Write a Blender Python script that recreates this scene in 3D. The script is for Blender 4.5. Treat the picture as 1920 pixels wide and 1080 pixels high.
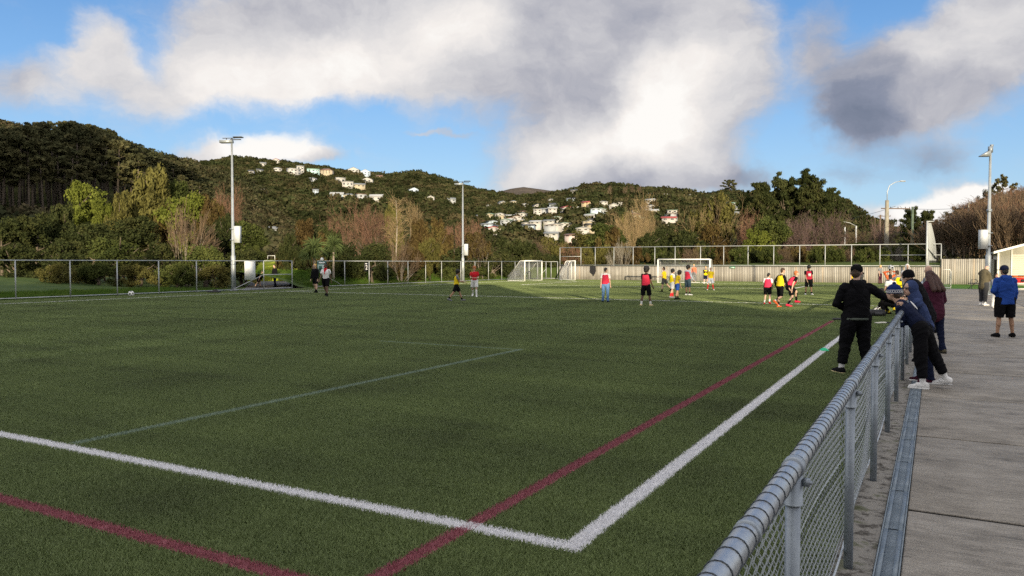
import bpy, bmesh, math, random
import numpy as np
from mathutils import Vector, Matrix, Euler, Quaternion
R = math.radians
for o in list(bpy.data.objects): bpy.data.objects.remove(o)
sc = bpy.context.scene
col = sc.collection
rng = np.random.default_rng(7)
random.seed(7)

# ------------------------------------------------------------------ camera
CAM_H, YAW, PITCH, FPX = 1.8, R(28.95), math.atan(48/1437), 1437.0
cam_d = bpy.data.cameras.new('camera')
cam_d.sensor_width = 36.0
cam_d.lens = 36.0*FPX/1920
cam_d.clip_start = 0.05
cam_d.clip_end = 9000
cam = bpy.data.objects.new('camera', cam_d)
col.objects.link(cam)
cam.location = (0, 0, CAM_H)
cam.rotation_euler = (R(90)-PITCH, 0, YAW)
sc.camera = cam
FW = np.array([-math.sin(YAW)*math.cos(PITCH), math.cos(YAW)*math.cos(PITCH), -math.sin(PITCH)])
RT = np.array([math.cos(YAW), math.sin(YAW), 0.0])
UP = np.cross(RT, FW)
def ray(x, y):
    d = FW+RT*(x-960)/FPX+UP*(540-y)/FPX
    return d/np.linalg.norm(d)
def at(x, y, z=0.0):
    d = ray(x, y); t = (z-CAM_H)/d[2]
    return d[0]*t, d[1]*t, z
def atY(x, y, Y):
    d = ray(x, y); t = Y/d[1]
    return d[0]*t, Y, CAM_H+d[2]*t
def atX(x, y, X):
    d = ray(x, y); t = X/d[0]
    return X, d[1]*t, CAM_H+d[2]*t
def az_of(x, y=492):                      # compass angle, measured from +Y towards +X
    d = ray(x, y); return math.atan2(d[0], d[1])
def el_of(x, y):
    return math.asin(ray(x, y)[2])

# ------------------------------------------------------------------ sun, sky, exposure
SUN_EL = R(9.5)
SUN_TRAVEL = Vector((-0.60, 0.80, 0))     # where the light goes, on plan
sun_d = bpy.data.lights.new('sun', 'SUN')
sun_d.energy = 5.0
sun_d.angle = R(0.5)
sun_d.color = (1.0, 0.84, 0.58)
sun = bpy.data.objects.new('sun', sun_d)
col.objects.link(sun)
_tr = Vector((SUN_TRAVEL.x*math.cos(SUN_EL), SUN_TRAVEL.y*math.cos(SUN_EL), -math.sin(SUN_EL)))
sun.rotation_euler = _tr.to_track_quat('-Z', 'Y').to_euler()
sun.location = (40, -50, 60)
sc.view_settings.view_transform = 'Standard'
sc.view_settings.look = 'None'
sc.view_settings.exposure = 0.7
sc.view_settings.gamma = 1.0
sc.view_settings.use_curve_mapping = False
sc.cycles.max_bounces = 5
sc.cycles.diffuse_bounces = 2
sc.cycles.glossy_bounces = 3
sc.cycles.transparent_max_bounces = 8
sc.cycles.use_adaptive_sampling = True
sc.cycles.adaptive_threshold = 0.015
sc.cycles.use_denoising = False

world = bpy.data.worlds.new('World')
sc.world = world
world.use_nodes = True
world.cycles.sampling_method = 'MANUAL'
world.cycles.sample_map_resolution = 512

class NT:
    """small helper that adds and links shader nodes"""
    def __init__(s, tree):
        s.t = tree; s.n = tree.nodes; s.l = tree.links
        s.n.clear()
    def add(s, typ, ins=None, **kw):
        nd = s.n.new(typ)
        for k, v in kw.items(): setattr(nd, k, v)
        for k, v in (ins or {}).items(): s.put(nd, k, v)
        return nd
    def put(s, nd, k, v):
        sock = nd.inputs[k]
        if isinstance(v, bpy.types.NodeSocket): s.l.new(v, sock)
        elif isinstance(v, bpy.types.Node): s.l.new(v.outputs[0], sock)
        else: sock.default_value = v
    def m(s, op, a, b=None, c=None, clamp=False):
        nd = s.n.new('ShaderNodeMath'); nd.operation = op; nd.use_clamp = clamp
        s.put(nd, 0, a)
        if b is not None: s.put(nd, 1, b)
        if c is not None: s.put(nd, 2, c)
        return nd.outputs[0]
    def vm(s, op, a, b=None):
        nd = s.n.new('ShaderNodeVectorMath'); nd.operation = op
        s.put(nd, 0, a)
        if b is not None: s.put(nd, 1, b)
        return nd.outputs['Value'] if op in ('LENGTH', 'DOT_PRODUCT') else nd.outputs[0]
    def noise(s, vec, scale, detail=5, rough=0.55, lac=2.0, dist=0.0):
        nd = s.add('ShaderNodeTexNoise', {'Scale': scale, 'Detail': detail, 'Roughness': rough, 'Lacunarity': lac, 'Distortion': dist})
        if vec is not None: s.put(nd, 'Vector', vec)
        return nd
    def ramp(s, fac, stops, interp='LINEAR'):
        nd = s.n.new('ShaderNodeValToRGB'); nd.color_ramp.interpolation = interp
        el = nd.color_ramp.elements
        while len(el) < len(stops): el.new(0.5)
        for e, (p, c) in zip(el, stops):
            e.position = p
            e.color = (c[0], c[1], c[2], 1) if not isinstance(c, (int, float)) else (c, c, c, 1)
        s.put(nd, 0, fac)
        return nd.outputs[0]
    def smooth(s, v, lo, hi, a=0.0, b=1.0):
        nd = s.n.new('ShaderNodeMapRange'); nd.interpolation_type = 'SMOOTHSTEP'
        s.put(nd, 0, v); nd.inputs[1].default_value = lo; nd.inputs[2].default_value = hi
        nd.inputs[3].default_value = a; nd.inputs[4].default_value = b
        return nd.outputs[0]
    def mix(s, fac, a, b, typ='MIX'):
        nd = s.n.new('ShaderNodeMix'); nd.data_type = 'RGBA'; nd.blend_type = typ
        s.put(nd, 0, fac)
        for k, v in ((6, a), (7, b)):
            if isinstance(v, tuple): v = (v[0], v[1], v[2], 1)
            s.put(nd, k, v)
        return nd.outputs[2]
    def comb(s, x, y, z):
        nd = s.n.new('ShaderNodeCombineXYZ')
        for i, v in enumerate((x, y, z)): s.put(nd, i, v)
        return nd.outputs[0]
    def sep(s, v):
        nd = s.n.new('ShaderNodeSeparateXYZ'); s.put(nd, 0, v); return nd.outputs

SKY_STRENGTH = 0.15
def build_world():
    N = NT(world.node_tree)
    out = N.add('ShaderNodeOutputWorld')
    sky = N.add('ShaderNodeTexSky', sky_type='NISHITA')
    sky.sun_disc = False
    sky.sun_elevation = SUN_EL
    sx, sy = -SUN_TRAVEL.x, -SUN_TRAVEL.y        # towards the sun
    sky.sun_rotation = math.atan2(sx, sy)
    sky.altitude = 0
    sky.air_density = 1.0
    sky.dust_density = 0.15
    sky.ozone_density = 2.0
    gen = N.add('ShaderNodeTexCoord').outputs['Generated']
    X, Y, Z = N.sep(gen)
    az = N.m('ARCTAN2', X, Y)
    el = N.m('ARCSINE', Z)
    p0 = N.comb(az, el, 0.0)
    # ragged edges: bend the coordinates with noise before the cloud shapes are read
    w1 = N.noise(p0, 5.0, 6, 0.6)
    w = N.vm('MULTIPLY', N.vm('SUBTRACT', w1.outputs['Color'], (0.5, 0.5, 0.5)), (0.17, 0.11, 0.0))
    p = N.vm('ADD', p0, w)
    def blob(cx, cy, rx, ry, rot=0.0):
        a, e = az_of(cx, cy), el_of(cx, cy)
        k = math.cos(az_of(cx, cy)+YAW)**2
        mp = N.add('ShaderNodeMapping', vector_type='TEXTURE')
        mp.inputs['Location'].default_value = (a, e, 0)
        mp.inputs['Rotation'].default_value = (0, 0, R(rot))
        mp.inputs['Scale'].default_value = (rx/FPX*k, ry/FPX, 1)
        N.put(mp, 'Vector', p)
        ln = N.vm('LENGTH', mp.outputs[0])
        return N.smooth(ln, 1.45, 0.1)
    def total(lst):
        acc = None
        for b in lst:
            v = blob(*b[:5])
            v = N.m('MULTIPLY', v, b[5])
            acc = v if acc is None else N.m('ADD', acc, v)
        return acc
    dens = total([
        (310, 175, 100, 50, 30, .7), (450, 140, 190, 62, 12, .9), (680, 100, 260, 80, 10, 1), (900, 40, 380, 130, 0, 1.2),
        (600, 30, 240, 110, 0, 1.0), (400, 60, 110, 60, 10, .6), (1100, 120, 300, 160, 0, 1.1), (1180, 250, 230, 120, 10, 1), (1330, 120, 130, 160, 0, .5),
        (1350, 250, 130, 120, 0, .45), (980, 300, 170, 50, 0, .5), (1180, 330, 260, 40, 0, .9),
        (185, 75, 70, 60, 0, .9), (110, 140, 150, 55, 10, .75), (230, 130, 60, 60, 0, .5), (10, 150, 70, 40, 0, .5),
        (510, 280, 125, 38, 0, 1.2), (420, 290, 80, 22, 0, .9), (610, 302, 60, 20, 0, .8),
        (1530, 70, 55, 80, 0, .6), (1640, 150, 150, 75, 0, .9), (1720, 190, 190, 70, 0, .9), (1600, 245, 80, 50, 25, .8),
        (1830, 90, 170, 95, 0, 1.1), (1920, 30, 160, 90, 0, 1.0), (1730, 300, 110, 34, 0, .6), (1590, 335, 60, 20, 0, .35), (1440, 322, 90, 22, 0, .35),
        (1775, 384, 95, 38, 0, 1.4), (1840, 376, 70, 28, 0, 1.2), (1685, 398, 85, 24, 0, 1.1), (820, 238, 60, 5, -3, .5)])
    light = total([
        (540, 150, 260, 80, 12, .44), (760, 90, 200, 70, 10, .20), (900, 55, 90, 50, 0, .30), (1250, 150, 120, 60, 40, .15),
        (1270, 190, 120, 110, 30, .42), (1100, 280, 190, 60, 10, .36), (1000, 190, 170, 60, 0, -.10), (1180, 50, 240, 110, 0, -.09), (1130, 200, 60, 60, 30, -.08),
        (1250, 335, 260, 30, 0, -.12), (510, 275, 130, 38, 0, .75), (1770, 378, 120, 34, 0, .65), (1850, 372, 70, 26, 0, .55), (1690, 392, 70, 20, 0, .45),
        (1560, 130, 130, 150, 0, -.20), (1690, 205, 200, 60, 0, -.15), (1600, 250, 80, 60, 20, -.22), (1730, 300, 120, 40, 0, -.32), (1440, 325, 90, 30, 0, -.2),
        (1590, 335, 70, 30, 0, -.3), (1860, 70, 120, 60, 0, .12), (1720, 110, 60, 50, 0, .15), (190, 90, 150, 90, 0, .2), (380, 130, 80, 60, 0, .05)])
    f1 = N.noise(N.vm('MULTIPLY', p, (1, 1.5, 1)), 7.0, 9, 0.62)
    f2 = N.noise(N.vm('MULTIPLY', p, (1, 1.7, 1)), 16.0, 8, 0.6)
    fb = N.m('SUBTRACT', N.m('MULTIPLY_ADD', f1.outputs[0], 0.7, N.m('MULTIPLY', f2.outputs[0], 0.3)), 0.5)
    # the rest of the sky, outside the frame: broken cloud, made brighter to lift the light in the shade
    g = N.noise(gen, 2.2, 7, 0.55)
    off_frame = N.smooth(N.vm('LENGTH', N.vm('MULTIPLY', N.vm('SUBTRACT', p0, (-YAW, 0.15, 0)), (1.2, 1.7, 0))), 0.8, 1.3)
    other = N.m('MULTIPLY', N.smooth(g.outputs[0], 0.30, 0.52), off_frame)
    d = N.m('ADD', N.m('ADD', dens, other), N.m('MULTIPLY', fb, 2.0))
    cover = N.smooth(d, 0.02, 1.02)
    lt = N.m('ADD', N.m('MULTIPLY_ADD', off_frame, 0.30, N.m('MULTIPLY_ADD', light, 0.85, 0.56)), N.m('MULTIPLY', fb, 0.9))
    ccol = N.ramp(lt, [(0.0, (.13, .165, .24)), (0.25, (.25, .28, .37)), (0.46, (.46, .465, .52)), (0.66, (.68, .67, .685)), (0.88, (.90, .86, .83)), (1.0, (.99, .965, .93))])
    # clear sky between: Nishita, with the strength applied at the background
    clear = N.ramp(N.m('MULTIPLY', el, 0.6366), [(0.0, (.42, .62, .88)), (0.06, (.33, .57, .90)), (0.13, (.20, .45, .88)), (0.22, (.085, .275, .68)), (0.5, (.06, .20, .52)), (1.0, (.035, .13, .40))])
    cl = N.vm('SCALE', clear)
    cl.node.inputs['Scale'].default_value = CLEAR_GAIN/SKY_STRENGTH
    skyc = N.mix(0.2, cl, sky.outputs[0])
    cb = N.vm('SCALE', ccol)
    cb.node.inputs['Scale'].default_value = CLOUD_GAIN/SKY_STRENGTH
    cb = N.vm('SCALE', cb); N.put(cb.node, 'Scale', N.m('MULTIPLY_ADD', off_frame, 0.45, 1.0))
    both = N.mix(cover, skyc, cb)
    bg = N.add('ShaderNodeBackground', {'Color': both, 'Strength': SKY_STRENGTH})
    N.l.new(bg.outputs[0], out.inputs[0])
CLEAR_GAIN = 0.55
CLOUD_GAIN = 0.62
build_world()

# ------------------------------------------------------------------ helpers
def link(o, parent=None):
    col.objects.link(o)
    if parent is not None: o.parent = parent
    return o
def tag(o, label=None, cat=None, group=None, kind=None):
    if label: o['label'] = label
    if cat: o['category'] = cat
    if group: o['group'] = group
    if kind: o['kind'] = kind
    return o
def thing(name, label, cat, loc=(0, 0, 0), rotz=0.0, group=None):
    o = bpy.data.objects.new(name, None)
    o.empty_display_size = 0.3
    link(o)
    o.location = loc; o.rotation_euler = (0, 0, rotz)
    return tag(o, label, cat, group)
KIDS = {}
def adopt(o, parent):
    if parent is not None:
        o.parent = parent
        KIDS.setdefault(parent.name, []).append(o)
    return o
def inst(name, mesh, parent=None, loc=(0, 0, 0), rot=(0, 0, 0), scale=(1, 1, 1), kind=None):
    o = bpy.data.objects.new(name, mesh)
    col.objects.link(o)
    adopt(o, parent)
    o.location = loc; o.rotation_euler = rot; o.scale = scale
    if kind: o['kind'] = kind
    return o
def copy_tree(root, loc=None, rotz=None, scale=None, label=None, group=None):
    def rec(o, par):
        c = o.copy(); col.objects.link(c)
        if par is not None: adopt(c, par)
        for ch in KIDS.get(o.name, []): rec(ch, c)
        return c
    r = rec(root, None)
    if loc is not None: r.location = loc
    if rotz is not None: r.rotation_euler = (0, 0, rotz)
    if scale is not None: r.scale = scale if not isinstance(scale, (int, float)) else (scale,)*3
    if label: r['label'] = label
    if group: r['group'] = group
    return r

class MB:
    """collects vertices and faces, then links them as one mesh"""
    def __init__(s): s.v = []; s.f = []; s.mi = []; s.n = 0
    def add(s, v, f, mi=0):
        v = np.asarray(v, float); f = np.asarray(f, int)
        s.v.append(v); s.f.append(f+s.n); s.mi.append(np.full(len(f), mi)); s.n += len(v)
    def box(s, lo, hi, mi=0, M=None):
        x0, y0, z0 = lo; x1, y1, z1 = hi
        v = np.array([(x0, y0, z0), (x1, y0, z0), (x1, y1, z0), (x0, y1, z0), (x0, y0, z1), (x1, y0, z1), (x1, y1, z1), (x0, y1, z1)], float)
        if M is not None: v = v@np.array(M[0]).T+np.array(M[1])
        s.add(v, [(0, 3, 2, 1), (4, 5, 6, 7), (0, 1, 5, 4), (1, 2, 6, 5), (2, 3, 7, 6), (3, 0, 4, 7)], mi)
    def tube(s, pts, rad, sides=8, mi=0, caps=True):
        pts = np.asarray(pts, float); n = len(pts)
        rad = np.full(n, rad) if np.isscalar(rad) else np.asarray(rad, float)
        d = np.gradient(pts, axis=0) if n > 2 else np.repeat((pts[1]-pts[0])[None], n, 0)
        d /= np.linalg.norm(d, axis=1)[:, None]+1e-9
        ref = np.array([0, 0, 1.0]) if abs(d[0][2]) < 0.9 else np.array([1.0, 0, 0])
        a = np.cross(d, ref); a /= np.linalg.norm(a, axis=1)[:, None]+1e-9
        b = np.cross(d, a)
        th = np.linspace(0, 2*math.pi, sides, endpoint=False)
        ring = (a[:, None]*np.cos(th)[None, :, None]+b[:, None]*np.sin(th)[None, :, None])*rad[:, None, None]+pts[:, None]
        v = ring.reshape(-1, 3)
        i = np.arange(n-1)[:, None]*sides; j = np.arange(sides)[None]
        k = (j+1) % sides
        f = np.stack([i+j, i+sides+j, i+sides+k, i+k], -1).reshape(-1, 4)
        s.add(v, f, mi)
        if caps:
            base = s.n-len(v)
            s.f.append(np.array([list(range(base, base+sides))])); s.mi.append(np.array([mi]))
            s.f.append(np.array([list(range(base+(n-1)*sides, base+n*sides))[::-1]])); s.mi.append(np.array([mi]))
    def mesh(s, name, mats, smooth=False):
        me = bpy.data.meshes.new(name)
        v = np.concatenate(s.v) if s.v else np.zeros((0, 3))
        lens = np.concatenate([np.full(len(f), f.shape[1]) for f in s.f])
        idx = np.concatenate([f.ravel() for f in s.f])
        me.vertices.add(len(v)); me.vertices.foreach_set('co', v.ravel())
        me.loops.add(len(idx)); me.loops.foreach_set('vertex_index', idx)
        me.polygons.add(len(lens))
        me.polygons.foreach_set('loop_start', np.concatenate([[0], np.cumsum(lens)[:-1]]))
        me.polygons.foreach_set('material_index', np.concatenate(s.mi))
        if smooth: me.polygons.foreach_set('use_smooth', np.ones(len(lens), bool))
        for m in (mats if isinstance(mats, (list, tuple)) else [mats]): me.materials.append(m)
        me.update(calc_edges=True)
        return me
    def build(s, name, mats, parent=None, smooth=False, loc=(0, 0, 0), rot=(0, 0, 0), kind=None):
        return inst(name, s.mesh(name, mats, smooth), parent, loc, rot, kind=kind)
def rotz_m(a):
    c, s = math.cos(a), math.sin(a); return np.array([[c, -s, 0], [s, c, 0], [0, 0, 1.0]])

# value noise on numpy arrays
_perm = rng.random((256, 256))
def vnoise(x, y):
    xi = np.floor(x).astype(int); yi = np.floor(y).astype(int)
    fx = x-xi; fy = y-yi; fx = fx*fx*(3-2*fx); fy = fy*fy*(3-2*fy)
    g = lambda a, b: _perm[a % 256, b % 256]
    return (g(xi, yi)*(1-fx)+g(xi+1, yi)*fx)*(1-fy)+(g(xi, yi+1)*(1-fx)+g(xi+1, yi+1)*fx)*fy
def fbm(x, y, o=4):
    s = 0; a = 0.5; t = 0
    for k in range(o): s = s+a*vnoise(x*2**k+17*k, y*2**k+9*k); t += a; a *= 0.5
    return s/t

# ------------------------------------------------------------------ materials
def new_mat(name):
    m = bpy.data.materials.new(name); m.use_nodes = True
    return m, NT(m.node_tree)
def finish(N, bsdf):
    out = N.add('ShaderNodeOutputMaterial'); N.l.new(bsdf.outputs[0], out.inputs[0])
def mat(name, c, rough=0.7, c2=None, scale=6.0, metal=0.0, bump=0.0, bscale=None, spec=0.4, obj_var=0.0, stretch=(1, 1, 1), detail=5, lo=0.35, hi=0.65):
    m, N = new_mat(name)
    b = N.add('ShaderNodeBsdfPrincipled', {'Roughness': rough, 'Metallic': metal, 'Specular IOR Level': spec})
    co = N.add('ShaderNodeTexCoord').outputs['Object']
    if stretch != (1, 1, 1): co = N.vm('MULTIPLY', co, stretch)
    base = (c[0], c[1], c[2])
    colr = None
    if c2 is not None:
        n = N.noise(co, scale, detail, 0.6)
        colr = N.mix(N.smooth(n.outputs[0], lo, hi), base, c2)
    if obj_var:
        r = N.add('ShaderNodeObjectInfo').outputs['Random']
        v = N.m('MULTIPLY_ADD', r, 2*obj_var, 1-obj_var)
        sc_ = N.vm('SCALE', colr if colr is not None else (base[0], base[1], base[2]))
        N.put(sc_.node, 'Scale', v); colr = sc_
    if colr is None: b.inputs['Base Color'].default_value = (*base, 1)
    else: N.put(b, 'Base Color', colr)
    if bump:
        n2 = N.noise(co, bscale or scale*4, 4, 0.6)
        bp = N.add('ShaderNodeBump', {'Strength': bump, 'Distance': 0.02, 'Height': n2.outputs[0]})
        N.put(b, 'Normal', bp)
    finish(N, b)
    return m
def leaf_mat(name, a, b_, c=None, scale=0.35, trans=0.25, sat=0.12):
    """foliage: colour drifts between a and b through the crown; object random shifts it a little"""
    m, N = new_mat(name)
    co = N.add('ShaderNodeNewGeometry').outputs['Position']
    n = N.noise(co, scale, 3, 0.6); n2 = N.noise(co, scale*7, 3, 0.6)
    t = N.m('MULTIPLY_ADD', n2.outputs[0], 0.6, N.m('MULTIPLY', n.outputs[0], 0.7))
    colr = N.ramp(t, [(0.40, a), (0.62, b_)] + ([(0.80, c)] if c else []))
    r = N.add('ShaderNodeObjectInfo').outputs['Random']
    s = N.vm('SCALE', colr); N.put(s.node, 'Scale', N.m('MULTIPLY_ADD', r, 2*sat, 1-sat))
    d = N.add('ShaderNodeBsdfDiffuse', {'Color': s})
    tr = N.add('ShaderNodeBsdfTranslucent', {'Color': s})
    mx = N.add('ShaderNodeMixShader', {0: trans, 1: d, 2: tr})
    finish(N, mx)
    return m
M = {}
M['galv'] = mat('galvanised_steel', (.40, .43, .46), .38, (.30, .33, .37), 9, .75, .05, 60, .5)
M['galv_dull'] = mat('dull_galvanised_steel', (.30, .34, .38), .5, (.22, .25, .29), 5, .6, .05, 40)
M['galv_far'] = mat('weathered_galvanised_pipe', (.42, .44, .45), .5, (.34, .36, .37), 3, .35)
M['wire'] = mat('galvanised_wire', (.42, .46, .50), .5, None, metal=.3)
M['wire_dark'] = mat('black_coated_wire', (.035, .04, .045), .6)
M['wire_tie'] = mat('dark_tie_wire', (.06, .07, .08), .5, None, metal=.5)
M['white_paint'] = mat('white_powder_coat', (.78, .78, .76), .35, (.68, .68, .66), 3)
M['white_net'] = mat('white_netting', (.46, .48, .50), .8)
M['white_board'] = mat('white_sign_board', (.66, .68, .70), .5, (.58, .60, .63), 2)
M['pole_gray'] = mat('galvanised_mast', (.38, .41, .43), .45, (.30, .33, .35), 2, .5)
M['dark_metal'] = mat('dark_metal', (.05, .055, .06), .5)
M['box_grey'] = mat('pale_grey_cabinet', (.50, .53, .56), .5, (.44, .47, .50), 2)
M['trunk'] = mat('tree_bark', (.075, .058, .042), .9, (.13, .105, .08), 3, bump=.5, obj_var=.2)
M['trunk_pale'] = mat('pale_bark', (.26, .225, .185), .9, (.16, .135, .11), 3, bump=.4, obj_var=.2)
M['twig_red'] = mat('russet_twigs', (.20, .105, .065), .9, (.13, .075, .05), 1.5, obj_var=.2)
M['twig_brown'] = mat('brown_twigs', (.145, .098, .060), .9, (.09, .065, .042), 1.5, obj_var=.25)
M['twig_tan'] = mat('tan_twigs', (.28, .20, .10), .9, (.19, .14, .075), 1.5, obj_var=.15)
M['twig_purple'] = mat('purplish_twigs', (.15, .095, .085), .9, (.10, .07, .065), 1.5, obj_var=.15)
M['twig_pale'] = mat('pale_bare_twigs', (.26, .235, .19), .9, (.18, .16, .13), 1.5, obj_var=.15)
M['leaf_dark'] = leaf_mat('dark_evergreen_leaves', (.018, .023, .010), (.038, .047, .018), (.070, .074, .028))
M['leaf_mid'] = leaf_mat('mid_green_leaves', (.026, .036, .013), (.054, .068, .021), (.092, .105, .032))
M['leaf_light'] = leaf_mat('yellow_green_leaves', (.055, .070, .016), (.105, .125, .024), (.16, .18, .04))
M['leaf_olive'] = leaf_mat('olive_leaves', (.060, .055, .022), (.105, .10, .032), (.15, .14, .045))
M['leaf_brown'] = leaf_mat('brown_green_leaves', (.050, .034, .016), (.088, .062, .026), (.12, .10, .035))
M['leaf_spike'] = leaf_mat('strap_leaves', (.040, .060, .020), (.09, .12, .045), None, 1.0)
M['pine'] = leaf_mat('pine_needles', (.034, .040, .022), (.070, .072, .035), (.115, .105, .050), .15)
M['hillbush'] = leaf_mat('hill_bush_leaves', (.020, .025, .014), (.040, .043, .021), (.070, .058, .034), .045, .1, .45)
M['hillbush2'] = leaf_mat('town_hill_bush_leaves', (.014, .019, .009), (.030, .036, .015), (.066, .056, .030), .045, .1, .45)
M['net_grey'] = mat('grey_ball_net', (.36, .38, .40), .8)
M['cone'] = mat('green_plastic', (.0, .42, .19), .5)

# ------------------------------------------------------------------ ground and hills
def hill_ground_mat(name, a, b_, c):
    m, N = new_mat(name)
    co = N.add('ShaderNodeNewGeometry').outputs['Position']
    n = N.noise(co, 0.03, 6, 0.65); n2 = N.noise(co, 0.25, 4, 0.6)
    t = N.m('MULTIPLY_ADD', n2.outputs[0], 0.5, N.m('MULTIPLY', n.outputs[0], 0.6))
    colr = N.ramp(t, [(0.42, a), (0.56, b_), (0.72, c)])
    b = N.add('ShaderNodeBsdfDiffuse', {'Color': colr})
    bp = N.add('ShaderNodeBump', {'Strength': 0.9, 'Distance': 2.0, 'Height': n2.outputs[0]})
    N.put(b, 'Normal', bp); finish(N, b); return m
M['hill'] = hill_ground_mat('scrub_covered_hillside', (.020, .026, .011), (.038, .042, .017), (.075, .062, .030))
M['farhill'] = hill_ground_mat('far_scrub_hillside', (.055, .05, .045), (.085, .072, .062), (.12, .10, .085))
m, N = new_mat('rough_ground')
co = N.add('ShaderNodeNewGeometry').outputs['Position']
n = N.noise(co, 0.15, 6, 0.6)
n2 = N.noise(co, 3.0, 5, 0.6)
b = N.add('ShaderNodeBsdfPrincipled', {'Roughness': .95, 'Specular IOR Level': .1, 'Base Color': N.mix(N.smooth(n2.outputs[0], .3, .7), N.ramp(n.outputs[0], [(.4, (.035, .060, .014)), (.6, (.06, .085, .02))]), (.045, .06, .02))})
finish(N, b); M['ground'] = m
M['lawn2'] = mat('shaded_verge_grass', (.035, .062, .016), .9, (.055, .082, .022), .6, detail=8, spec=.1)  # darker copy of the lawn, with the shade put into its colour
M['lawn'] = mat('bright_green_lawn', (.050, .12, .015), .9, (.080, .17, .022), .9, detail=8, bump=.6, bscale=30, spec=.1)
M['far_lawn'] = mat('sunlit_park_grass', (.20, .24, .022), .9, (.26, .28, .03), .1, spec=.1)  # brighter copy of the grass, with the sunlight put into its colour

gm = MB()
gs = 5000
gm.add([(-gs, -gs, -.06), (gs, -gs, -.06), (gs, gs, -.06), (-gs, gs, -.06)], [(0, 1, 2, 3)])
gm.build('ground', M['ground'], kind='structure')

class Hill:
    def __init__(s, pts, r0, Rr, drop=0.0, base=0.0, p=1.15, bump=0.08, bsc=60., pad=.35):
        pts = sorted(pts)
        s.az = np.array([az_of(x, 492) for x, y in pts]); s.el = np.array([el_of(x, y) for x, y in pts])
        s.r0, s.R, s.drop, s.base, s.p, s.bump, s.bsc, s.pad = r0, Rr, drop, base, p, bump, bsc, pad
    def z(s, az, r):
        el = np.interp(az, s.az, s.el)
        zr = CAM_H+s.R*np.tan(el)-s.drop
        t = np.clip((r-s.r0)/(s.R-s.r0), 0, 1)
        x = r*np.sin(az); y = r*np.cos(az)
        g = t**s.p
        n = fbm(x/s.bsc, y/s.bsc, 4)-0.5
        z = s.base+(zr-s.base)*g+n*2*s.bump*(zr-s.base)*np.clip(4*t*(1-t), 0, 1)
        z = np.where(r > s.R, zr-(r-s.R)*0.35, z)
        edge = np.clip((az-(s.az[0]-s.pad))/s.pad, 0, 1)*np.clip(((s.az[-1]+s.pad)-az)/s.pad, 0, 1)
        return s.base-0.5+(z-s.base)*edge*edge*(3-2*edge)
    def hit(s, px, py):
        """the point of this hill seen at a pixel"""
        d = ray(px, py); az = math.atan2(d[0], d[1]); h = math.hypot(d[0], d[1])
        r = np.linspace(s.r0, s.R*1.02, 900)
        zz = s.z(np.full_like(r, az), r); zl = CAM_H+r*d[2]/h
        k = np.argmax(zz >= zl)
        if not (zz >= zl).any(): k = len(r)-1
        return r[k]*math.sin(az), r[k]*math.cos(az), float(zz[k]), r[k]
    def mesh(s, name, material, naz=260, nr=70):
        az = np.linspace(s.az[0]-s.pad, s.az[-1]+s.pad, naz)
        r = np.concatenate([np.linspace(s.r0, s.R, nr), s.R*np.array([1.03, 1.08, 1.2])])
        A, Rr = np.meshgrid(az, r, indexing='ij')
        Z = s.z(A, Rr); Z[:, 0] = -1.0
        v = np.stack([Rr*np.sin(A), Rr*np.cos(A), Z], -1).reshape(-1, 3)
        n2 = len(r)
        i = np.arange(naz-1)[:, None]*n2; j = np.arange(n2-1)[None]
        f = np.stack([i+j, i+n2+j, i+n2+j+1, i+j+1], -1).reshape(-1, 4)
        mb = MB(); mb.add(v, f[:, ::-1])
        return mb.build(name, material, smooth=True, kind='structure')

H_PINE = Hill([(-500, 300), (0, 303), (150, 300), (220, 306), (300, 326), (350, 338), (400, 352), (480, 388), (560, 425), (640, 470)], 110, 390, base=1.5, p=1.6, bump=.05)
H_BUSH = Hill([(-500, 260), (-100, 225), (0, 230), (40, 240), (100, 255), (165, 236), (210, 253), (255, 275), (300, 293), (345, 304), (400, 322), (480, 350), (560, 388), (640, 425), (700, 455)], 250, 560, drop=2.5, p=1.1, bump=.09)
H_TOWN = Hill([(200, 330), (300, 312), (345, 304), (400, 304), (440, 298), (480, 296), (520, 301), (560, 306), (620, 316), (680, 323), (740, 329), (770, 323), (800, 327), (850, 341), (900, 356), (935, 361), (960, 365), (1050, 385), (1150, 410)], 240, 900, drop=2.5, p=1.12, bump=.07, bsc=110)
H_FAR = Hill([(700, 400), (860, 372), (930, 361), (955, 354), (980, 350), (1010, 354), (1045, 359), (1090, 364), (1200, 375)], 1200, 2000, p=1.0, bump=.05, bsc=200)
H_VILL = Hill([(700, 440), (820, 420), (900, 388), (960, 373), (1040, 363), (1075, 355), (1100, 348), (1150, 347), (1200, 352), (1250, 355), (1300, 360), (1330, 362), (1360, 357), (1400, 360), (1500, 358), (1560, 366), (1585, 378), (1612, 403), (1640, 415), (1720, 418), (1800, 415), (2000, 415)], 170, 620, drop=2.5, p=1.05, bump=.06, bsc=80)
H_RIGHT = Hill([(1690, 455), (1740, 430), (1770, 412), (1800, 398), (1850, 382), (1880, 375), (1920, 365), (2000, 345), (2200, 330), (2500, 330)], 84, 150, drop=1.0, base=1.2, p=1.0, bump=.04, bsc=30, pad=.12)
H_PINE.mesh('hill', M['hill'])
H_BUSH.mesh('hill', M['hill'])
H_TOWN.mesh('hill', M['hill'], 320, 80)
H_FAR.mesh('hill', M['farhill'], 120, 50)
H_VILL.mesh('hill', M['hill'], 340, 80)
H_RIGHT.mesh('hill', M['hill'], 120, 40)

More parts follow.
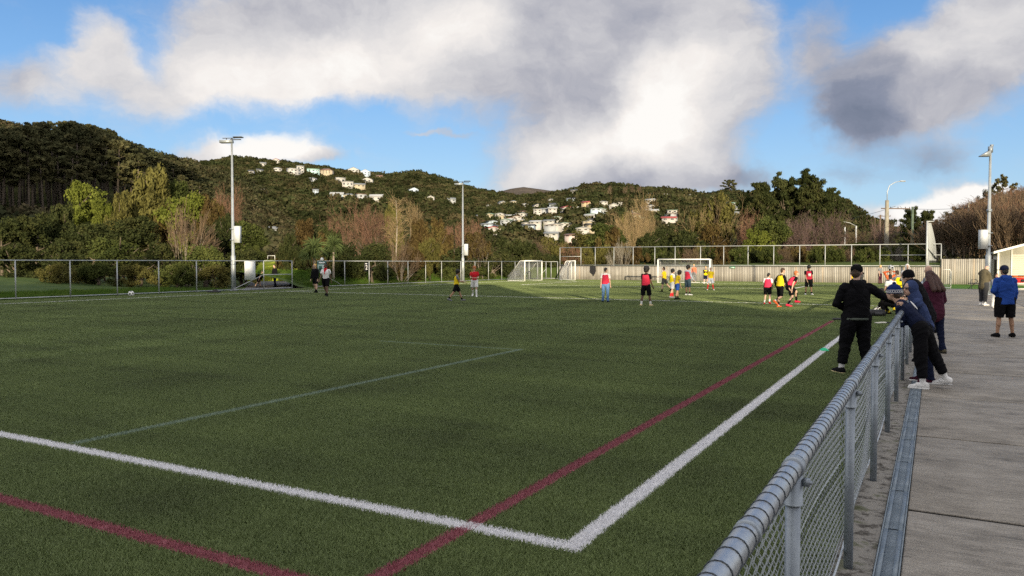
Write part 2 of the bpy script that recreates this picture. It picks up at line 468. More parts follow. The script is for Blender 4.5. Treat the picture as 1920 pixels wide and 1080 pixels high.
# ------------------------------------------------------------------ artificial turf
LINE_W, TL_X, GL_Y, HW_Y, FAR_Y, LEFT_X = 0.132, -1.97, 4.35, 34.64, 64.9, -35.1
RED_X, RED_Y = -2.745, 3.15
def turf_material(name, blades):
    m, N = new_mat(name)
    pos = N.add('ShaderNodeNewGeometry').outputs['Position']
    jit = N.noise(pos, 55, 2, 0.6)
    pj = N.vm('ADD', pos, N.vm('MULTIPLY', N.vm('SUBTRACT', jit.outputs['Color'], (.5, .5, .5)), (.085, .085, 0)))
    X, Y, Z = N.sep(pj)
    def band(v, c, w): return N.m('LESS_THAN', N.m('ABSOLUTE', N.m('SUBTRACT', v, c)), w/2)
    def between(v, a, b_): return N.m('MULTIPLY', N.m('GREATER_THAN', v, a), N.m('LESS_THAN', v, b_))
    AND = lambda a, b_: N.m('MULTIPLY', a, b_)
    OR = lambda a, b_: N.m('MAXIMUM', a, b_)
    inx = between(X, LEFT_X-.05, TL_X+LINE_W/2); iny = between(Y, GL_Y-LINE_W/2, FAR_Y+.06)
    white = AND(band(X, TL_X, LINE_W), iny)
    for c in (GL_Y, HW_Y, FAR_Y): white = OR(white, AND(band(Y, c, LINE_W), inx))
    white = OR(white, AND(band(X, LEFT_X, LINE_W), iny))
    # penalty box lines at the far end
    white = OR(white, AND(band(Y, 53.9, LINE_W), between(X, -29., -8.5)))
    for bx in (-29., -8.5): white = OR(white, AND(band(X, bx, LINE_W), between(Y, 53.9, FAR_Y)))
    rad = N.vm('LENGTH', N.comb(N.m('SUBTRACT', X, -18.6), N.m('SUBTRACT', Y, HW_Y), 0.0))
    red = AND(band(X, RED_X, .12), between(Y, -6, 25.2))
    red = OR(red, AND(band(Y, RED_Y, .12), between(X, -30, RED_X+1.0)))
    grey = OR(AND(band(X, -7.4, .12), between(Y, 4.45, 13.8)), AND(band(Y, 13.7, .09), between(X, -11., -7.4)))
    n1 = N.noise(N.vm('MULTIPLY', pos, (.55, .16, 0)), 1.0, 5, .6)        # brushed and worn streaks
    n3 = N.noise(N.vm('MULTIPLY', pos, (.12, .9, 0)), 1.0, 5, .6)
    n2 = N.noise(pos, 110 if blades else 60, 3, .75)
    base = N.ramp(N.m('MULTIPLY_ADD', n3.outputs[0], .5, N.m('MULTIPLY', n1.outputs[0], .5)), [(.36, (.096, .122, .054)), (.48, (.136, .176, .072)), (.62, (.172, .220, .088))])
    base = N.mix(N.smooth(n2.outputs[0], .25, .8), N.vm('MULTIPLY', base, (.52, .52, .50)), N.vm('MULTIPLY', base, (1.5, 1.5, 1.42)))
    c = N.mix(N.m('MULTIPLY', grey, .6), base, (.26, .34, .30))
    c = N.mix(red, c, N.mix(n2.outputs[0], (.18, .055, .068), (.36, .13, .155)))
    c = N.mix(white, c, N.mix(n2.outputs[0], (.62, .62, .64), (.86, .86, .88)))
    bs = N.add('ShaderNodeBsdfPrincipled', {'Base Color': c, 'Roughness': .6 if blades else .9, 'Specular IOR Level': .25 if blades else .1})
    if blades:
        tr = N.add('ShaderNodeBsdfTranslucent', {'Color': c})
        mx = N.add('ShaderNodeMixShader', {0: .2, 1: bs, 2: tr}); finish(N, mx)
    else:
        finish(N, bs)
    return m
M['turf'] = turf_material('turf_backing', False)
M['fibre'] = turf_material('turf_fibres', True)
TX0, TX1, TY0, TY1 = -38.1, -.52, -9.0, 72.6
tb = MB()
xs = np.linspace(TX0, TX1, 40); ys = np.linspace(TY0, TY1, 80)
A, B = np.meshgrid(xs, ys, indexing='ij')
tb.add(np.stack([A, B, np.zeros_like(A)], -1).reshape(-1, 3), np.stack([(i := np.arange(39)[:, None]*80)+(j := np.arange(79)[None]), i+80+j, i+80+j+1, i+j+1], -1).reshape(-1, 4))
tb.build('turf_field', M['turf'], kind='structure')
# painted lines, thin sheets 4 mm over the backing, among the fibres
m, N = new_mat('white_line_fibres'); b = N.add('ShaderNodeBsdfPrincipled', {'Base Color': (.74, .74, .76, 1), 'Roughness': .8}); finish(N, b); M['line_white'] = m
m, N = new_mat('maroon_line_fibres'); b = N.add('ShaderNodeBsdfPrincipled', {'Base Color': (.26, .07, .09, 1), 'Roughness': .8}); finish(N, b); M['line_red'] = m
def strip(name, x0, y0, x1, y1, mt, z=.004):
    mb = MB(); mb.add([(x0, y0, z), (x1, y0, z), (x1, y1, z), (x0, y1, z)], [(0, 1, 2, 3)]); return mb.build(name, mt, kind='structure')
h = LINE_W/2
strip('white_line_marking', TL_X-h, GL_Y-h, TL_X+h, FAR_Y+h, M['line_white'])
strip('white_line_marking', LEFT_X-h, GL_Y-h, LEFT_X+h, FAR_Y+h, M['line_white'])
for yy in (GL_Y, HW_Y, FAR_Y): strip('white_line_marking', LEFT_X+h, yy-h, TL_X-h, yy+h, M['line_white'])
strip('maroon_line_marking', RED_X-.05, RED_Y-.05, RED_X+.05, 25.2, M['line_red'], .008)
strip('maroon_line_marking', -30, RED_Y-.05, RED_X-.05, RED_Y+.05, M['line_red'], .008)

def gn_scatter(name, protos, pts, scales, rots, idx, kind='stuff', label=None, cat=None):
    """one object whose geometry nodes set the prototypes out on its points"""
    me = bpy.data.meshes.new(name)
    me.vertices.add(len(pts)); me.vertices.foreach_set('co', np.asarray(pts, float).ravel())
    for nm, ty, dat, key in (('sc', 'FLOAT_VECTOR', scales, 'vector'), ('ro', 'FLOAT_VECTOR', rots, 'vector'), ('ix', 'INT', idx, 'value')):
        at_ = me.attributes.new(nm, ty, 'POINT'); at_.data.foreach_set(key, np.asarray(dat).ravel())
    o = bpy.data.objects.new(name, me); col.objects.link(o)
    o['kind'] = kind
    if label: o['label'] = label
    if cat: o['category'] = cat
    ng = bpy.data.node_groups.new(name+'_nodes', 'GeometryNodeTree')
    ng.interface.new_socket('Geometry', in_out='INPUT', socket_type='NodeSocketGeometry')
    ng.interface.new_socket('Geometry', in_out='OUTPUT', socket_type='NodeSocketGeometry')
    gi = ng.nodes.new('NodeGroupInput'); go = ng.nodes.new('NodeGroupOutput')
    iop = ng.nodes.new('GeometryNodeInstanceOnPoints')
    jn = ng.nodes.new('GeometryNodeJoinGeometry')
    for pr in reversed(protos):
        oi = ng.nodes.new('GeometryNodeObjectInfo'); oi.inputs['Object'].default_value = pr; oi.inputs['As Instance'].default_value = True
        ng.links.new(oi.outputs['Geometry'], jn.inputs[0])
    def attr(nm, ty):
        a = ng.nodes.new('GeometryNodeInputNamedAttribute'); a.data_type = ty; a.inputs['Name'].default_value = nm
        return a.outputs['Attribute']
    ng.links.new(gi.outputs[0], iop.inputs['Points']); ng.links.new(jn.outputs[0], iop.inputs['Instance'])
    iop.inputs['Pick Instance'].default_value = True
    ng.links.new(attr('ix', 'INT'), iop.inputs['Instance Index'])
    ng.links.new(attr('ro', 'FLOAT_VECTOR'), iop.inputs['Rotation'])
    ng.links.new(attr('sc', 'FLOAT_VECTOR'), iop.inputs['Scale'])
    ng.links.new(iop.outputs[0], go.inputs[0])
    md = o.modifiers.new('scatter', 'NODES'); md.node_group = ng
    return o
def proto(name, mesh): return bpy.data.objects.new(name, mesh)

def blade_patch(n, size, hgt, wid, seed):
    g = np.random.default_rng(seed)
    p = np.zeros((n, 3)); p[:, :2] = g.random((n, 2))*size-size/2
    a = g.random(n)*2*math.pi; w = wid*(.7+.6*g.random(n))
    hh = hgt*(.75+.5*g.random(n)); ln = hh*(.2+.9*g.random(n)); la = g.random(n)*2*math.pi
    dx = np.stack([np.cos(a), np.sin(a), np.zeros(n)], 1)*w[:, None]/2
    tip = np.stack([np.cos(la)*ln, np.sin(la)*ln, hh], 1)
    v = np.concatenate([p-dx, p+dx, p+tip+dx*.5, p+tip-dx*.5])
    f = np.stack([np.arange(n), np.arange(n)+n, np.arange(n)+2*n, np.arange(n)+3*n], 1)
    mb = MB(); mb.add(v, f)
    return mb.mesh('fibre_patch', M['fibre'])
near_p = [proto('fibre_patch', blade_patch(14000, 1.0, .027, .0050, 11+k)) for k in range(3)]
far_p = [proto('fibre_patch_far', blade_patch(9000, 2.0, .026, .010, 31+k)) for k in range(3)]
pts = []; ix = []; pf = []; ixf = []
nx0 = -14.52; ny1 = 19.0
for i in range(14):
    for j in range(18):
        x = TX1-.5-i; y = 1.0+j+.5
        d = (x*FW[0]+y*FW[1]); l = (x*RT[0]+y*RT[1])
        if d > 1 and abs(l) < d*.70+2: pts.append((x, y, 0)); ix.append(random.randrange(3))
for i in range(19):
    for j in range(36):
        x = TX1-1-2*i; y = 2+2*j
        if x > nx0 and y < ny1: continue
        d = (x*FW[0]+y*FW[1]); l = (x*RT[0]+y*RT[1])
        if d > 1 and abs(l) < d*.70+4: pf.append((x, y, 0)); ixf.append(3+random.randrange(3))
pts += pf; ix += ixf
gn_scatter('turf_fibres', near_p+far_p, pts, np.ones((len(pts), 3)), [(0, 0, random.randrange(4)*math.pi/2) for _ in pts], ix, label='green artificial turf fibres across the sports field', cat='turf')

# ------------------------------------------------------------------ vegetation prototypes (metres, standing at the origin)
def leaf_cloud(g, cen, rad, per, size, flat=(1, 1, 1), up=0.0, aspect=1.6, shell=.55):
    """quads spread through ellipsoidal clumps, facing mostly outwards"""
    n = len(cen)*per
    c = np.repeat(cen, per, 0); r = np.repeat(rad, per)
    d = g.normal(size=(n, 3)); d /= np.linalg.norm(d, axis=1)[:, None]
    k = (shell+(1-shell)*g.random(n))[:, None]
    p = c+d*k*r[:, None]*np.array(flat)
    nrm = d*.8+g.normal(size=(n, 3))*.55+np.array([0, 0, .25]); nrm /= np.linalg.norm(nrm, axis=1)[:, None]
    t = g.normal(size=(n, 3))+np.array([0, 0, up]); t -= nrm*(t*nrm).sum(1)[:, None]; t /= np.linalg.norm(t, axis=1)[:, None]+1e-9
    b = np.cross(nrm, t); s = (size*(.6+.8*g.random(n)))[:, None]
    v = np.concatenate([p-t*s*aspect*.5, p+b*s*.5, p+t*s*aspect*.5, p-b*s*.5])
    i = np.arange(n)
    return v, np.stack([i, i+n, i+2*n, i+3*n], 1)
def lobed_centres(g, n_lobe, per_lobe, W, z0, z1, lobe_r, jitter, top=0.55):
    cs = []; rs = []
    for k in range(n_lobe):
        a = g.random()*2*math.pi; zz = g.random()**.8
        prof = math.sin(math.pi*min(1, .12+zz*.88)**.8)**.6
        rr = (.25+.6*g.random())*W/2*prof
        lc = np.array([math.cos(a)*rr, math.sin(a)*rr, z0+(z1-z0)*(.10+.84*zz)])
        d = g.normal(size=(per_lobe, 3)); d /= np.linalg.norm(d, axis=1)[:, None]
        lr = lobe_r*(.6+.7*g.random())
        cs.append(lc+d*lr*(.55+.5*g.random((per_lobe, 1)))*np.array([1, 1, .75])); rs.append(np.full(per_lobe, jitter*(1))*(.6+.8*g.random(per_lobe)))
    cs = np.concatenate(cs); cs[:, 2] = np.clip(cs[:, 2], z0*.6, z1)
    return cs, np.concatenate(rs)
def trunk_mb(g, h, r, lean=.3, limbs=5, spread=2.5, z0=.25):
    mb = MB()
    top = np.array([g.normal()*lean, g.normal()*lean, h])
    pts = [np.array([0, 0, -.3])]+[top*t+np.array([g.normal()*.12, g.normal()*.12, 0])*(t*4*(1-t)) for t in (.2, .45, .7, 1)]
    mb.tube(pts, [r*1.25, r, r*.8, r*.55, r*.25], 7)
    for k in range(limbs):
        t = z0+(1-z0)*(k+.5)/limbs; p0 = top*t
        a = g.random()*6.28; L = spread*(1-.5*t)*(.7+.5*g.random())
        e = p0+np.array([math.cos(a)*L, math.sin(a)*L, L*.7])
        mid = (p0+e)/2+np.array([0, 0, -L*.08])
        mb.tube([p0, mid, e], [r*.42, r*.26, r*.08], 5)
    return mb
def make_leafy(seed, W=8, Ht=10, lobes=11, per=9, lobe_r=1.7, cl_r=.8, leaves=120, size=.19, flat=(1, 1, .8), up=0., aspect=1.6, z0=1.0):
    g = np.random.default_rng(seed)
    c, r = lobed_centres(g, lobes, per, W, z0, Ht-.6, lobe_r, cl_r)
    mb = MB(); v, f = leaf_cloud(g, c, r, leaves, size, flat, up, aspect); mb.add(v, f)
    return mb.mesh('crown', M['leaf_mid']), trunk_mb(g, Ht*.8, .22, .4, 6, W*.33).mesh('trunk', M['trunk'], True), W, Ht
PROTO = {}
for k in range(4): PROTO['dense%d' % k] = make_leafy(100+k)
for k in range(3): PROTO['scrub%d' % k] = make_leafy(140+k, W=8, Ht=8, lobes=16, per=8, lobe_r=1.3, cl_r=.6, leaves=95, size=.16, flat=(.8, .8, 1.2), up=2.5, aspect=2.6, z0=.3)
for k in range(3): PROTO['bush%d' % k] = make_leafy(160+k, W=6, Ht=4, lobes=12, per=7, lobe_r=1.0, cl_r=.55, leaves=90, size=.13, flat=(1, 1, .9), z0=.2)
def make_macro(seed, W=11, Ht=14):
    g = np.random.default_rng(seed)
    c = []; r = []; mb = MB()
    for k in range(34):
        z = 1.5+(Ht-2)*(k/33.)**.9; a = k*2.4+g.random(); w = W/2*(1-(z/Ht)**2.2*.8)*(.55+.45*g.random())
        tip = np.array([math.cos(a)*w, math.sin(a)*w, z+.3*w])
        mb.tube([(0, 0, z*.75), tip*np.array([.55, .55, .92]), tip], [.10, .06, .03], 4)
        for t in (.45, .65, .82, 1.0):
            for q in range(2):
                c.append(np.array([tip[0]*t, tip[1]*t, z*.88+(tip[2]-z*.88)*t])+g.normal(size=3)*.35); r.append(.75*(.6+.6*g.random()))
    mb.tube([(0, 0, -.3), (0.1, 0, Ht*.5), (0, .1, Ht*.95)], [.45, .3, .06], 7)
    ml = MB(); v, f = leaf_cloud(g, np.array(c), np.array(r), 95, .19, (1, 1, .55), 1.2, 2.4, .3); ml.add(v, f)
    return ml.mesh('crown', M['leaf_dark']), mb.mesh('trunk', M['trunk'], True), W, Ht
for k in range(3): PROTO['macro%d' % k] = make_macro(180+k)
def make_pine(seed, Ht=22, W=9, bare=.5):
    g = np.random.default_rng(seed); mb = MB(); lean = g.normal(size=2)*.5
    mb.tube([(0, 0, -.5), (lean[0]*.5, lean[1]*.5, Ht*.5), (lean[0], lean[1], Ht*.95)], [.34, .25, .08], 6)
    c = []; r = []
    n = 15
    for k in range(n):
        t = bare+(1-bare)*(k+.5)/n; z = Ht*t; a = k*2.4+g.random()*.8
        w = W/2*math.sin(math.pi*min(1, (t-bare)/(1-bare)*.75+.22))*(.6+.5*g.random())
        p0 = np.array([lean[0]*t, lean[1]*t, z-1]); tip = p0+np.array([math.cos(a)*w, math.sin(a)*w, 1.3])
        mb.tube([p0, tip], [.09, .03], 4)
        for q in (.55, .8, 1.0):
            c.append(p0+(tip-p0)*q+g.normal(size=3)*.3); r.append(1.0*(.6+.6*g.random()))
    c.append(np.array([lean[0], lean[1], Ht-.8])); r.append(1.2)
    for k in range(5):                                     # dead stubs down the trunk
        z = Ht*bare*(.35+.6*g.random()); a = g.random()*6.28
        mb.tube([(0, 0, z), (math.cos(a)*1.4, math.sin(a)*1.4, z+.3)], [.05, .02], 3)
    ml = MB(); v, f = leaf_cloud(g, np.array(c), np.array(r), 44, .52, (1, 1, .5), .8, 1.8, .3); ml.add(v, f)
    return ml.mesh('crown', M['pine']), mb.mesh('trunk', M['trunk'], True), W, Ht
for k in range(3): PROTO['pine%d' % k] = make_pine(200+k)
for k in range(2): PROTO['umbrella%d' % k] = make_pine(220+k, 11, 11, .42)
def make_bare(seed, Ht=10, stems=1, spread=.35, depth=5, kids=3, ang=.55, twig=.012, r0=.16, upb=.12):
    g = np.random.default_rng(seed); mb = MB(); mt = MB(); nmax = [0]
    def grow(p, d, L, r, k):
        n = 3 if k < 3 else 2
        pts = [p]; q = p; dd = d
        for i in range(n):
            dd = dd+g.normal(size=3)*.10+np.array([0, 0, upb]); dd = dd/np.linalg.norm(dd)
            q = q+dd*L/n; pts.append(q)
        r1 = max(r*.62, twig)
        (mb if k < 2 else mt).tube(pts, np.linspace(r, r1, len(pts)), 6 if k < 1 else (4 if k < 2 else 3), caps=False)
        if k >= depth: return
        m_ = kids+(1 if g.random() < .4 else 0)
        for c in range(m_):
            t = .35+.65*(c+1)/m_ if k else .4+.6*(c+1)/m_
            i = min(int(t*n), n-1); pp = pts[i]+(pts[i+1]-pts[i])*(t*n-i if i < n else 1)
            ax = g.normal(size=3); ax -= dd*(ax@dd); ax /= np.linalg.norm(ax)
            nd = dd*math.cos(ang*(.6+.7*g.random()))+ax*math.sin(ang*(.6+.7*g.random())); nd /= np.linalg.norm(nd)
            grow(pp, nd, L*(.60+.18*g.random()), r1*.8, k+1)
    for s_ in range(stems):
        a = s_*6.28/max(stems, 1)+g.random(); t = spread*(.3+.9*g.random()) if stems > 1 else .05
        d = np.array([math.cos(a)*math.sin(t), math.sin(a)*math.sin(t), math.cos(t)])
        grow(np.array([math.cos(a)*.15*(stems > 1), math.sin(a)*.15*(stems > 1), -.2]), d, Ht*.38, r0/(1 if stems == 1 else 2.0), 0)
    v = np.concatenate(mb.v+mt.v); W = 2*np.percentile(np.hypot(v[:, 0], v[:, 1]), 97); H_ = np.percentile(v[:, 2], 99.5)
    return mt.mesh('twigs', M['twig_brown']), mb.mesh('trunk', M['trunk_pale'], True), W, H_
PROTO['bare0'] = make_bare(301, 10, 1, depth=5, twig=.014, ang=.62, upb=.07)
PROTO['bare1'] = make_bare(302, 10, 4, .5, depth=5, twig=.013, ang=.62, upb=.05)
PROTO['bare2'] = make_bare(303, 10, 6, .8, depth=5, kids=2, ang=.58, twig=.013, upb=.06)
PROTO['fan0'] = make_bare(304, 8, 9, .9, depth=3, kids=4, ang=.35, twig=.018, upb=.05)
PROTO['sticks0'] = make_bare(305, 12, 7, .22, depth=4, kids=3, ang=.30, twig=.018, upb=.2)
PROTO['sticks1'] = make_bare(306, 12, 9, .3, depth=4, kids=3, ang=.34, twig=.018, upb=.2)
def make_birch():
    g = np.random.default_rng(320); mb = MB(); mt = MB()
    mb.tube([(0, 0, -.3), (.1, 0, 4), (0, .1, 7), (.1, 0, 10.2)], [.11, .09, .06, .02], 6)
    for k in range(46):
        z = 4.2+5.6*g.random(); a = g.random()*6.28; L = (1.6-.1*(z-4))*(.6+.6*g.random())
        e = np.array([math.cos(a)*L*.7, math.sin(a)*L*.7, z+L*.8]); mt.tube([(0, 0, z), (e+np.array([0, 0, z]))/2, e], [.03, .02, .012], 3, caps=False)
        for q in range(7):
            f = e+g.normal(size=3)*.4; mt.tube([(np.array([0, 0, z])+e)*.5, f], [.014, .010], 3, caps=False)
    return mt.mesh('twigs', M['twig_tan']), mb.mesh('trunk', M['trunk_pale'], True), 2.6, 10.2
PROTO['birch0'] = make_birch()
def make_cordyline():
    g = np.random.default_rng(330); mb = MB(); ml = MB()
    mb.tube([(0, 0, -.2), (.05, 0, 1.2), (0, 0, 2.6)], [.16, .12, .11], 7)
    for hd in ((0, 0, 2.7, 1.0), (.45, .2, 2.2, .8)):
        c = np.array(hd[:3]); n = 190
        d = g.normal(size=(n, 3)); d[:, 2] = np.abs(d[:, 2])*1.0-.45; d /= np.linalg.norm(d, axis=1)[:, None]
        L = 1.25*hd[3]*(.75+.35*g.random(n))[:, None]
        s = np.cross(d, g.normal(size=(n, 3))); s /= np.linalg.norm(s, axis=1)[:, None]; s *= .035
        p1 = c+d*L*.55; p2 = c+d*L+np.array([0, 0, -.22])*L
        v = np.concatenate([c+d*.05-s, c+d*.05+s, p1+s*1.1, p1-s*1.1, p2]); i = np.arange(n)
        ml.add(v, np.stack([i, i+n, i+2*n, i+3*n], 1)); ml.f.append(np.stack([i+3*n, i+2*n, i+4*n], 1)+ml.n-5*n); ml.mi.append(np.zeros(n, int))
    return ml.mesh('crown', M['leaf_spike']), mb.mesh('trunk', M['trunk_pale'], True), 2.6, 4.0
PROTO['cordy0'] = make_cordyline()

FIRST = {}
def plane_at(px, depth):
    f = np.array([-math.sin(YAW), math.cos(YAW)])
    p = f*depth+RT[:2]*(px-960)/FPX*depth
    return float(p[0]), float(p[1])
def plant(kind, x, y, z, Hm, Wm, name, cat, label, mt=None, tmt=None, group=None):
    """a whole plant: an Empty at its foot with trunk and crown (or twigs) as parts; copies share the mesh data"""
    cm, tm, w0, h0 = PROTO[kind]
    root = thing(name, label, cat, (x, y, z), random.random()*6.28, group)
    root.scale = (Wm/w0, Wm/w0, Hm/h0)
    a = inst(cm.name.split('.')[0], cm, root); b = inst('trunk', tm, root)
    for o, mm in ((a, mt), (b, tmt)):
        if mm:
            o.material_slots[0].link = 'OBJECT'; o.material_slots[0].material = M[mm]
    return root
def tree(kind, px, depth, ytop, wpx, name, cat, label, mt=None, tmt=None, group=None, z0=-.06):
    if 530 < px < 1045:                   # keep behind the long mesh fence
        wm = wpx/FPX*depth/2*.7
        fx, fy, _ = atX(px, 489, -38.6-wm)
        depth = max(depth, fx*FW[0]+fy*FW[1])
        if px > 960: depth = min(depth, 92)
    x, y = plane_at(px, depth)
    z1 = CAM_H+(492-ytop)/FPX*depth
    return plant(kind, x, y, z0, z1-z0, wpx/FPX*depth, name, cat, label, mt, tmt, group)
def sctree(kind, hill, px, ybase, ytop, wpx, name, cat, label, mt=None, group=None):
    x, y, z, r = hill.hit(px, ybase)
    dep = x*FW[0]+y*FW[1]
    return plant(kind, x, y, z-.3, (ybase-ytop)/FPX*dep, wpx/FPX*dep, name, cat, label, mt, None, group)

# ---- the grove behind the left fence
T = tree
T('dense0', 155, 80, 337, 105, 'broadleaf_tree', 'tree', 'bright yellow-green rounded tree rising at the left of the grove', 'leaf_light')
T('dense1', 196, 77, 372, 60, 'broadleaf_tree', 'tree', 'small lime green tree just right of the bright rounded tree', 'leaf_light')
T('scrub0', 285, 82, 314, 150, 'scrub_tree', 'tree', 'tallest olive and brown crown at the top of the left grove', 'leaf_olive')
T('dense2', 335, 86, 326, 90, 'broadleaf_tree', 'tree', 'green-topped tree at the right shoulder of the tallest olive crown', 'leaf_mid')
T('dense3', 352, 72, 357, 110, 'broadleaf_tree', 'tree', 'yellow-green crown catching the sun above the pale bare shrub', 'leaf_light')
T('scrub1', 392, 73, 366, 90, 'scrub_tree', 'tree', 'dark brown-topped scrub tree left of the tall floodlight mast', 'leaf_brown')
T('bare1', 415, 92, 352, 80, 'bare_tree', 'tree', 'russet bare crown showing behind the grove beside the floodlight mast', 'twig_red')
T('scrub2', 232, 76, 362, 90, 'scrub_tree', 'tree', 'olive scrub tree between the bright round tree and the tallest crown', 'leaf_olive')
T('scrub1', 425, 68, 400, 90, 'scrub_tree', 'tree', 'dark scrub tree directly behind the tall floodlight mast', 'leaf_dark')
T('dense0', 462, 66, 412, 90, 'broadleaf_tree', 'tree', 'rounded dark green tree at the right end of the left grove', 'leaf_mid')
T('dense2', 480, 62, 455, 44, 'broadleaf_tree', 'tree', 'small low dark tree at the edge of the gap by the gate', 'leaf_mid')
T('dense1', 62, 68, 398, 120, 'broadleaf_tree', 'tree', 'broad dark evergreen near the left edge of the grove', 'leaf_dark')
T('dense3', 5, 66, 405, 110, 'broadleaf_tree', 'tree', 'dark evergreen cut by the left edge of the picture', 'leaf_dark')
T('scrub0', 118, 73, 383, 100, 'scrub_tree', 'tree', 'dark scrub tree under the bright yellow-green round crown', 'leaf_dark')
T('dense2', 175, 70, 410, 120, 'broadleaf_tree', 'tree', 'dark evergreen low in the grove below the lime green tree', 'leaf_dark')
T('dense0', 260, 68, 402, 130, 'broadleaf_tree', 'tree', 'wide dark evergreen in the middle of the left grove', 'leaf_dark')
T('scrub2', 312, 72, 388, 110, 'scrub_tree', 'tree', 'brown-green scrub tree behind the pale bare shrub', 'leaf_brown')
T('fan0', 350, 60, 388, 115, 'bare_shrub', 'shrub', 'pale bare shrub with fanned branches in the left grove', 'twig_brown', 'trunk_pale')
T('dense3', 390, 64, 422, 100, 'broadleaf_tree', 'tree', 'dark evergreen right of the pale bare shrub', 'leaf_dark')
T('bush0', 120, 61, 446, 130, 'bush', 'bush', 'low green bush in front of the grove, second from the left', 'leaf_dark')
T('bush1', 30, 60, 452, 130, 'bush', 'bush', 'low dark bush in front of the grove at the far left', 'leaf_dark')
T('bush2', 215, 60, 440, 130, 'bush', 'bush', 'low mid-green bush in front of the grove beside the dark trees', 'leaf_mid')
T('bush0', 300, 59, 450, 120, 'bush', 'bush', 'low bush below the foot of the pale bare shrub', 'leaf_dark')
T('bush1', 385, 58, 455, 110, 'bush', 'bush', 'low bush in front of the grove left of the mast', 'leaf_mid')
T('bush2', 455, 60, 462, 90, 'bush', 'bush', 'low dark bush behind the white board near the gate', 'leaf_dark')
for i, (px, yt, w) in enumerate([(110, 492, 90), (185, 490, 95), (260, 493, 90), (335, 491, 95), (405, 494, 85)]):
    T('bush%d' % (i % 3), px, 55, yt, w, 'hedge_bush', 'bush', 'low grey-green bush seen through the left mesh fence below the grove', 'leaf_mid' if i % 2 else 'leaf_olive', group='bushes behind the left mesh fence')
# ---- the belt between the gate and the corner
T('scrub2', 572, 66, 412, 100, 'scrub_tree', 'tree', 'dark feathery scrub tree right of the gap by the gate', 'leaf_brown', None)
T('scrub0', 545, 62, 438, 60, 'scrub_tree', 'tree', 'dark scrub bush at the right edge of the gate gap', 'leaf_dark')
T('scrub1', 612, 68, 424, 80, 'scrub_tree', 'tree', 'dark scrub tree behind the larger cabbage tree', 'leaf_dark')
T('cordy0', 590, 52, 428, 62, 'cabbage_tree', 'tree', 'larger spiky cabbage tree in front of the dark scrub')
T('cordy0', 626, 60, 424, 44, 'cabbage_tree', 'tree', 'smaller spiky cabbage tree beside the russet bare tree')
T('bare2', 672, 78, 372, 150, 'bare_tree', 'tree', 'big spreading russet bare tree in the middle of the belt', 'twig_red', 'twig_red')
T('bare1', 712, 82, 388, 100, 'bare_tree', 'tree', 'russet bare tree half hidden right of the big spreading one', 'twig_red')
T('bare2', 640, 88, 392, 90, 'bare_tree', 'tree', 'russet bare tree behind the smaller cabbage tree', 'twig_red')
T('birch0', 745, 66, 376, 46, 'birch_tree', 'tree', 'tall slim pale-trunked tree with straw-coloured top twigs')
T('bare0', 762, 92, 378, 70, 'bare_tree', 'tree', 'straw-coloured bare crown behind the slim pale trunk', 'twig_tan')
T('scrub1', 736, 90, 378, 44, 'scrub_tree', 'tree', 'yellow-olive crown left of the slim pale trunk', 'leaf_olive')
T('fan0', 752, 64, 452, 70, 'bare_shrub', 'shrub', 'pale bare shrub at the foot of the slim pale trunk', 'twig_brown', 'trunk_pale')
T('bush0', 650, 62, 452, 90, 'bush', 'bush', 'dark bush below the big russet bare tree', 'leaf_dark')
T('bush2', 700, 60, 448, 90, 'bush', 'bush', 'dark olive bush left of the slim pale trunk', 'leaf_dark')
T('scrub0', 788, 72, 412, 80, 'scrub_tree', 'tree', 'brown-topped scrub tree right of the slim pale trunk', 'leaf_brown')
T('scrub2', 822, 74, 410, 80, 'scrub_tree', 'tree', 'brown-topped scrub tree left of the second floodlight mast', 'leaf_brown')
T('scrub1', 806, 66, 446, 60, 'scrub_tree', 'tree', 'yellowish green scrub low between the two brown-topped trees', 'leaf_olive')
T('bush1', 770, 60, 458, 80, 'bush', 'bush', 'dark bush under the brown-topped scrub trees', 'leaf_brown')
T('bare1', 858, 84, 412, 90, 'bare_tree', 'tree', 'brown bare tree behind the second floodlight mast', 'twig_red')
T('scrub0', 890, 80, 436, 90, 'scrub_tree', 'tree', 'rust-brown scrub right of the second floodlight mast', 'leaf_brown')
T('bare2', 905, 78, 432, 90, 'bare_tree', 'tree', 'brown bare shrub-tree right of the second floodlight mast', 'twig_brown')
T('scrub2', 935, 84, 446, 90, 'scrub_tree', 'tree', 'low dark scrub tree left of the white side goal', 'leaf_dark')
T('scrub1', 975, 86, 448, 90, 'scrub_tree', 'tree', 'low dark scrub tree behind the white side goal', 'leaf_dark')
T('bare1', 1005, 84, 448, 70, 'bare_tree', 'tree', 'bare brown tree above the corner of the two fences', 'twig_brown')
T('scrub0', 1030, 92, 444, 80, 'scrub_tree', 'tree', 'dark olive scrub just left of the upper mesh fence', 'leaf_olive')
T('bush0', 855, 66, 462, 90, 'bush', 'bush', 'dark bush behind the foot of the second mast', 'leaf_dark')
T('bush2', 930, 70, 464, 90, 'bush', 'bush', 'dark bush left of the side goal', 'leaf_dark')
T('bush1', 1000, 74, 468, 90, 'bush', 'bush', 'dark bush behind the side goal', 'leaf_dark')
for i, (px, yt, w) in enumerate([(660, 496, 60), (720, 499, 60), (780, 497, 60), (842, 499, 60), (905, 500, 60), (960, 501, 60)]):
    T('bush%d' % (i % 3), px, 62+i*2, yt, w, 'bank_bush', 'bush', 'low weedy green bush on the bank behind the long mesh fence', 'leaf_mid', group='bushes on the bank behind the long mesh fence')
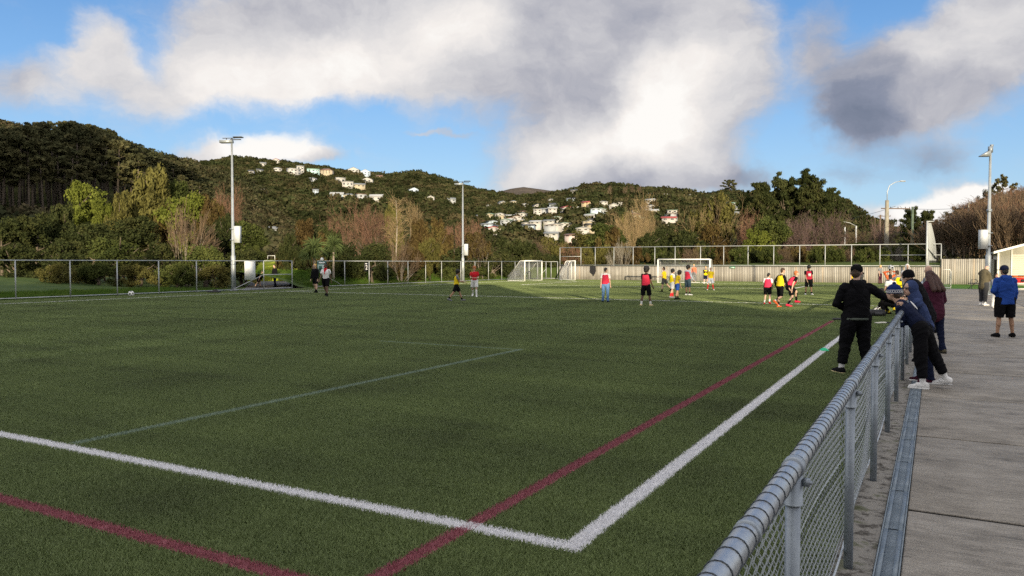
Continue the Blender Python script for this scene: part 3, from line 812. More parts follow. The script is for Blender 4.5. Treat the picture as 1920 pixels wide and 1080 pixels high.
# ---- behind the board wall
T('bare2', 1180, 118, 368, 100, 'bare_tree', 'tree', 'tan bare willow with a broad crown behind the board wall', 'twig_tan', 'twig_tan')
T('bare1', 1205, 124, 366, 60, 'bare_tree', 'tree', 'tan bare willow crown at the right of the broad willow', 'twig_tan', 'twig_tan')
T('bare1', 1195, 108, 400, 90, 'bare_tree', 'tree', 'golden-brown bare willow in front of the broad willow', 'twig_tan', 'twig_tan')
T('scrub0', 1180, 128, 402, 90, 'scrub_tree', 'tree', 'olive foliage low among the tan willows', 'leaf_olive')
T('dense1', 1095, 104, 432, 80, 'broadleaf_tree', 'tree', 'olive green tree above the left end of the upper mesh fence', 'leaf_olive')
T('dense0', 1130, 102, 416, 100, 'broadleaf_tree', 'tree', 'dark rounded tree above the second bays of the upper mesh fence', 'leaf_mid')
T('scrub2', 1150, 92, 428, 90, 'scrub_tree', 'tree', 'dark brownish scrub below the tan willows', 'leaf_brown')
T('dense2', 1238, 100, 425, 80, 'broadleaf_tree', 'tree', 'dark green round-topped tree in front of the long red-roofed house', 'leaf_dark')
T('scrub1', 1215, 94, 436, 90, 'scrub_tree', 'tree', 'dark scrub behind the upper mesh fence left of the main goal', 'leaf_dark')
T('scrub0', 1290, 96, 432, 110, 'scrub_tree', 'tree', 'dark scrub behind the main goal', 'leaf_dark')
T('bare2', 1335, 104, 372, 150, 'bare_tree', 'tree', 'wide fan-branched olive-brown bare tree left of the big dark conifers', 'twig_tan', 'trunk_pale')
T('scrub1', 1345, 108, 362, 130, 'scrub_tree', 'tree', 'olive crown over the wide fan-branched tree', 'leaf_olive')
T('scrub2', 1330, 98, 420, 110, 'scrub_tree', 'tree', 'olive-brown scrub below the wide fan-branched tree', 'leaf_brown')
T('macro0', 1425, 108, 342, 100, 'macrocarpa_tree', 'tree', 'dark conifer at the left of the big dark clump', 'leaf_dark')
T('macro1', 1468, 112, 332, 110, 'macrocarpa_tree', 'tree', 'second dark conifer from the left in the big clump', 'leaf_dark')
T('macro2', 1515, 110, 326, 110, 'macrocarpa_tree', 'tree', 'tallest dark conifer of the big clump', 'leaf_dark')
T('macro0', 1552, 114, 352, 90, 'macrocarpa_tree', 'tree', 'dark conifer at the right shoulder of the big clump', 'leaf_dark')
T('macro1', 1400, 112, 366, 70, 'macrocarpa_tree', 'tree', 'low dark conifer at the left edge of the big clump', 'leaf_mid')
T('bare1', 1405, 98, 398, 60, 'bare_tree', 'tree', 'russet bare tree low in front of the dark conifers', 'twig_red')
T('dense3', 1446, 96, 402, 88, 'broadleaf_tree', 'tree', 'yellow-green tree in front of the dark conifers', 'leaf_mid')
T('dense1', 1420, 92, 428, 70, 'broadleaf_tree', 'tree', 'low light green tree behind the upper mesh fence', 'leaf_light')
T('bare2', 1515, 98, 396, 90, 'bare_tree', 'tree', 'purplish bare tree in front of the tallest conifer', 'twig_purple', 'twig_purple')
T('bare1', 1550, 100, 398, 80, 'bare_tree', 'tree', 'purplish bare tree right of the dark conifers', 'twig_purple', 'twig_purple')
T('bare1', 1490, 96, 402, 60, 'bare_tree', 'tree', 'purplish bare tree beside the yellow-green tree', 'twig_purple', 'twig_purple')
T('bare2', 1625, 104, 404, 90, 'bare_tree', 'tree', 'brown bare tree left of the concrete power pole', 'twig_brown')
T('bare1', 1668, 102, 412, 80, 'bare_tree', 'tree', 'brown bare tree right of the concrete power pole', 'twig_purple')
T('bare1', 1600, 106, 428, 60, 'bare_tree', 'tree', 'low brown bare tree right of the street lamps', 'twig_brown')
T('macro2', 1706, 118, 392, 60, 'macrocarpa_tree', 'tree', 'dark ragged conifer behind the green power pole', 'leaf_dark')
T('macro0', 1738, 124, 394, 70, 'macrocarpa_tree', 'tree', 'dark ragged conifer behind the tall ball net', 'leaf_dark')
T('dense2', 1745, 100, 440, 80, 'broadleaf_tree', 'tree', 'green tree behind the right end of the upper mesh fence', 'leaf_mid')
T('dense0', 1610, 98, 452, 90, 'broadleaf_tree', 'tree', 'low green tree behind the upper fence left of the power pole', 'leaf_mid')
T('dense3', 1690, 96, 455, 80, 'broadleaf_tree', 'tree', 'low green tree behind the upper fence right of the power pole', 'leaf_mid')
T('dense2', 1545, 96, 455, 90, 'broadleaf_tree', 'tree', 'low olive tree behind the upper fence below the purplish trees', 'leaf_olive')
g5 = [(1075, 'bare1', 'twig_red', 458), (1100, 'scrub0', 'leaf_olive', 462), (1135, 'scrub1', 'leaf_olive', 458), (1165, 'fan0', 'twig_pale', 452), (1195, 'scrub2', 'leaf_brown', 462),
      (1235, 'bush0', 'leaf_mid', 470), (1262, 'bush1', 'leaf_dark', 466), (1290, 'bare1', 'twig_brown', 462), (1320, 'scrub0', 'leaf_dark', 464), (1352, 'scrub2', 'leaf_brown', 462),
      (1385, 'dense1', 'leaf_mid', 462), (1412, 'scrub1', 'leaf_dark', 464), (1440, 'dense2', 'leaf_mid', 458), (1472, 'bare1', 'twig_brown', 462), (1500, 'scrub0', 'leaf_brown', 462),
      (1530, 'scrub2', 'leaf_mid', 462), (1565, 'bush2', 'leaf_mid', 462), (1595, 'bare1', 'twig_brown', 462), (1622, 'scrub1', 'leaf_mid', 464), (1655, 'bush0', 'leaf_mid', 466), (1682, 'fan0', 'twig_pale', 458), (1712, 'dense3', 'leaf_mid', 462), (1745, 'dense0', 'leaf_olive', 462)]
for i, (px, kd, mt_, yt) in enumerate(g5):
    bare_ = kd[:4] in ('bare', 'fan0')
    T(kd, px, 84+(i % 3)*2, yt, 52, 'bare_shrub' if bare_ else 'bank_shrub', 'shrub', ('leafless brown shrub' if bare_ else 'leafy shrub')+' seen through the upper mesh fence on the far bank', mt_, None, ('leafless' if bare_ else 'leafy')+' shrubs behind the upper mesh fence')
for i, px in enumerate(range(1062, 1770, 27)):
    T(['bush0', 'scrub0', 'bush1', 'bush2'][i % 4], px+(i*7 % 11), 93+(i % 3)*3, 458+(i*5 % 9), 58, 'bank_shrub', 'shrub', 'leafy shrub seen through the upper mesh fence on the far bank', ['leaf_dark', 'leaf_brown', 'leaf_mid', 'leaf_olive'][(i*3) % 4], None, 'leafy shrubs behind the upper mesh fence')
for (x, y, hh) in ((-37.0, 75.2, 2.6), (-39.4, 76.5, 3.2), (-35.6, 77.0, 3.0), (-41.5, 78, 3.6)):
    plant('scrub1', x, y, .2, hh, 3.4, 'corner_shrub', 'shrub', 'dark shrub behind the dark mesh corner of the field', 'leaf_dark', None, 'dark shrubs at the field corner')
# ---- the wooded slope at the right
k = 0
for px in range(1772, 2010, 13):
    for rr, lift in ((90, 0), (104, 0), (120, 0), (138, 0)):
        a = az_of(px+random.uniform(-8, 8)); r_ = rr+random.uniform(-5, 5)
        z = float(H_RIGHT.z(np.array([a]), np.array([float(r_)]))[0])
        if px < 1800 and rr > 110: continue
        top = np.interp(px, [1760, 1790, 1830, 1870, 1920, 2000], [425, 402, 388, 372, 352, 335])
        zt = CAM_H+(492-top)/FPX*r_*math.cos(a+YAW)
        hgt = min(max(zt-z, 4.5), 8.5) if rr > 110 else random.uniform(5.5, 7.5)
        hgt = min(hgt, max(zt-z, 3.5))
        plant(['sticks0', 'sticks1', 'bare1'][k % 3], r_*math.sin(a), r_*math.cos(a), z-.2, hgt, random.uniform(4.5, 6.5), 'bare_tree', 'tree',
              'leafless brown tree standing close among others on the right slope', ['twig_brown', 'twig_red', 'twig_brown'][(k//2) % 3], 'trunk_pale' if k % 4 == 0 else 'twig_brown', 'bare trees on the right slope')
        k += 1
sctree('umbrella0', H_RIGHT, 1880, 395, 331, 46, 'pine_tree', 'tree', 'dark pine standing highest on the right slope', 'pine')
sctree('dense1', H_RIGHT, 1850, 400, 352, 30, 'pine_tree', 'tree', 'small dark conifer left of the highest pine on the right slope', 'pine')
for px, yb, yt in ((1795, 418, 384), (1818, 408, 376), (1838, 402, 374)):
    sctree('dense%d' % (px % 3), H_RIGHT, px, yb, yt, 42, 'broadleaf_tree', 'tree', 'olive green evergreen on the skyline of the right slope', 'leaf_olive', 'evergreens on the skyline of the right slope')
# skyline pines on the village hill
sctree('umbrella0', H_VILL, 1106, 352, 334, 30, 'pine_tree', 'tree', 'dark bushy pine on the village hill skyline, left of a pair', 'pine')
sctree('umbrella1', H_VILL, 1134, 353, 334, 32, 'pine_tree', 'tree', 'flat-topped pine on the village hill skyline, right of a pair', 'pine')
sctree('umbrella1', H_VILL, 1367, 366, 337, 36, 'pine_tree', 'tree', 'lone umbrella-shaped pine on the skyline left of the dark conifers', 'pine')
for px in (700, 709, 718): sctree('umbrella0', H_TOWN, px, 325, 311, 12, 'pine_tree', 'tree', 'small dark pine of the trio on the far ridge', 'pine', 'trio of pines on the far ridge')
for px in (1148, 1172, 1182, 1196): sctree('bare0', H_VILL, px, 380, 346, 18, 'bare_tree', 'tree', 'tall thin leafless tree on the village hill skyline above the willows', 'twig_brown', 'thin bare trees on the village hill')
# pine plantation on the left hill
k = 0
for rr in (228, 248, 270, 295, 325, 355, 383):
    for px in np.arange(-60, 380, 17 if rr > 300 else 14):
        pxx = px+random.uniform(-5, 5); a = az_of(pxx); r_ = rr+random.uniform(-8, 8)
        z = float(H_PINE.z(np.array([a]), np.array([float(r_)]))[0])
        sky = np.interp(pxx, [-60, 0, 30, 60, 100, 150, 185, 215, 260, 300, 340, 380], [232, 236, 240, 228, 226, 226, 236, 252, 272, 292, 300, 318])
        zt = CAM_H+(492-sky)/FPX*r_*math.cos(a+YAW)
        hgt = min(random.uniform(18, 25) if pxx < 260 else random.uniform(8, 13), zt-z-random.uniform(0, 1.5))
        if rr < 290 and pxx > 300: continue
        if hgt < 5: continue
        plant('pine%d' % (k % 3), r_*math.sin(a), r_*math.cos(a), z-.5, hgt, random.uniform(7, 11), 'pine_tree', 'tree', 'tall dark pine in the plantation on the left hill', 'pine', None, 'pines of the plantation on the left hill')
        k += 1

# ---- houses on the hills
HOUSES = []
def house_mats(nm, wall, roof):
    key = 'hw_%s' % (wall,)
    if key not in M: M[key] = mat('painted_weatherboard', wall, .7, tuple(c*.88 for c in wall), 1.5)
    k2 = 'hr_%s' % (roof,)
    if k2 not in M: M[k2] = mat('painted_iron_roof', roof, .5, tuple(c*.8 for c in roof), 2)
    return M[key], M[k2]
M['pane'] = mat('dark_window_glass', (.03, .04, .05), .15, spec=.8)
WHITE, CREAM, GREY, TEAL, BLUEG, TAN, PINK = (.40, .39, .375), (.38, .33, .24), (.33, .35, .37), (.36, .52, .52), (.42, .50, .58), (.48, .38, .24), (.60, .50, .47)
RDARK, RGREY, RRED, RGREEN, RLIGHT, RBROWN = (.05, .055, .065), (.17, .185, .20), (.26, .05, .045), (.13, .21, .16), (.33, .345, .36), (.14, .08, .06)
def house(hill, px, ybase, wpx, hpx, wall, roof, style, label, yaw=None, two=False, xyz=None):
    if xyz is None:
        x, y, z, r = hill.hit(px, ybase)
    else: x, y, z = xyz
    dep = max(x*FW[0]+y*FW[1], 1)
    kk_ = .80 if hill is H_VILL else .92; W = max(kk_*wpx/FPX*dep, 4); Hh = kk_*(.86 if hill is H_VILL else 1)*hpx/FPX*dep; D = min(max(W*.62, 5), 11)
    HOUSES.append((x, y, W, random.uniform(.25, 1)))
    face = math.atan2(-y, -x)+math.pi/2          # local -Y looks down the valley, towards the pitch
    rot = face+(random.uniform(-.5, .5) if yaw is None else yaw)
    wm, rm = house_mats(label, wall, roof)
    root = thing('house', label, 'house', (x, y, z+(2.2 if hill else 0)), rot)
    wallh = Hh*(.62 if style != 'flat' else .9); b = MB()
    dz = -4.0
    b.box((-W/2, -D/2, dz), (W/2, D/2, wallh))
    r_ = MB(); o = .35
    if style == 'gable':       # gable end towards the view
        b.add([(-W/2, -D/2, wallh), (W/2, -D/2, wallh), (0, -D/2, Hh-.15)], [(0, 1, 2)])
        b.add([(-W/2, D/2, wallh), (W/2, D/2, wallh), (0, D/2, Hh-.15)], [(2, 1, 0)])
        for s in (-1, 1):
            r_.add([(0, -D/2-o, Hh), (0, D/2+o, Hh), (s*(W/2+o), D/2+o, wallh-.1), (s*(W/2+o), -D/2-o, wallh-.1), (0, -D/2-o, Hh+.2), (0, D/2+o, Hh+.2), (s*(W/2+o), D/2+o, wallh+.1), (s*(W/2+o), -D/2-o, wallh+.1)], [(0, 1, 2, 3), (4, 7, 6, 5), (0, 3, 7, 4), (1, 5, 6, 2), (3, 2, 6, 7)])
    elif style == 'side':      # ridge along the front
        b.add([(-W/2, -D/2, wallh), (-W/2, D/2, wallh), (-W/2, 0, Hh-.15)], [(2, 1, 0)])
        b.add([(W/2, -D/2, wallh), (W/2, D/2, wallh), (W/2, 0, Hh-.15)], [(0, 1, 2)])
        for s in (-1, 1):
            r_.add([(-W/2-o, 0, Hh), (W/2+o, 0, Hh), (W/2+o, s*(D/2+o), wallh-.1), (-W/2-o, s*(D/2+o), wallh-.1), (-W/2-o, 0, Hh+.2), (W/2+o, 0, Hh+.2), (W/2+o, s*(D/2+o), wallh+.1), (-W/2-o, s*(D/2+o), wallh+.1)], [(0, 1, 2, 3), (4, 7, 6, 5), (0, 3, 7, 4), (1, 5, 6, 2), (3, 2, 6, 7)])
    elif style == 'hip':
        e = min(D/2, W/2-.3)
        r_.add([(-W/2-o, -D/2-o, wallh), (W/2+o, -D/2-o, wallh), (W/2+o, D/2+o, wallh), (-W/2-o, D/2+o, wallh), (-W/2+e, 0, Hh), (W/2-e, 0, Hh)], [(0, 1, 5, 4), (2, 3, 4, 5), (3, 2, 1, 0)])
        r_.f.append(np.array([(1, 2, 5), (3, 0, 4)])+r_.n-6); r_.mi.append(np.zeros(2, int))
    else:                      # flat or low mono-pitch
        r_.box((-W/2-o, -D/2-o, wallh+.002), (W/2+o, D/2+o, Hh))
    b.build('wall', wm, root)
    r_.build('roof', rm, root)
    nw = max(2, int(W/3.2)); fl = 2 if (Hh > 5.5 or two) else 1
    wmesh = M.get('winmesh')
    if wmesh is None:
        q = MB(); q.box((-.5, -.06, -.5), (.5, 0, .5)); wmesh = M['winmesh'] = q.mesh('window', M['pane'])
        q = MB()
        for lo, hi in (((-.56, -.09, -.58), (.56, .01, -.5)), ((-.56, -.09, .5), (.56, .01, .58)), ((-.56, -.09, -.5), (-.5, .01, .5)), ((.5, -.09, -.5), (.56, .01, .5))): q.box(lo, hi)
        M['winframe'] = q.mesh('window_frame', M['white_paint'])
    hw = wallh/fl
    for f_ in range(fl):
        for i in range(nw):
            w_ = inst('window', wmesh, root, (-W/2+W*(i+.5)/nw, -D/2-.02, hw*(f_+.52)), (0, 0, 0), (W/nw*random.uniform(.36, .5), 1, hw*.40))
            if dep < 500 and wpx > 18: inst('frame', M['winframe'], w_)
    return root
V, TN = H_VILL, H_TOWN
house(TN, 577, 310, 26, 14, WHITE, RGREY, 'flat', 'large pale two-storey house with flat roof highest on the town ridge', .2)
house(TN, 545, 306, 14, 7, GREY, RDARK, 'hip', 'grey hip-roofed house on the ridge left of the large pale house')
house(TN, 519, 308, 12, 7, WHITE, RRED, 'gable', 'small white gabled house with red roof on the far ridge')
house(TN, 493, 315, 12, 7, WHITE, RGREY, 'side', 'small white house at the left end of the ridge houses')
house(TN, 520, 325, 16, 7, WHITE, RLIGHT, 'hip', 'low white house with pale roof left of the white row')
house(TN, 551, 332, 24, 12, WHITE, RLIGHT, 'flat', 'white flat-roofed house at the left of the sunlit row')
house(TN, 563, 330, 14, 16, WHITE, RGREY, 'flat', 'taller white block joined to the sunlit row')
house(TN, 587, 332, 24, 12, TEAL, RGREEN, 'flat', 'pale teal house in the middle of the sunlit row')
house(TN, 612, 331, 26, 12, CREAM, RBROWN, 'hip', 'cream house with brown hip roof at the right of the sunlit row')
house(TN, 646, 322, 24, 10, WHITE, RDARK, 'side', 'long white house with dark roof below the ridge trees', .1)
house(TN, 662, 330, 22, 13, WHITE, RGREY, 'gable', 'white gabled house stepping down from the long dark-roofed one', .1)
house(TN, 684, 334, 20, 13, BLUEG, RLIGHT, 'gable', 'pale blue-grey house at the lower end of the stepped white houses', .2)
house(TN, 638, 348, 18, 11, WHITE, RLIGHT, 'flat', 'small white cube house above the slope scrub')
house(TN, 652, 354, 22, 10, WHITE, RGREY, 'flat', 'bright white flat house just below the white cube house')
house(TN, 672, 356, 26, 8, CREAM, RGREY, 'side', 'long low cream house on the town hillside', .1)
house(TN, 690, 347, 20, 10, WHITE, RGREY, 'gable', 'white house with steep grey gable below the ridge')
house(TN, 712, 340, 12, 8, TAN, RBROWN, 'side', 'small tan wooden house alone on the bare spur')
house(TN, 585, 344, 18, 7, GREY, RGREY, 'hip', 'grey house low in the scrub under the sunlit row')
house(H_BUSH, 492, 372, 17, 12, WHITE, RGREY, 'gable', 'isolated white house with steep gable on the dark slope', .3)
house(H_BUSH, 529, 374, 22, 8, GREY, RRED, 'side', 'small house with red roof on the dark slope')
house(TN, 632, 378, 26, 12, BLUEG, RLIGHT, 'side', 'blue-grey house above the russet bare tree')
house(TN, 655, 378, 22, 10, CREAM, RGREY, 'hip', 'cream hip-roofed house above the russet bare tree')
house(TN, 678, 378, 20, 9, GREY, RBROWN, 'flat', 'brownish flat-roofed house among the slope trees')
house(TN, 706, 382, 26, 12, WHITE, RLIGHT, 'side', 'white house with pale roof behind the steep white gable')
house(V, 712, 396, 24, 17, WHITE, RDARK, 'gable', 'tall white house with steep dark roof above the bare trees', .5, True)
house(V, 692, 396, 10, 10, WHITE, RBROWN, 'gable', 'small white pointed gable peeping out left of the tall white house', 0)
house(TN, 775, 366, 18, 10, BLUEG, RDARK, 'gable', 'dark-roofed blue-grey house alone on the shaded slope')
house(TN, 808, 381, 14, 8, WHITE, RLIGHT, 'gable', 'small white house on the shaded slope left of the second mast')
house(TN, 846, 384, 16, 8, GREY, RGREY, 'side', 'grey house just left of the second mast')
house(V, 873, 390, 20, 10, GREY, RRED, 'side', 'grey house with reddish roof just right of the second mast')
house(V, 888, 388, 16, 8, WHITE, RDARK, 'side', 'white house with dark roof at the left end of the village')
house(V, 892, 394, 18, 7, CREAM, RLIGHT, 'hip', 'long cream bungalow below the dark-roofed white house')
house(V, 909, 388, 7, 9, WHITE, RGREY, 'gable', 'narrow white gable at the left end of the village')
house(V, 919, 393, 8, 6, WHITE, RLIGHT, 'hip', 'tiny bright white cottage left in the village')
house(V, 941, 390, 10, 10, WHITE, RGREY, 'gable', 'small white gabled house below the wooded ridge')
house(V, 963, 388, 15, 9, CREAM, RGREY, 'hip', 'pale yellow house below the wooded ridge')
house(V, 986, 394, 18, 9, WHITE, RLIGHT, 'hip', 'white house with pale hip roof right of the pale yellow one')
house(V, 1007, 395, 10, 7, WHITE, RDARK, 'gable', 'small white house with dark gable in the village centre')
house(V, 1036, 386, 10, 9, WHITE, RGREY, 'gable', 'white house tucked above the blue-grey house')
house(V, 1038, 396, 20, 10, BLUEG, RDARK, 'side', 'two-storey blue-grey house in the village centre', 0)
house(V, 1036, 404, 20, 10, WHITE, RLIGHT, 'side', 'white house right under the blue-grey house', 0)
house(V, 1008, 409, 9, 12, WHITE, RLIGHT, 'flat', 'narrow white two-storey house in the village centre', 0, True)
house(V, 1022, 404, 14, 7, GREY, RGREY, 'side', 'grey house between the narrow white house and the white house')
house(V, 1072, 387, 20, 11, TEAL, RGREY, 'side', 'pale teal two-storey house below the skyline')
house(V, 1077, 367, 16, 9, WHITE, RDARK, 'side', 'white house high under the skyline pines')
house(V, 1098, 370, 12, 6, WHITE, RLIGHT, 'hip', 'small white house high to the right under the skyline pines')
house(V, 1061, 402, 13, 9, WHITE, RRED, 'gable', 'white gabled house right of the village centre')
house(V, 1082, 400, 12, 6, WHITE, RLIGHT, 'hip', 'bright white hip-roofed cottage right of the village centre')
house(V, 1101, 392, 14, 8, TAN, RRED, 'side', 'brown house with red roof among the trees')
house(V, 1117, 405, 24, 8, BLUEG, RLIGHT, 'hip', 'long pale blue bungalow left of the willows')
house(V, 1130, 390, 14, 7, WHITE, RGREY, 'hip', 'small white house above the long blue bungalow')
house(V, 978, 415, 18, 9, WHITE, RLIGHT, 'flat', 'white boxy house with balcony low in the village')
house(V, 938, 412, 10, 7, WHITE, RLIGHT, 'hip', 'small white house alone low on the village slope')
house(V, 900, 415, 14, 6, GREY, RGREY, 'side', 'grey shed-like house in the shade above the scrub')
house(V, 950, 427, 16, 9, GREY, RGREEN, 'gable', 'house with a wide grey-green gable low in the village')
house(V, 977, 426, 20, 7, CREAM, RLIGHT, 'hip', 'long cream house low in the village')
house(V, 1005, 431, 22, 9, WHITE, RLIGHT, 'side', 'long white house low in the village, left of a pair')
house(V, 1030, 428, 22, 7, WHITE, RGREY, 'side', 'long bright house low in the village, right of a pair')
house(V, 1058, 432, 15, 6, WHITE, RGREEN, 'hip', 'small white house with greenish roof low among trees')
house(V, 1103, 430, 16, 6, CREAM, RLIGHT, 'hip', 'small cream house low beside the willows')
house(V, 1093, 446, 14, 9, WHITE, RLIGHT, 'gable', 'white house just above the left end of the upper fence')
house(V, 914, 434, 14, 7, BLUEG, RGREY, 'side', 'blue-grey house above the rust-brown scrub')
house(V, 920, 442, 20, 8, WHITE, RRED, 'gable', 'white and pink gabled house above the rust-brown scrub')
house(V, 1035, 456, 26, 11, WHITE, RGREY, 'side', 'white house with balcony just above the corner of the field')
house(V, 1076, 458, 14, 8, PINK, RBROWN, 'side', 'pinkish house behind the left end of the upper fence')
house(V, 1150, 400, 16, 12, WHITE, RLIGHT, 'gable', 'bright white house seen through the left willow')
house(V, 1218, 374, 12, 8, WHITE, RGREY, 'side', 'white house upper right of the willows')
house(V, 1220, 386, 14, 7, WHITE, RLIGHT, 'side', 'white house just under the one upper right of the willows')
house(V, 1246, 377, 26, 10, WHITE, RLIGHT, 'gable', 'white house with many gables right of the willows')
house(V, 1220, 398, 14, 8, WHITE, RGREY, 'hip', 'white house above the pale yellow bungalow')
house(V, 1222, 410, 28, 11, CREAM, RLIGHT, 'side', 'pale yellow bungalow right of the willows', .1)
house(V, 1260, 410, 12, 9, WHITE, RGREEN, 'flat', 'square white house beside the pale yellow bungalow')
house(V, 1254, 425, 32, 11, WHITE, RRED, 'side', 'long white house with red roof above the main goal', 0)
house(V, 1295, 376, 14, 7, WHITE, RLIGHT, 'gable', 'white gabled house under the right skyline')
house(V, 1314, 382, 16, 8, WHITE, RGREY, 'side', 'white house with grey roof left of the umbrella pine')
house(V, 1321, 362, 9, 5, CREAM, RGREY, 'hip', 'tiny cream house on the right skyline')
house(V, 1370, 380, 10, 6, WHITE, RLIGHT, 'hip', 'small white house below the umbrella pine')
house(V, 1386, 402, 18, 8, WHITE, RGREY, 'side', 'white house left of the dark conifers')
hr_ = random.Random(21)
for k in range(46):
    px = hr_.uniform(885, 1395); yb = hr_.uniform(372, 440)
    if any(abs(px-q) < 9 for q in (0,)): continue
    house(V, px, yb, hr_.uniform(9, 14), hr_.uniform(5.5, 8), hr_.choice([WHITE, WHITE, CREAM, GREY, BLUEG]), hr_.choice([RDARK, RGREY, RLIGHT, RBROWN, RGREEN]), hr_.choice(['side', 'hip', 'gable']), 'small pale house half hidden among the trees of the village slope')['group'] = 'half-hidden houses on the village slope'
for k in range(8):
    house(TN, hr_.uniform(400, 860), hr_.uniform(322, 372), hr_.uniform(10, 15), hr_.uniform(5, 7), hr_.choice([WHITE, GREY, BLUEG]), hr_.choice([RDARK, RGREY, RBROWN]), hr_.choice(['side', 'hip']), 'tiny house half hidden in the bush of the distant town hill')['group'] = 'half-hidden houses on the town hill'
# low buildings seen through the gap by the gate
x_, y_ = plane_at(508, 300)
house(None, 0, 0, 52, 14, GREY, RGREY, 'side', 'long grey-roofed building above the gap by the gate', 0, xyz=(x_, y_, 13.0))
x_, y_ = plane_at(515, 280)
house(None, 0, 0, 44, 6, TEAL, RGREEN, 'flat', 'low building with pale green roof in the gap by the gate', 0, xyz=(x_, y_, 6.5))
x_, y_ = plane_at(512, 265)
house(None, 0, 0, 40, 6, WHITE, RLIGHT, 'flat', 'low white building in the gap by the gate', 0, xyz=(x_, y_, 3.6))

# ---- evergreen cover on the hills: one mass per hill, crowns set out on its surface
def blob_crown(seed, r=2.6, mt='hillbush'):
    g = np.random.default_rng(seed)
    c = g.normal(size=(9, 3))*np.array([r*.42, r*.42, r*.22])+np.array([0, 0, r*.55]); rad = r*(.32+.25*g.random(9))
    mb = MB(); v, f = leaf_cloud(g, c, rad, 34, r*.24, (1, 1, .8), 0, 1.3, .75); mb.add(v, f)
    return proto('hill_crown', mb.mesh('hill_crown', M[mt]))
def hill_cover(hill, n, protos, name, label, x0, x1, y_lo=.05, size=(.7, 1.5), near_houses=True):
    a0, a1 = az_of(x0), az_of(x1)
    a = rng.random(n)*(a1-a0)+a0
    t = y_lo+(1.01-y_lo)*np.sqrt(rng.random(n))
    r = hill.r0+(hill.R-hill.r0)*t
    z = hill.z(a, r); x = r*np.sin(a); y = r*np.cos(a)
    keep = np.ones(n, bool)
    for hx, hy, W, op in HOUSES:
        hr = math.hypot(hx, hy); ux, uy = hx/hr, hy/hr
        u = x*ux+y*uy; v = x*uy-y*ux
        keep &= ~((u < hr+8) & (u > hr-46*op) & (np.abs(v) < W*.45+.8*op))
    if hill is H_PINE: keep &= (r < 224) | (a > az_of(330))
    x, y, z = x[keep], y[keep], z[keep]; m_ = len(x)
    s = rng.uniform(size[0], size[1], m_)*(.75+.5*fbm(x/40, y/40, 2)*1.4)
    s = np.minimum(s, size[1]*1.2)
    sc_ = np.stack([s, s, s*rng.uniform(.8, 1.2, m_)], 1)
    ro = np.zeros((m_, 3)); ro[:, 2] = rng.random(m_)*6.28
    return gn_scatter(name, protos, np.stack([x, y, z-.4], 1), sc_, ro, rng.integers(0, len(protos), m_), label=label, cat='bush cover')
pr = [blob_crown(400+k) for k in range(4)]
pr2 = [blob_crown(410+k, mt='hillbush2') for k in range(4)]
hill_cover(H_VILL, 9000, pr2, 'hillside_bush', 'evergreen bush covering the village hillside between the houses', 700, 1660, size=(.7, 1.6))
hill_cover(H_TOWN, 9500, pr2, 'hillside_bush', 'evergreen bush covering the distant town hill', 250, 1120, y_lo=.12, size=(.8, 1.9))
hill_cover(H_BUSH, 6500, pr, 'hillside_bush', 'dark evergreen bush covering the ridge right of the pine plantation', -80, 700, y_lo=.1, size=(.8, 1.8))
hill_cover(H_PINE, 4200, pr, 'hillside_bush', 'dark evergreen bush on the lower slope below the pine plantation', -120, 620, y_lo=.02, size=(.6, 1.4))
hill_cover(H_RIGHT, 500, pr, 'hillside_bush', 'low evergreen undergrowth beneath the bare trees on the right slope', 1740, 2060, y_lo=.0, size=(.25, .5))
print('bush', sum(len(o.data.vertices) for o in bpy.data.objects if o.get('kind') == 'stuff'))

# ------------------------------------------------------------------ unseen blockers behind the camera, shaped to throw the evening shade
def off_tree(x, y, hh, ww, kind):
    plant(kind, x, y, -.06, hh, ww, 'shade_tree', 'tree', 'tall dark tree standing behind the photographer, out of the picture', 'leaf_dark', None, 'trees behind the photographer')
D_ = np.array([-.60, .80]); S_ = np.array([.80, .60])         # along the light, and across it
def rs(r, s): p = D_*r+S_*s; return float(p[0]), float(p[1])
TE = math.tan(SUN_EL)
# unseen clubhouse: stepped roof heights set to put the near half of the pitch in shade
cb = MB(); R0 = -38.0
def shade_height(r): return TE*(r-R0)
for s0, s1, reach, dep_ in ((-60, -34, 60, 12), (-34, -8, 58, 12), (-8, 7, 62, 12), (7, 13.5, 36.5, 10), (13.5, 17.5, 27, 10), (17.5, 30, 20.5, 10), (30, 45, 18, 10)):
    h_ = shade_height(reach)
    a, b_, c_, d_ = rs(R0, s0), rs(R0, s1), rs(R0-dep_, s1), rs(R0-dep_, s0)
    cb.add([(*a, -.06), (*b_, -.06), (*c_, -.06), (*d_, -.06), (*a, h_), (*b_, h_), (*c_, h_), (*d_, h_)],
           [(0, 1, 5, 4), (1, 2, 6, 5), (2, 3, 7, 6), (3, 0, 4, 7), (4, 5, 6, 7)])
M['club'] = mat('painted_block_wall', (.42, .40, .36), .8, (.36, .34, .31), 1)
o = cb.build('clubhouse', M['club']); tag(o, 'long unseen clubhouse behind the photographer, stepped to shade the near pitch', 'building')
g = np.random.default_rng(5)
for s_, reach in [(-58, 82), (-49, 74), (-40, 80), (-31, 71), (-22, 78), (-14, 72), (-6, 80), (1, 72)]:
    x, y = rs(R0-14, s_); off_tree(x, y, TE*(reach+52)+.5, 11, 'dense%d' % g.integers(4))
M['slat_sheet'] = mat('shadow_slat_sheet', (.30, .31, .32), .6)
gs2 = thing('shadow_slats', 'thin unseen slats added behind the photographer to cast shadow bands on the field', 'shadow_slats', (0, 0, 0))  # unseen slats added only to throw shadow bands across the pitch
Rb = -56.0
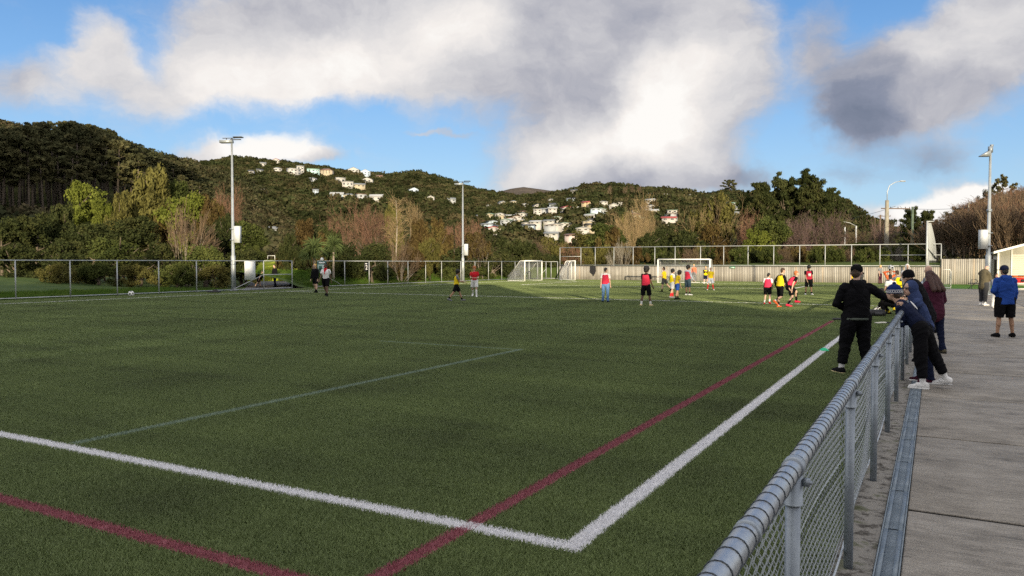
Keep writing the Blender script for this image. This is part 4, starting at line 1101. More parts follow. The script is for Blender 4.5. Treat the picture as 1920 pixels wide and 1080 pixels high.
for s0, s1, r0_, r1_ in ((8, 44, 24.2, 26.0), (8, 44, 30.0, 31.6), (7, 46, 40.5, 43.5), (9, 46, 47.0, 48.6), (9, 46, 52.5, 56.0)):
    h0, h1 = TE*(r0_-Rb), TE*(r1_-Rb)
    n_ = 24; S2 = np.linspace(s0, s1, n_); lo_ = h0+.12*(fbm(S2/5+r0_, S2*0+2, 3)-.5)*2*1.2; hi_ = h1+.12*(fbm(S2/4+9, S2*0+r0_, 3)-.5)*2*1.2
    q = MB(); v = [(*rs(Rb, a_), l_) for a_, l_ in zip(S2, lo_)]+[(*rs(Rb, a_), l_) for a_, l_ in zip(S2, hi_)]+[(*rs(Rb-.4, a_), l_) for a_, l_ in zip(S2, hi_)]+[(*rs(Rb-.4, a_), l_) for a_, l_ in zip(S2, lo_)]
    q.add(v, [(i_+k_*n_, i_+1+k_*n_, i_+1+((k_+1) % 4)*n_, i_+((k_+1) % 4)*n_) for i_ in range(n_-1) for k_ in range(4)]); q.build('shadow_slat', M['slat_sheet'], gs2)
for a_ in (8, 20, 32, 45):
    q = MB(); p_ = rs(Rb-.2, a_); q.tube([(*p_, 0), (*p_, TE*(56-Rb))], .12, 6); q.build('slat_post', M['slat_sheet'], gs2)
# ridge behind, whose shadow lies on the lower hills opposite
rb = MB(); ss = np.linspace(-420, -52, 50); z_r = TE*(300+360)+ss*0
prof = np.interp(ss, [-420, -330, -260, -200, -150, -110, -90, -75, -60, -52], [186, 182, 160, 146, 136, 130, 122, 98, 48, 15])*TE/.1317*1.0+8*(fbm(ss/40+3, ss*0+1, 3)-.5)
A = [(*rs(-330, s_), h_) for s_, h_ in zip(ss, prof)]; B = [(*rs(-250, s_), -3) for s_ in ss]; C2 = [(*rs(-520, s_), -3) for s_ in ss]
rb.add(A+B+C2, [(i, i+1, 51+i, 50+i) for i in range(49)]+[(i+1, i, 100+i, 101+i) for i in range(49)])
rb.build('hill', M['hill'], smooth=True, kind='structure')

# ------------------------------------------------------------------ path, drain and the fence beside it
conc = mat('washed_concrete', (.21, .195, .175), .8, (.145, .135, .125), .8, bump=.25, bscale=90, lo=.3, hi=.7, detail=8)
# streaks across, dark damp patches and grain
m, N = new_mat('broomed_concrete')
pos = N.add('ShaderNodeNewGeometry').outputs['Position']
big = N.noise(N.vm('MULTIPLY', pos, (.9, 1.3, 1)), 1.6, 9, .72); broom = N.noise(N.vm('MULTIPLY', pos, (3, 90, 1)), 1.0, 3, .7); fine = N.noise(pos, 95, 3, .75)
spot = N.noise(pos, 6, 6, .7)
ri = N.add('ShaderNodeObjectInfo').outputs['Random']
c = N.ramp(big.outputs[0], [(.33, (.085, .078, .066)), (.42, (.180, .162, .138)), (.53, (.236, .214, .184)), (.68, (.29, .266, .232))])
c = N.mix(N.smooth(broom.outputs[0], .3, .7), N.vm('MULTIPLY', c, (.68, .68, .68)), N.vm('MULTIPLY', c, (1.24, 1.24, 1.24)))
c = N.mix(N.smooth(fine.outputs[0], .3, .75), N.vm('MULTIPLY', c, (.62, .62, .62)), N.vm('MULTIPLY', c, (1.3, 1.3, 1.3)))
c = N.mix(N.m('MULTIPLY', N.smooth(spot.outputs[0], .60, .72), .5), c, (.05, .045, .04))
sv = N.vm('SCALE', c); N.put(sv.node, 'Scale', N.m('MULTIPLY_ADD', ri, .16, .92))
bs = N.add('ShaderNodeBsdfPrincipled', {'Base Color': sv, 'Roughness': .75, 'Specular IOR Level': .3})
N.put(bs, 'Normal', N.add('ShaderNodeBump', {'Strength': .3, 'Distance': .004, 'Height': broom.outputs[0]}))
finish(N, bs); M['slab'] = m
m, N = new_mat('mossy_concrete_strip')
pos = N.add('ShaderNodeNewGeometry').outputs['Position']
n1 = N.noise(pos, 9, 7, .7); n2 = N.noise(pos, 45, 4, .7); n3 = N.noise(pos, 5, 4, .6)
c = N.mix(N.smooth(n1.outputs[0], .48, .62), (.20, .19, .175), (.045, .040, .034))
c = N.mix(N.m('MULTIPLY', N.smooth(n3.outputs[0], .56, .66), .7), c, (.055, .065, .02))
c = N.mix(N.m('MULTIPLY', N.smooth(n2.outputs[0], .58, .68), .6), c, (.03, .027, .022))
finish(N, N.add('ShaderNodeBsdfPrincipled', {'Base Color': c, 'Roughness': .85})); M['strip'] = m
M['joint'] = mat('dark_joint_filler', (.02, .02, .02), .9)
DR0, DR1, ST0 = -.292, -.155, -.52
base = MB(); base.add([(DR1, -8, -.012), (14, -8, -.012), (14, 62, -.012), (DR1, 62, -.012)], [(0, 1, 2, 3)])
base.build('path', M['joint'], kind='structure')
path = bpy.data.objects['path']
slab_meshes = {}
ys = [-1.9+2.72*i for i in range(24)]
xs = [DR1+.006, 3.15, 6.6, 10.5, 14]
for i, y0 in enumerate(ys):
    for j in range(4):
        w_ = xs[j+1]-xs[j]-.020; l_ = 2.72-.045
        key = round(w_, 3)
        if key not in slab_meshes:
            q = MB(); e = .010
            q.add([(0, 0, -.01), (w_, 0, -.01), (w_, l_, -.01), (0, l_, -.01), (0, 0, -.004), (w_, 0, -.004), (w_, l_, -.004), (0, l_, -.004), (e, e, 0), (w_-e, e, 0), (w_-e, l_-e, 0), (e, l_-e, 0)],
                  [(0, 1, 5, 4), (1, 2, 6, 5), (2, 3, 7, 6), (3, 0, 4, 7), (4, 5, 9, 8), (5, 6, 10, 9), (6, 7, 11, 10), (7, 4, 8, 11), (8, 9, 10, 11)])
            slab_meshes[key] = q.mesh('slab', M['slab'])
        if y0 > 60: continue
        inst('slab', slab_meshes[key], path, (xs[j], y0-2.72*.0, random.uniform(-.0015, .0015)))
# concrete strip the posts stand in
q = MB(); q.box((ST0, -4, -.1), (DR0-.004, 60, .002)); st = q.build('concrete_edge_strip', M['strip'], kind='structure')
# channel drain: frame rails and one-metre gratings
dr = thing('channel_drain', 'long grey steel channel drain between the fence strip and the path', 'drain', (0, 0, 0))
M['drain'] = mat('zinc_drain_steel', (.20, .24, .28), .5, (.14, .175, .21), 6, .5, bump=.1)
q = MB(); q.box((DR0, -4, -.06), (DR0+.008, 60, .006)); q.box((DR1-.008, -4, -.06), (DR1, 60, .006)); q.box((DR0+.008, -4, -.075), (DR1-.008, 60, -.06), 1)
q.build('channel_frame', [M['drain'], M['joint']], dr)
q = MB(); w0, w1 = DR0+.010, DR1-.010
q.box((w0, 0, -.002), (w0+.028, .994, .002)); q.box((w1-.028, 0, -.002), (w1, .994, .002))
for k in range(46):
    y0 = .012+k*.0213; q.box((w0+.028, y0, -.004), (w1-.028, y0+.011, .0015))
gr_m = q.mesh('grating', M['drain'])
for k in range(-3, 40): inst('grating', gr_m, dr, (0, k*1.0+.72, 0))
q = MB(); q.box((w0, 37.72, -.004), (w1, 60, .002)); q.build('far_grating', M['drain'], dr)

# --- chain-link fence along the path
def chain_panel(name, L, Hh, p, wire, sides, mt, depth=.004, bow=0.0):
    mb = MB(); n = int(L/p); kz = int(Hh/p)
    z = np.arange(kz+1)*Hh/kz
    for i in range(n):
        ph = (np.arange(kz+1)+i) % 2
        x = (i+ph)*L/n
        y = depth*np.where(ph == 0, 1, -1)+bow*np.sin(x/L*math.pi)*np.sin(z/Hh*math.pi)
        pts = np.stack([x, y, z], 1)
        mb.tube(pts, wire/2, sides, caps=False)
    return mb.mesh(name, mt)
FX, RAIL_Z, RAIL_R = -.425, 1.085, .033
fence = thing('pitch_fence', 'waist-high galvanised chain-link fence with thick top rail beside the concrete path', 'fence', (FX, 0, 0))
POST_Y = [.74+2.06*i for i in range(28)]
q = MB(); q.tube([(0, 0, -.1), (0, 0, RAIL_Z-.03)], .026, 14); post_m = q.mesh('post', M['galv_dull'])
q = MB()
q.tube([(0, -.03, 0), (0, .03, 0)], RAIL_R+.005, 16); q.tube([(0, 0, -.13), (0, 0, -.128), (0, 0, -.02)], [.035, .033, .031], 14); q.box((.032, -.012, -.06), (.055, .012, -.035)); q.tube([(.03, 0, -.048), (.062, 0, -.048)], .007, 6)
clamp_m = q.mesh('rail_clamp', M['galv_dull'])
q = MB(); yy = np.linspace(-1, 60, 62); q.tube(np.stack([yy*0, yy, yy*0+RAIL_Z], 1), RAIL_R, 18); q.build('top_rail', M['galv'], fence, True)
# lacing wire: one helix round the rail
q = MB(); t = np.arange(0, int(15/.085)*14)/14.0; yy = .3+t*.085
kk = (t % 1.0); step = np.where(kk < .8, 0, (kk-.8)/.2)
jt = np.random.default_rng(3).normal(size=400)*.008; yh = .3+(np.floor(t)+step)*.085+jt[np.floor(t).astype(int)]*(1-step)+jt[np.floor(t).astype(int)+1]*step
q.tube(np.stack([np.cos(t*2*math.pi)*(RAIL_R+.0016), yh, RAIL_Z+np.sin(t*2*math.pi)*(RAIL_R+.0016)], 1), .0017, 4)
q.build('lacing_wire', M['wire_tie'], fence)
q = MB(); q.tube([(0, -.012, 0), (0, .012, 0)], RAIL_R+.004, 16); sleeve_m = q.mesh('rail_joint', M['galv_dull'], True)
for y_ in (2.05, 8.1, 14.1): inst('rail_joint', sleeve_m, fence, (0, y_, RAIL_Z))
for y_ in POST_Y:
    inst('post', post_m, fence, (0, y_, 0))
    inst('rail_clamp', clamp_m, fence, (0, y_, RAIL_Z))
Mn = chain_panel('mesh_panel', 2.06, .95, .040, .0042, 4, M['wire'], .006, .03)
Mn2 = chain_panel('mesh_panel', 2.06, .95, .040, .0042, 4, M['wire'], .006, -.035)
Mf = chain_panel('mesh_panel', 2.06, .95, .05, .0036, 3, M['wire'], .004)
for k, y_ in enumerate(POST_Y[:-1]):
    inst('mesh_panel', (Mn if k % 2 else Mn2) if y_ < 17 else Mf, fence, (-.045, y_, .115), (0, 0, math.pi/2))
q = MB(); yy = np.linspace(.3, 57, 115)
q.tube(np.stack([yy*0-.045+.012*np.sin(yy*1.7), yy, .105+.012*np.sin(yy*2.3+1)], 1), .006, 5); q.build('bottom_wire', M['wire'], fence)
for y_ in (POST_Y[1]+1.0, POST_Y[2]+1.0): pass

# ------------------------------------------------------------------ long mesh fence on the left of the field
LFX, LFH = -38.25, 1.9
ys_l = [4.0, 6.7, 9.4, 12.2, 15.0, 17.7, 20.43, 23.06, 25.6, 28.1, 30.62, 33.28]
lf = thing('mesh_fence', 'tall chain-link fence left of the floodlight mast in front of the dark grove', 'fence', (LFX, 0, 0))
def fence_run(root, ys_, Hh, mid=False, base_z=.02):
    q = MB(); q.tube([(0, 0, -.1), (0, 0, Hh)], .03, 8); pm = q.mesh('post', M['galv_far'], True)
    cache = {}
    for y_ in ys_: inst('post', pm, root, (0, y_, 0))
    for z_, nm in ((Hh, 'top_rail'), (.10, 'bottom_rail')) + (((1.0, 'middle_rail'),) if mid else ()):
        q = MB(); q.tube([(0, ys_[0], z_), (0, ys_[-1], z_)], .024, 8); q.build(nm, M['galv_far'], root, True)
    for a, b_ in zip(ys_[:-1], ys_[1:]):
        o = inst('mesh_panel', FARPANEL, root, (0, a, .1), (0, 0, math.pi/2), ((b_-a)/2.5, 1, (Hh-.1)/1.8))
FARPANEL = chain_panel('mesh_panel', 2.5, 1.8, .045, .0054, 3, M['wire'], .004)
fence_run(lf, ys_l, LFH)
# the bay with the board, brace and walk-through gate
gt = thing('gate', 'open-framed mesh gate bay with mid rail between the white board and the path', 'gate', (LFX, 0, 0))
fence_run(gt, [35.79, 38.3], LFH, True)
q = MB(); q.tube([(0, 33.3, .12), (0, 35.79, 1.0)], .022, 8); q.build('brace', M['galv_far'], gt, True)
q = MB(); q.tube([(0, 33.3, .1), (0, 35.79, .1)], .024, 8); q.tube([(0, 33.28, LFH), (0, 35.79, LFH)], .024, 8); q.build('rail', M['galv_far'], gt, True)
inst('mesh_panel', FARPANEL, gt, (0, 33.3, .1), (0, 0, math.pi/2), (1, 1, 1))
wb = thing('notice_board', 'blank white board wired to the fence beside the floodlight mast', 'board', (LFX+.05, 34.6, 1.27))
q = MB(); q.box((0, -.43, -.58), (.02, .43, .60)); q.build('panel', M['white_board'], wb)
q = MB()
for a in (-.36, .36):
    for b_ in (-.5, .52): q.box((.02, a-.02, b_-.02), (.028, a+.02, b_+.02))
q.build('fixing', M['dark_metal'], wb)
lf2 = thing('mesh_fence', 'long chain-link fence running from the path gate to the far corner', 'fence', (LFX, 0, 0))
fence_run(lf2, [40.75, 43.59, 46.39, 48.68, 51.36, 53.86, 56.28, 59.41, 61.9, 64.4, 67.0, 69.8, 72.9], LFH)
q = MB(); q.tube([(0, 40.8, 1.15), (0, 43.3, .12)], .022, 8); q.build('brace', M['galv_far'], lf2, True)
# green sign and small number plate
def text_obj(txt, size, mt, parent=None, loc=(0, 0, 0), rot=(0, 0, 0), name='lettering', ext=.003):
    cu = bpy.data.curves.new(name, 'FONT'); cu.body = txt; cu.size = size; cu.extrude = ext; cu.align_x = 'CENTER'; cu.align_y = 'CENTER'
    tmp = bpy.data.objects.new('tmp', cu); col.objects.link(tmp)
    dg = bpy.context.evaluated_depsgraph_get(); me = bpy.data.meshes.new_from_object(tmp.evaluated_get(dg))
    bpy.data.objects.remove(tmp); me.materials.clear(); me.materials.append(mt)
    return inst(name, me, parent, loc, rot)
M['sign_green'] = mat('dark_green_sign', (.02, .09, .075), .5)
M['sign_pale'] = mat('pale_sign_print', (.30, .42, .38), .5)
M['sign_white'] = mat('sign_white', (.75, .75, .75), .5)
M['black'] = mat('black_print', (.015, .015, .017), .5)
sg = thing('sign', 'green and white park sign at the near end of the long mesh fence', 'sign', (LFX+.06, 41.1, 1.45))
q = MB(); q.box((0, -.46, -.34), (.02, .46, .44)); q.build('panel', M['sign_green'], sg)
q = MB(); q.box((.021, -.42, -.30), (.026, .40, .20)); q.build('print', M['sign_pale'], sg)
q = MB(); q.box((.021, -.30, .27), (.026, .30, .37)); q.build('heading', M['sign_white'], sg)
q = MB()
for z_ in (-.22, -.08, .06): q.box((.027, .10, z_), (.031, .34, z_+.08))
q.build('symbol', M['sign_white'], sg)
q = MB(); q.box((.027, -.30, -.2), (.031, .0, .12)); q.build('picture', M['sign_green'], sg)
cm_ = thing('marker_lamp', 'small pale dome fixed on top of the green sign post', 'lamp', (LFX, 41.2, LFH))
q = MB(); q.tube([(0, 0, 0), (0, 0, .10), (0, 0, .2), (0, 0, .24)], [.09, .12, .10, .03], 10); q.build('dome', M['white_board'], cm_, True)
n2 = thing('number_plate', 'small black plate with a white 2 on the long mesh fence', 'sign', (LFX+.05, 46.9-.9, 1.45))
q = MB(); q.box((0, -.24, -.34), (.015, .24, .34)); q.build('panel', M['black'], n2)
text_obj('2', .5, M['sign_white'], n2, (.019, 0, -.05), (R(90), 0, R(90)))
q = MB(); q.box((.016, -.12, .22), (.02, .12, .28)); q.build('bar', M['sign_white'], n2)

# tarmac path beyond the gate, sunlit park with its own goal, grass verge
M['tarmac'] = mat('grey_tarmac_path', (.07, .07, .075), .9, (.05, .05, .055), .5)
p0 = np.array([LFX, 36.2]); dir_ = np.array(plane_at(512, 120))-np.array(plane_at(512, 56)); dir_ /= np.linalg.norm(dir_); nr_ = np.array([dir_[1], -dir_[0]])
q = MB(); a0 = np.array([LFX+.3, 37.3]); q.add([(*(a0+np.array([0, -3.6])), -.052), (*(a0+np.array([0, 3.6])), -.052), (*(a0+dir_*80+nr_*3), -.052), (*(a0+dir_*80-nr_*3), -.052)], [(0, 1, 2, 3)]); q.build('park_path', M['tarmac'], kind='structure')
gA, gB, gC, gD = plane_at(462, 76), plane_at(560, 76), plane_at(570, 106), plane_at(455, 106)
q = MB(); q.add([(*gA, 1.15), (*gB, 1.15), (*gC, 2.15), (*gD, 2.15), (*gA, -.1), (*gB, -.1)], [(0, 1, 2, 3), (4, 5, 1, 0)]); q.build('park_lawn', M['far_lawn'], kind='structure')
x_, y_ = plane_at(509, 103)
def goal(name, label, x, y, rz, W, Hh, D, pt=.055, group=None, z=0, netp=.12, net=True, top=.9):
    """portable goal: mouth on local X, net running back along +Y"""
    t = thing(name, label, 'goal', (x, y, z), rz, group)
    for s in (-1, 1):
        q = MB(); q.tube([(s*W/2, 0, 0), (s*W/2, 0, Hh)], pt, 10); q.build('upright', M['white_paint'], t, True)
    q = MB(); q.tube([(-W/2, 0, Hh), (W/2, 0, Hh)], pt, 10); q.build('crossbar', M['white_paint'], t, True)
    if not net: return t
    for s in (-1, 1):
        q = MB(); q.tube([(s*W/2, 0, Hh), (s*W/2, top*.5, Hh), (s*W/2, top*.5+.12, Hh-.07), (s*W/2, D, .03), (s*W/2, 0, .03)], .026, 6); q.build('side_frame', M['white_paint'], t, True)
    q = MB(); q.tube([(-W/2, D, .03), (W/2, D, .03)], .026, 6); q.build('back_bar', M['white_paint'], t, True)
    q = MB(); nt = .0055
    P0 = [np.array([0, top*.5+.06, Hh-.04]), np.array([0, D, .03])]
    for x_ in np.arange(-W/2, W/2+.01, netp): q.tube([(x_, 0, Hh), (x_, P0[0][1], P0[0][2]), (x_, D-.06, Hh*.25), (x_, D, .03)], nt, 3, caps=False)
    for k in range(int(math.hypot(D, Hh)/netp)):
        u = k*netp/math.hypot(D-.4, Hh)
        if u > 1: break
        p = P0[0]*(1-u)+P0[1]*u; q.tube([(-W/2, p[1], p[2]), (W/2, p[1], p[2])], nt, 3, caps=False)
    for s in (-1, 1):
        for z_ in np.arange(netp, Hh, netp):
            yb = P0[0][1]+(D-P0[0][1])*(1-z_/Hh); q.tube([(s*W/2, 0, z_), (s*W/2, yb, z_)], nt, 3, caps=False)
        for y2 in np.arange(netp, D, netp):
            zt = Hh if y2 < P0[0][1] else Hh*(1-(y2-P0[0][1])/(D-P0[0][1])); q.tube([(s*W/2, y2, 0.02), (s*W/2, y2, zt)], nt, 3, caps=False)
    q.build('net', M['white_net'], t)
    return t
goal('far_goal', 'tiny white goal frame on the sunlit park seen through the gate gap', x_, y_, YAW, .95, .6, 1, .03, z=2.1, net=False)
goal('football_goal', 'white football goal on the far goal line in front of the board wall', -19.05, 64.95, 0, 4.55, 2.06, 1.6)
goal('football_goal', 'white football goal standing side-on by the long mesh fence', -34.05, 65.85, math.pi/2, 3.6, 1.95, 1.9)
goal('football_goal', 'white netted goal parked end-on in the corner against the board wall', -32.2, 71.0, R(125), 2.2, 1.95, 1.3)
# posts of the side goal point towards the fence
# ------------------------------------------------------------------ board wall and upper mesh fence at the far end
WY = 73.0
m, N = new_mat('weathered_pale_boards')
pos = N.add('ShaderNodeTexCoord').outputs['Object']
rnd = N.add('ShaderNodeObjectInfo').outputs['Random']
X, Y, Z = N.sep(pos)
cell = N.add('ShaderNodeTexWhiteNoise', noise_dimensions='1D'); N.put(cell, 'W', N.m('FLOOR', N.m('DIVIDE', X, .15)))
grain = N.noise(N.vm('MULTIPLY', pos, (14, 1, 1.2)), 1.0, 5, .65); st_ = N.noise(N.vm('MULTIPLY', pos, (.5, 1, 1.4)), 1.0, 5, .6)
c = N.ramp(cell.outputs['Value'], [(0, (.25, .235, .21)), (.5, (.325, .31, .28)), (.9, (.39, .375, .345)), (1, (.42, .33, .23))])
c = N.mix(N.m('MULTIPLY', N.smooth(grain.outputs[0], .35, .7), .45), c, (.20, .18, .15))
c = N.mix(N.m('MULTIPLY', N.smooth(st_.outputs[0], .52, .72), .4), c, (.17, .155, .13))
finish(N, N.add('ShaderNodeBsdfPrincipled', {'Base Color': c, 'Roughness': .9, 'Specular IOR Level': .15})); M['boards'] = m
def board_wall(label, x0, x1, hgt, y=WY):
    w = thing('board_wall', label, 'wall', (x0, y, 0))
    q = MB(); n = int((x1-x0)/.15)
    for k in range(n):
        dz = random.uniform(-.012, .012); dy = random.uniform(-.010, .010)
        q.box((k*.15, dy, -.1), (k*.15+.141, dy+.03, hgt+dz))
    q.build('boards', M['boards'], w, kind='stuff')
    q = MB(); q.box((-.02, .045, -.1), (x1-x0+.02, .12, hgt-.05)); q.build('backing_rail', M['trunk'], w)
    return w
w1 = board_wall('pale vertical board retaining wall along the far end of the pitch', -34.7, .35, 1.42)
w2 = board_wall('taller pale board fence between the upper mesh fence and the shed', .37, atY(1869, 492, 72.5)[0], 2.08)
q = MB(); q.box((-.05, -.03, 1.41), (35.1, .10, 1.455)); q.build('capping', M['dark_metal'], w1)
uf = thing('upper_mesh_fence', 'galvanised mesh fence standing on top of the long board wall', 'fence', (0, WY+.18, 0))
px_ = [-34.7, -32.3, -30.7, -28.65, -26.6, -24.35, -22.3, -19.8, -17.6, -15.35, -13.05, -10.8, -8.65, -6.5, -4.25, -2.1, .35]
q = MB(); q.tube([(0, 0, 1.0), (0, 0, 3.34)], .035, 8); pm = q.mesh('post', M['galv_far'], True)
for x_ in px_: inst('post', pm, uf, (x_, 0, 0))
for z_, nm in ((3.34, 'top_rail'), (1.52, 'bottom_rail')):
    q = MB(); q.tube([(px_[0], 0, z_), (px_[-1], 0, z_)], .03, 8); q.build(nm, M['galv_far'], uf, True)
for a, b_ in ((px_[0], px_[1]), (px_[-3], px_[-1])):
    q = MB(); q.tube([(a, 0, 2.42), (b_, 0, 2.42)], .025, 8); q.build('middle_rail', M['galv_far'], uf, True)
UP_P = chain_panel('mesh_panel', 2.5, 1.8, .036, .0085, 3, M['wire_dark'], .004)
for a, b_ in zip(px_[:-1], px_[1:]): inst('mesh_panel', UP_P, uf, (a, 0, 1.54), (0, 0, 0), ((b_-a)/2.5, 1, 1))
cf = thing('corner_fence', 'dark mesh fence panel with gate closing the corner between long fence and board wall', 'fence', (0, WY-.1, 0))
for x_ in (-38.2, -37.2, -36.2, -35.6, -34.85): inst('post', pm, cf, (x_, 0, -1.35), (0, 0, 0), (1, 1, .97))
for z_, nm in ((1.88, 'top_rail'), (.12, 'bottom_rail')):
    q = MB(); q.tube([(-38.2, 0, z_), (-34.85, 0, z_)], .025, 8); q.build(nm, M['galv_far'], cf, True)
q = MB(); q.tube([(-37.2, 0, .15), (-36.2, 0, 1.1)], .022, 6); q.build('brace', M['galv_far'], cf, True)
CF_P = chain_panel('mesh_panel', 1.675, 1.75, .03, .009, 3, M['wire_dark'], .004)
for x_ in (-38.2, -36.525): inst('mesh_panel', CF_P, cf, (x_, 0, .13))
# earth bank behind the wall and behind the long fence
q = MB(); q.add([(-45, WY+.2, 1.2), (9, WY+.2, 1.2), (9, WY+22, 1.9), (-45, WY+22, 1.9), (-45, WY+.2, -.1), (9, WY+.2, -.1)], [(0, 1, 2, 3), (4, 5, 1, 0)]); q.build('bank_terrain', M['ground'], kind='structure')
q = MB(); n_ = 60; yy = np.linspace(40.5, 75, n_); 
rows = []
for dx, z_ in ((-.1, -.04), (-1.2, .10), (-3.0, .55), (-5.2, .95), (-9, 1.2)):
    rows.append(np.stack([LFX-.35+dx+0*yy, yy, z_+.18*(fbm(yy/2.5, yy*0+dx, 3)-.5)*(z_ > 0)], 1))
v = np.concatenate(rows); q.add(v, [(k*n_+i, k*n_+i+1, (k+1)*n_+i+1, (k+1)*n_+i) for k in range(4) for i in range(n_-1)])
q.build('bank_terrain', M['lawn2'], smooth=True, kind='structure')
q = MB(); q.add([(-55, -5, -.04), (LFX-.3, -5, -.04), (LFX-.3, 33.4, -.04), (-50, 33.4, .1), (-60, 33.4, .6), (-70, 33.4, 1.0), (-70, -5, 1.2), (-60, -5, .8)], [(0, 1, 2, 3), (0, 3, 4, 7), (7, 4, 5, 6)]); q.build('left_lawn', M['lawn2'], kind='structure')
# tussocks: grass blades on the banks and verges (one mass)
def tuft(seed, n, hh, rr, wd, mt):
    g = np.random.default_rng(seed); a = g.random(n)*6.28; rad = rr*np.sqrt(g.random(n)); p = np.stack([np.cos(a)*rad, np.sin(a)*rad, 0*a], 1)
    h_ = hh*(.5+.7*g.random(n)); b_ = g.random(n)*6.28; dx = np.stack([np.cos(b_), np.sin(b_), 0*b_], 1)*wd; tp = p+np.stack([np.cos(a)*h_*.5, np.sin(a)*h_*.5, h_], 1)+g.normal(size=(n, 3))*.02
    q = MB(); q.add(np.concatenate([p-dx, p+dx, tp]), np.stack([np.arange(n), np.arange(n)+n, np.arange(n)+2*n], 1)); return proto('grass_tuft', q.mesh('grass_tuft', mt))
M['grass_blade'] = leaf_mat('verge_grass_blades', (.035, .07, .012), (.065, .12, .02), (.11, .15, .035), .5, .3)
tf = [tuft(600+k, 60, .28, .35, .012, M['grass_blade']) for k in range(3)]
P_ = []
for _ in range(5200):
    if random.random() < .6:
        y_ = random.uniform(41, 74); u = random.random(); x_ = LFX-.45-u*7; z_ = np.interp(u*7, [0, 1.2, 3, 5.2, 9], [-.04, .1, .55, .95, 1.2])
    else:
        y_ = random.uniform(14, 33.2); x_ = random.uniform(-46, LFX-.4); z_ = -.03
    P_.append((x_, y_, z_-.02))
gn_scatter('verge_grass', tf, P_, np.repeat(rng.uniform(.35, 1.1, (len(P_), 1)), 3, 1), [(0, 0, random.random()*6.28) for _ in P_], [random.randrange(3) for _ in P_], label='rough green verge grass beyond the left mesh fences', cat='grass')
# right-hand lawn in front of the taller board fence
q = MB(); q.add([(-.5, 57.5, -.008), (14, 55.5, -.008), (14, 73, -.008), (-.5, 73, -.008)], [(0, 1, 2, 3)]); q.build('right_lawn', M['lawn'], kind='structure')

# ------------------------------------------------------------------ floodlight masts
def mast(label, x, y, Hh, heads, rz, box_z, box_side=1):
    t = thing('floodlight_mast', label, 'floodlight', (x, y, 0), rz)
    q = MB(); q.tube([(0, 0, -.1), (0, 0, 2.2), (0, 0, 2.25), (0, 0, Hh)], [.15, .14, .10, .055], 14); q.build('pole', M['pole_gray'], t, True)
    q = MB(); q.tube([(0, 0, 0), (0, 0, .05)], .26, 14); q.build('base_plate', M['galv_dull'], t)
    q = MB(); q.box((.12*box_side, -.16, box_z), (.12*box_side+.36*box_side, .16, box_z+1.05)) if box_side > 0 else q.box((-.48, -.16, box_z), (-.12, .16, box_z+1.05)); q.build('control_cabinet', M['box_grey'], t)
    q = MB(); q.box((-.13, -.17, box_z+.15), (.13, .17, box_z+.2)); q.box((-.13, -.17, box_z+.85), (.13, .17, box_z+.9)); q.build('cabinet_bracket', M['galv_dull'], t)
    if heads == 2:
        q = MB(); q.box((-.10, -.04, Hh), (.6, .04, Hh+.05)); q.tube([(0, 0, Hh-.1), (0, 0, Hh+.1)], .05, 8); q.build('cross_arm', M['dark_metal'], t)
        for k, (x0, z0) in enumerate(((-.75, -.18), (.15, .14))):
            q = MB(); q.box((x0, -.17, Hh+z0), (x0+(.55 if k else .8), .17, Hh+z0+(.06 if k else .17))); q.build('lamp_head', M['pole_gray'] if not k else M['dark_metal'], t)
        q = MB(); q.box((-.74, -.15, Hh-.185), (.04, .15, Hh-.181)); q.build('lens', M['dark_metal'], t)
        q = MB(); q.tube([(-.35, 0, Hh+.04), (-.35, 0, Hh+.14)], .03, 6); q.box((-.6, -.05, Hh+.11), (.2, .05, Hh+.14)); q.build('upper_arm', M['dark_metal'], t)
    else:
        q = MB(); q.add([(-.06, -.14, Hh-.22), (-.06, .14, Hh-.22), (-.58, .14, Hh-.53), (-.58, -.14, Hh-.53), (-.06, -.14, Hh-.54), (-.06, .14, Hh-.54), (-.58, .14, Hh-.56), (-.58, -.14, Hh-.56)],
                        [(0, 1, 2, 3), (3, 2, 6, 7), (4, 7, 6, 5), (0, 3, 7, 4), (1, 5, 6, 2), (0, 4, 5, 1)]); q.build('lamp_head', M['pole_gray'], t)
        q = MB(); q.box((-.56, -.12, Hh-.568), (-.08, .12, Hh-.5635)); q.build('lens', M['dark_metal'], t)
        q = MB(); q.box((-.09, -.09, Hh-.35), (.09, .09, Hh+.0)); q.box((.0, -.05, Hh), (.14, .05, Hh+.1)); q.build('head_bracket', M['galv_dull'], t)
        q = MB(); q.box((-.1, -.1, 4.6), (.1, .1, 4.75)); q.build('strap', M['galv_dull'], t)
    return t
M['pane_lamp'] = mat('frosted_lamp_glass', (.35, .36, .36), .3)
x_, y_, _ = at(438, 545); mast('tall floodlight mast with twin heads standing by the gate in the left mesh fence', x_, y_, CAM_H+(492-264)/FPX*(x_*FW[0]+y_*FW[1]), 2, YAW-.1, 3.05)
x_, y_ = plane_at(868, 71); mast('floodlight mast with twin heads by the middle of the long mesh fence', x_, y_, CAM_H+(492-344)/FPX*71, 2, YAW-.1, 2.45)
x_, y_, _ = atY(1852, 530, 50); mast('floodlight mast with a single wedge-shaped head beside the shed', x_, y_, 8.2, 1, YAW, 2.55, -1)

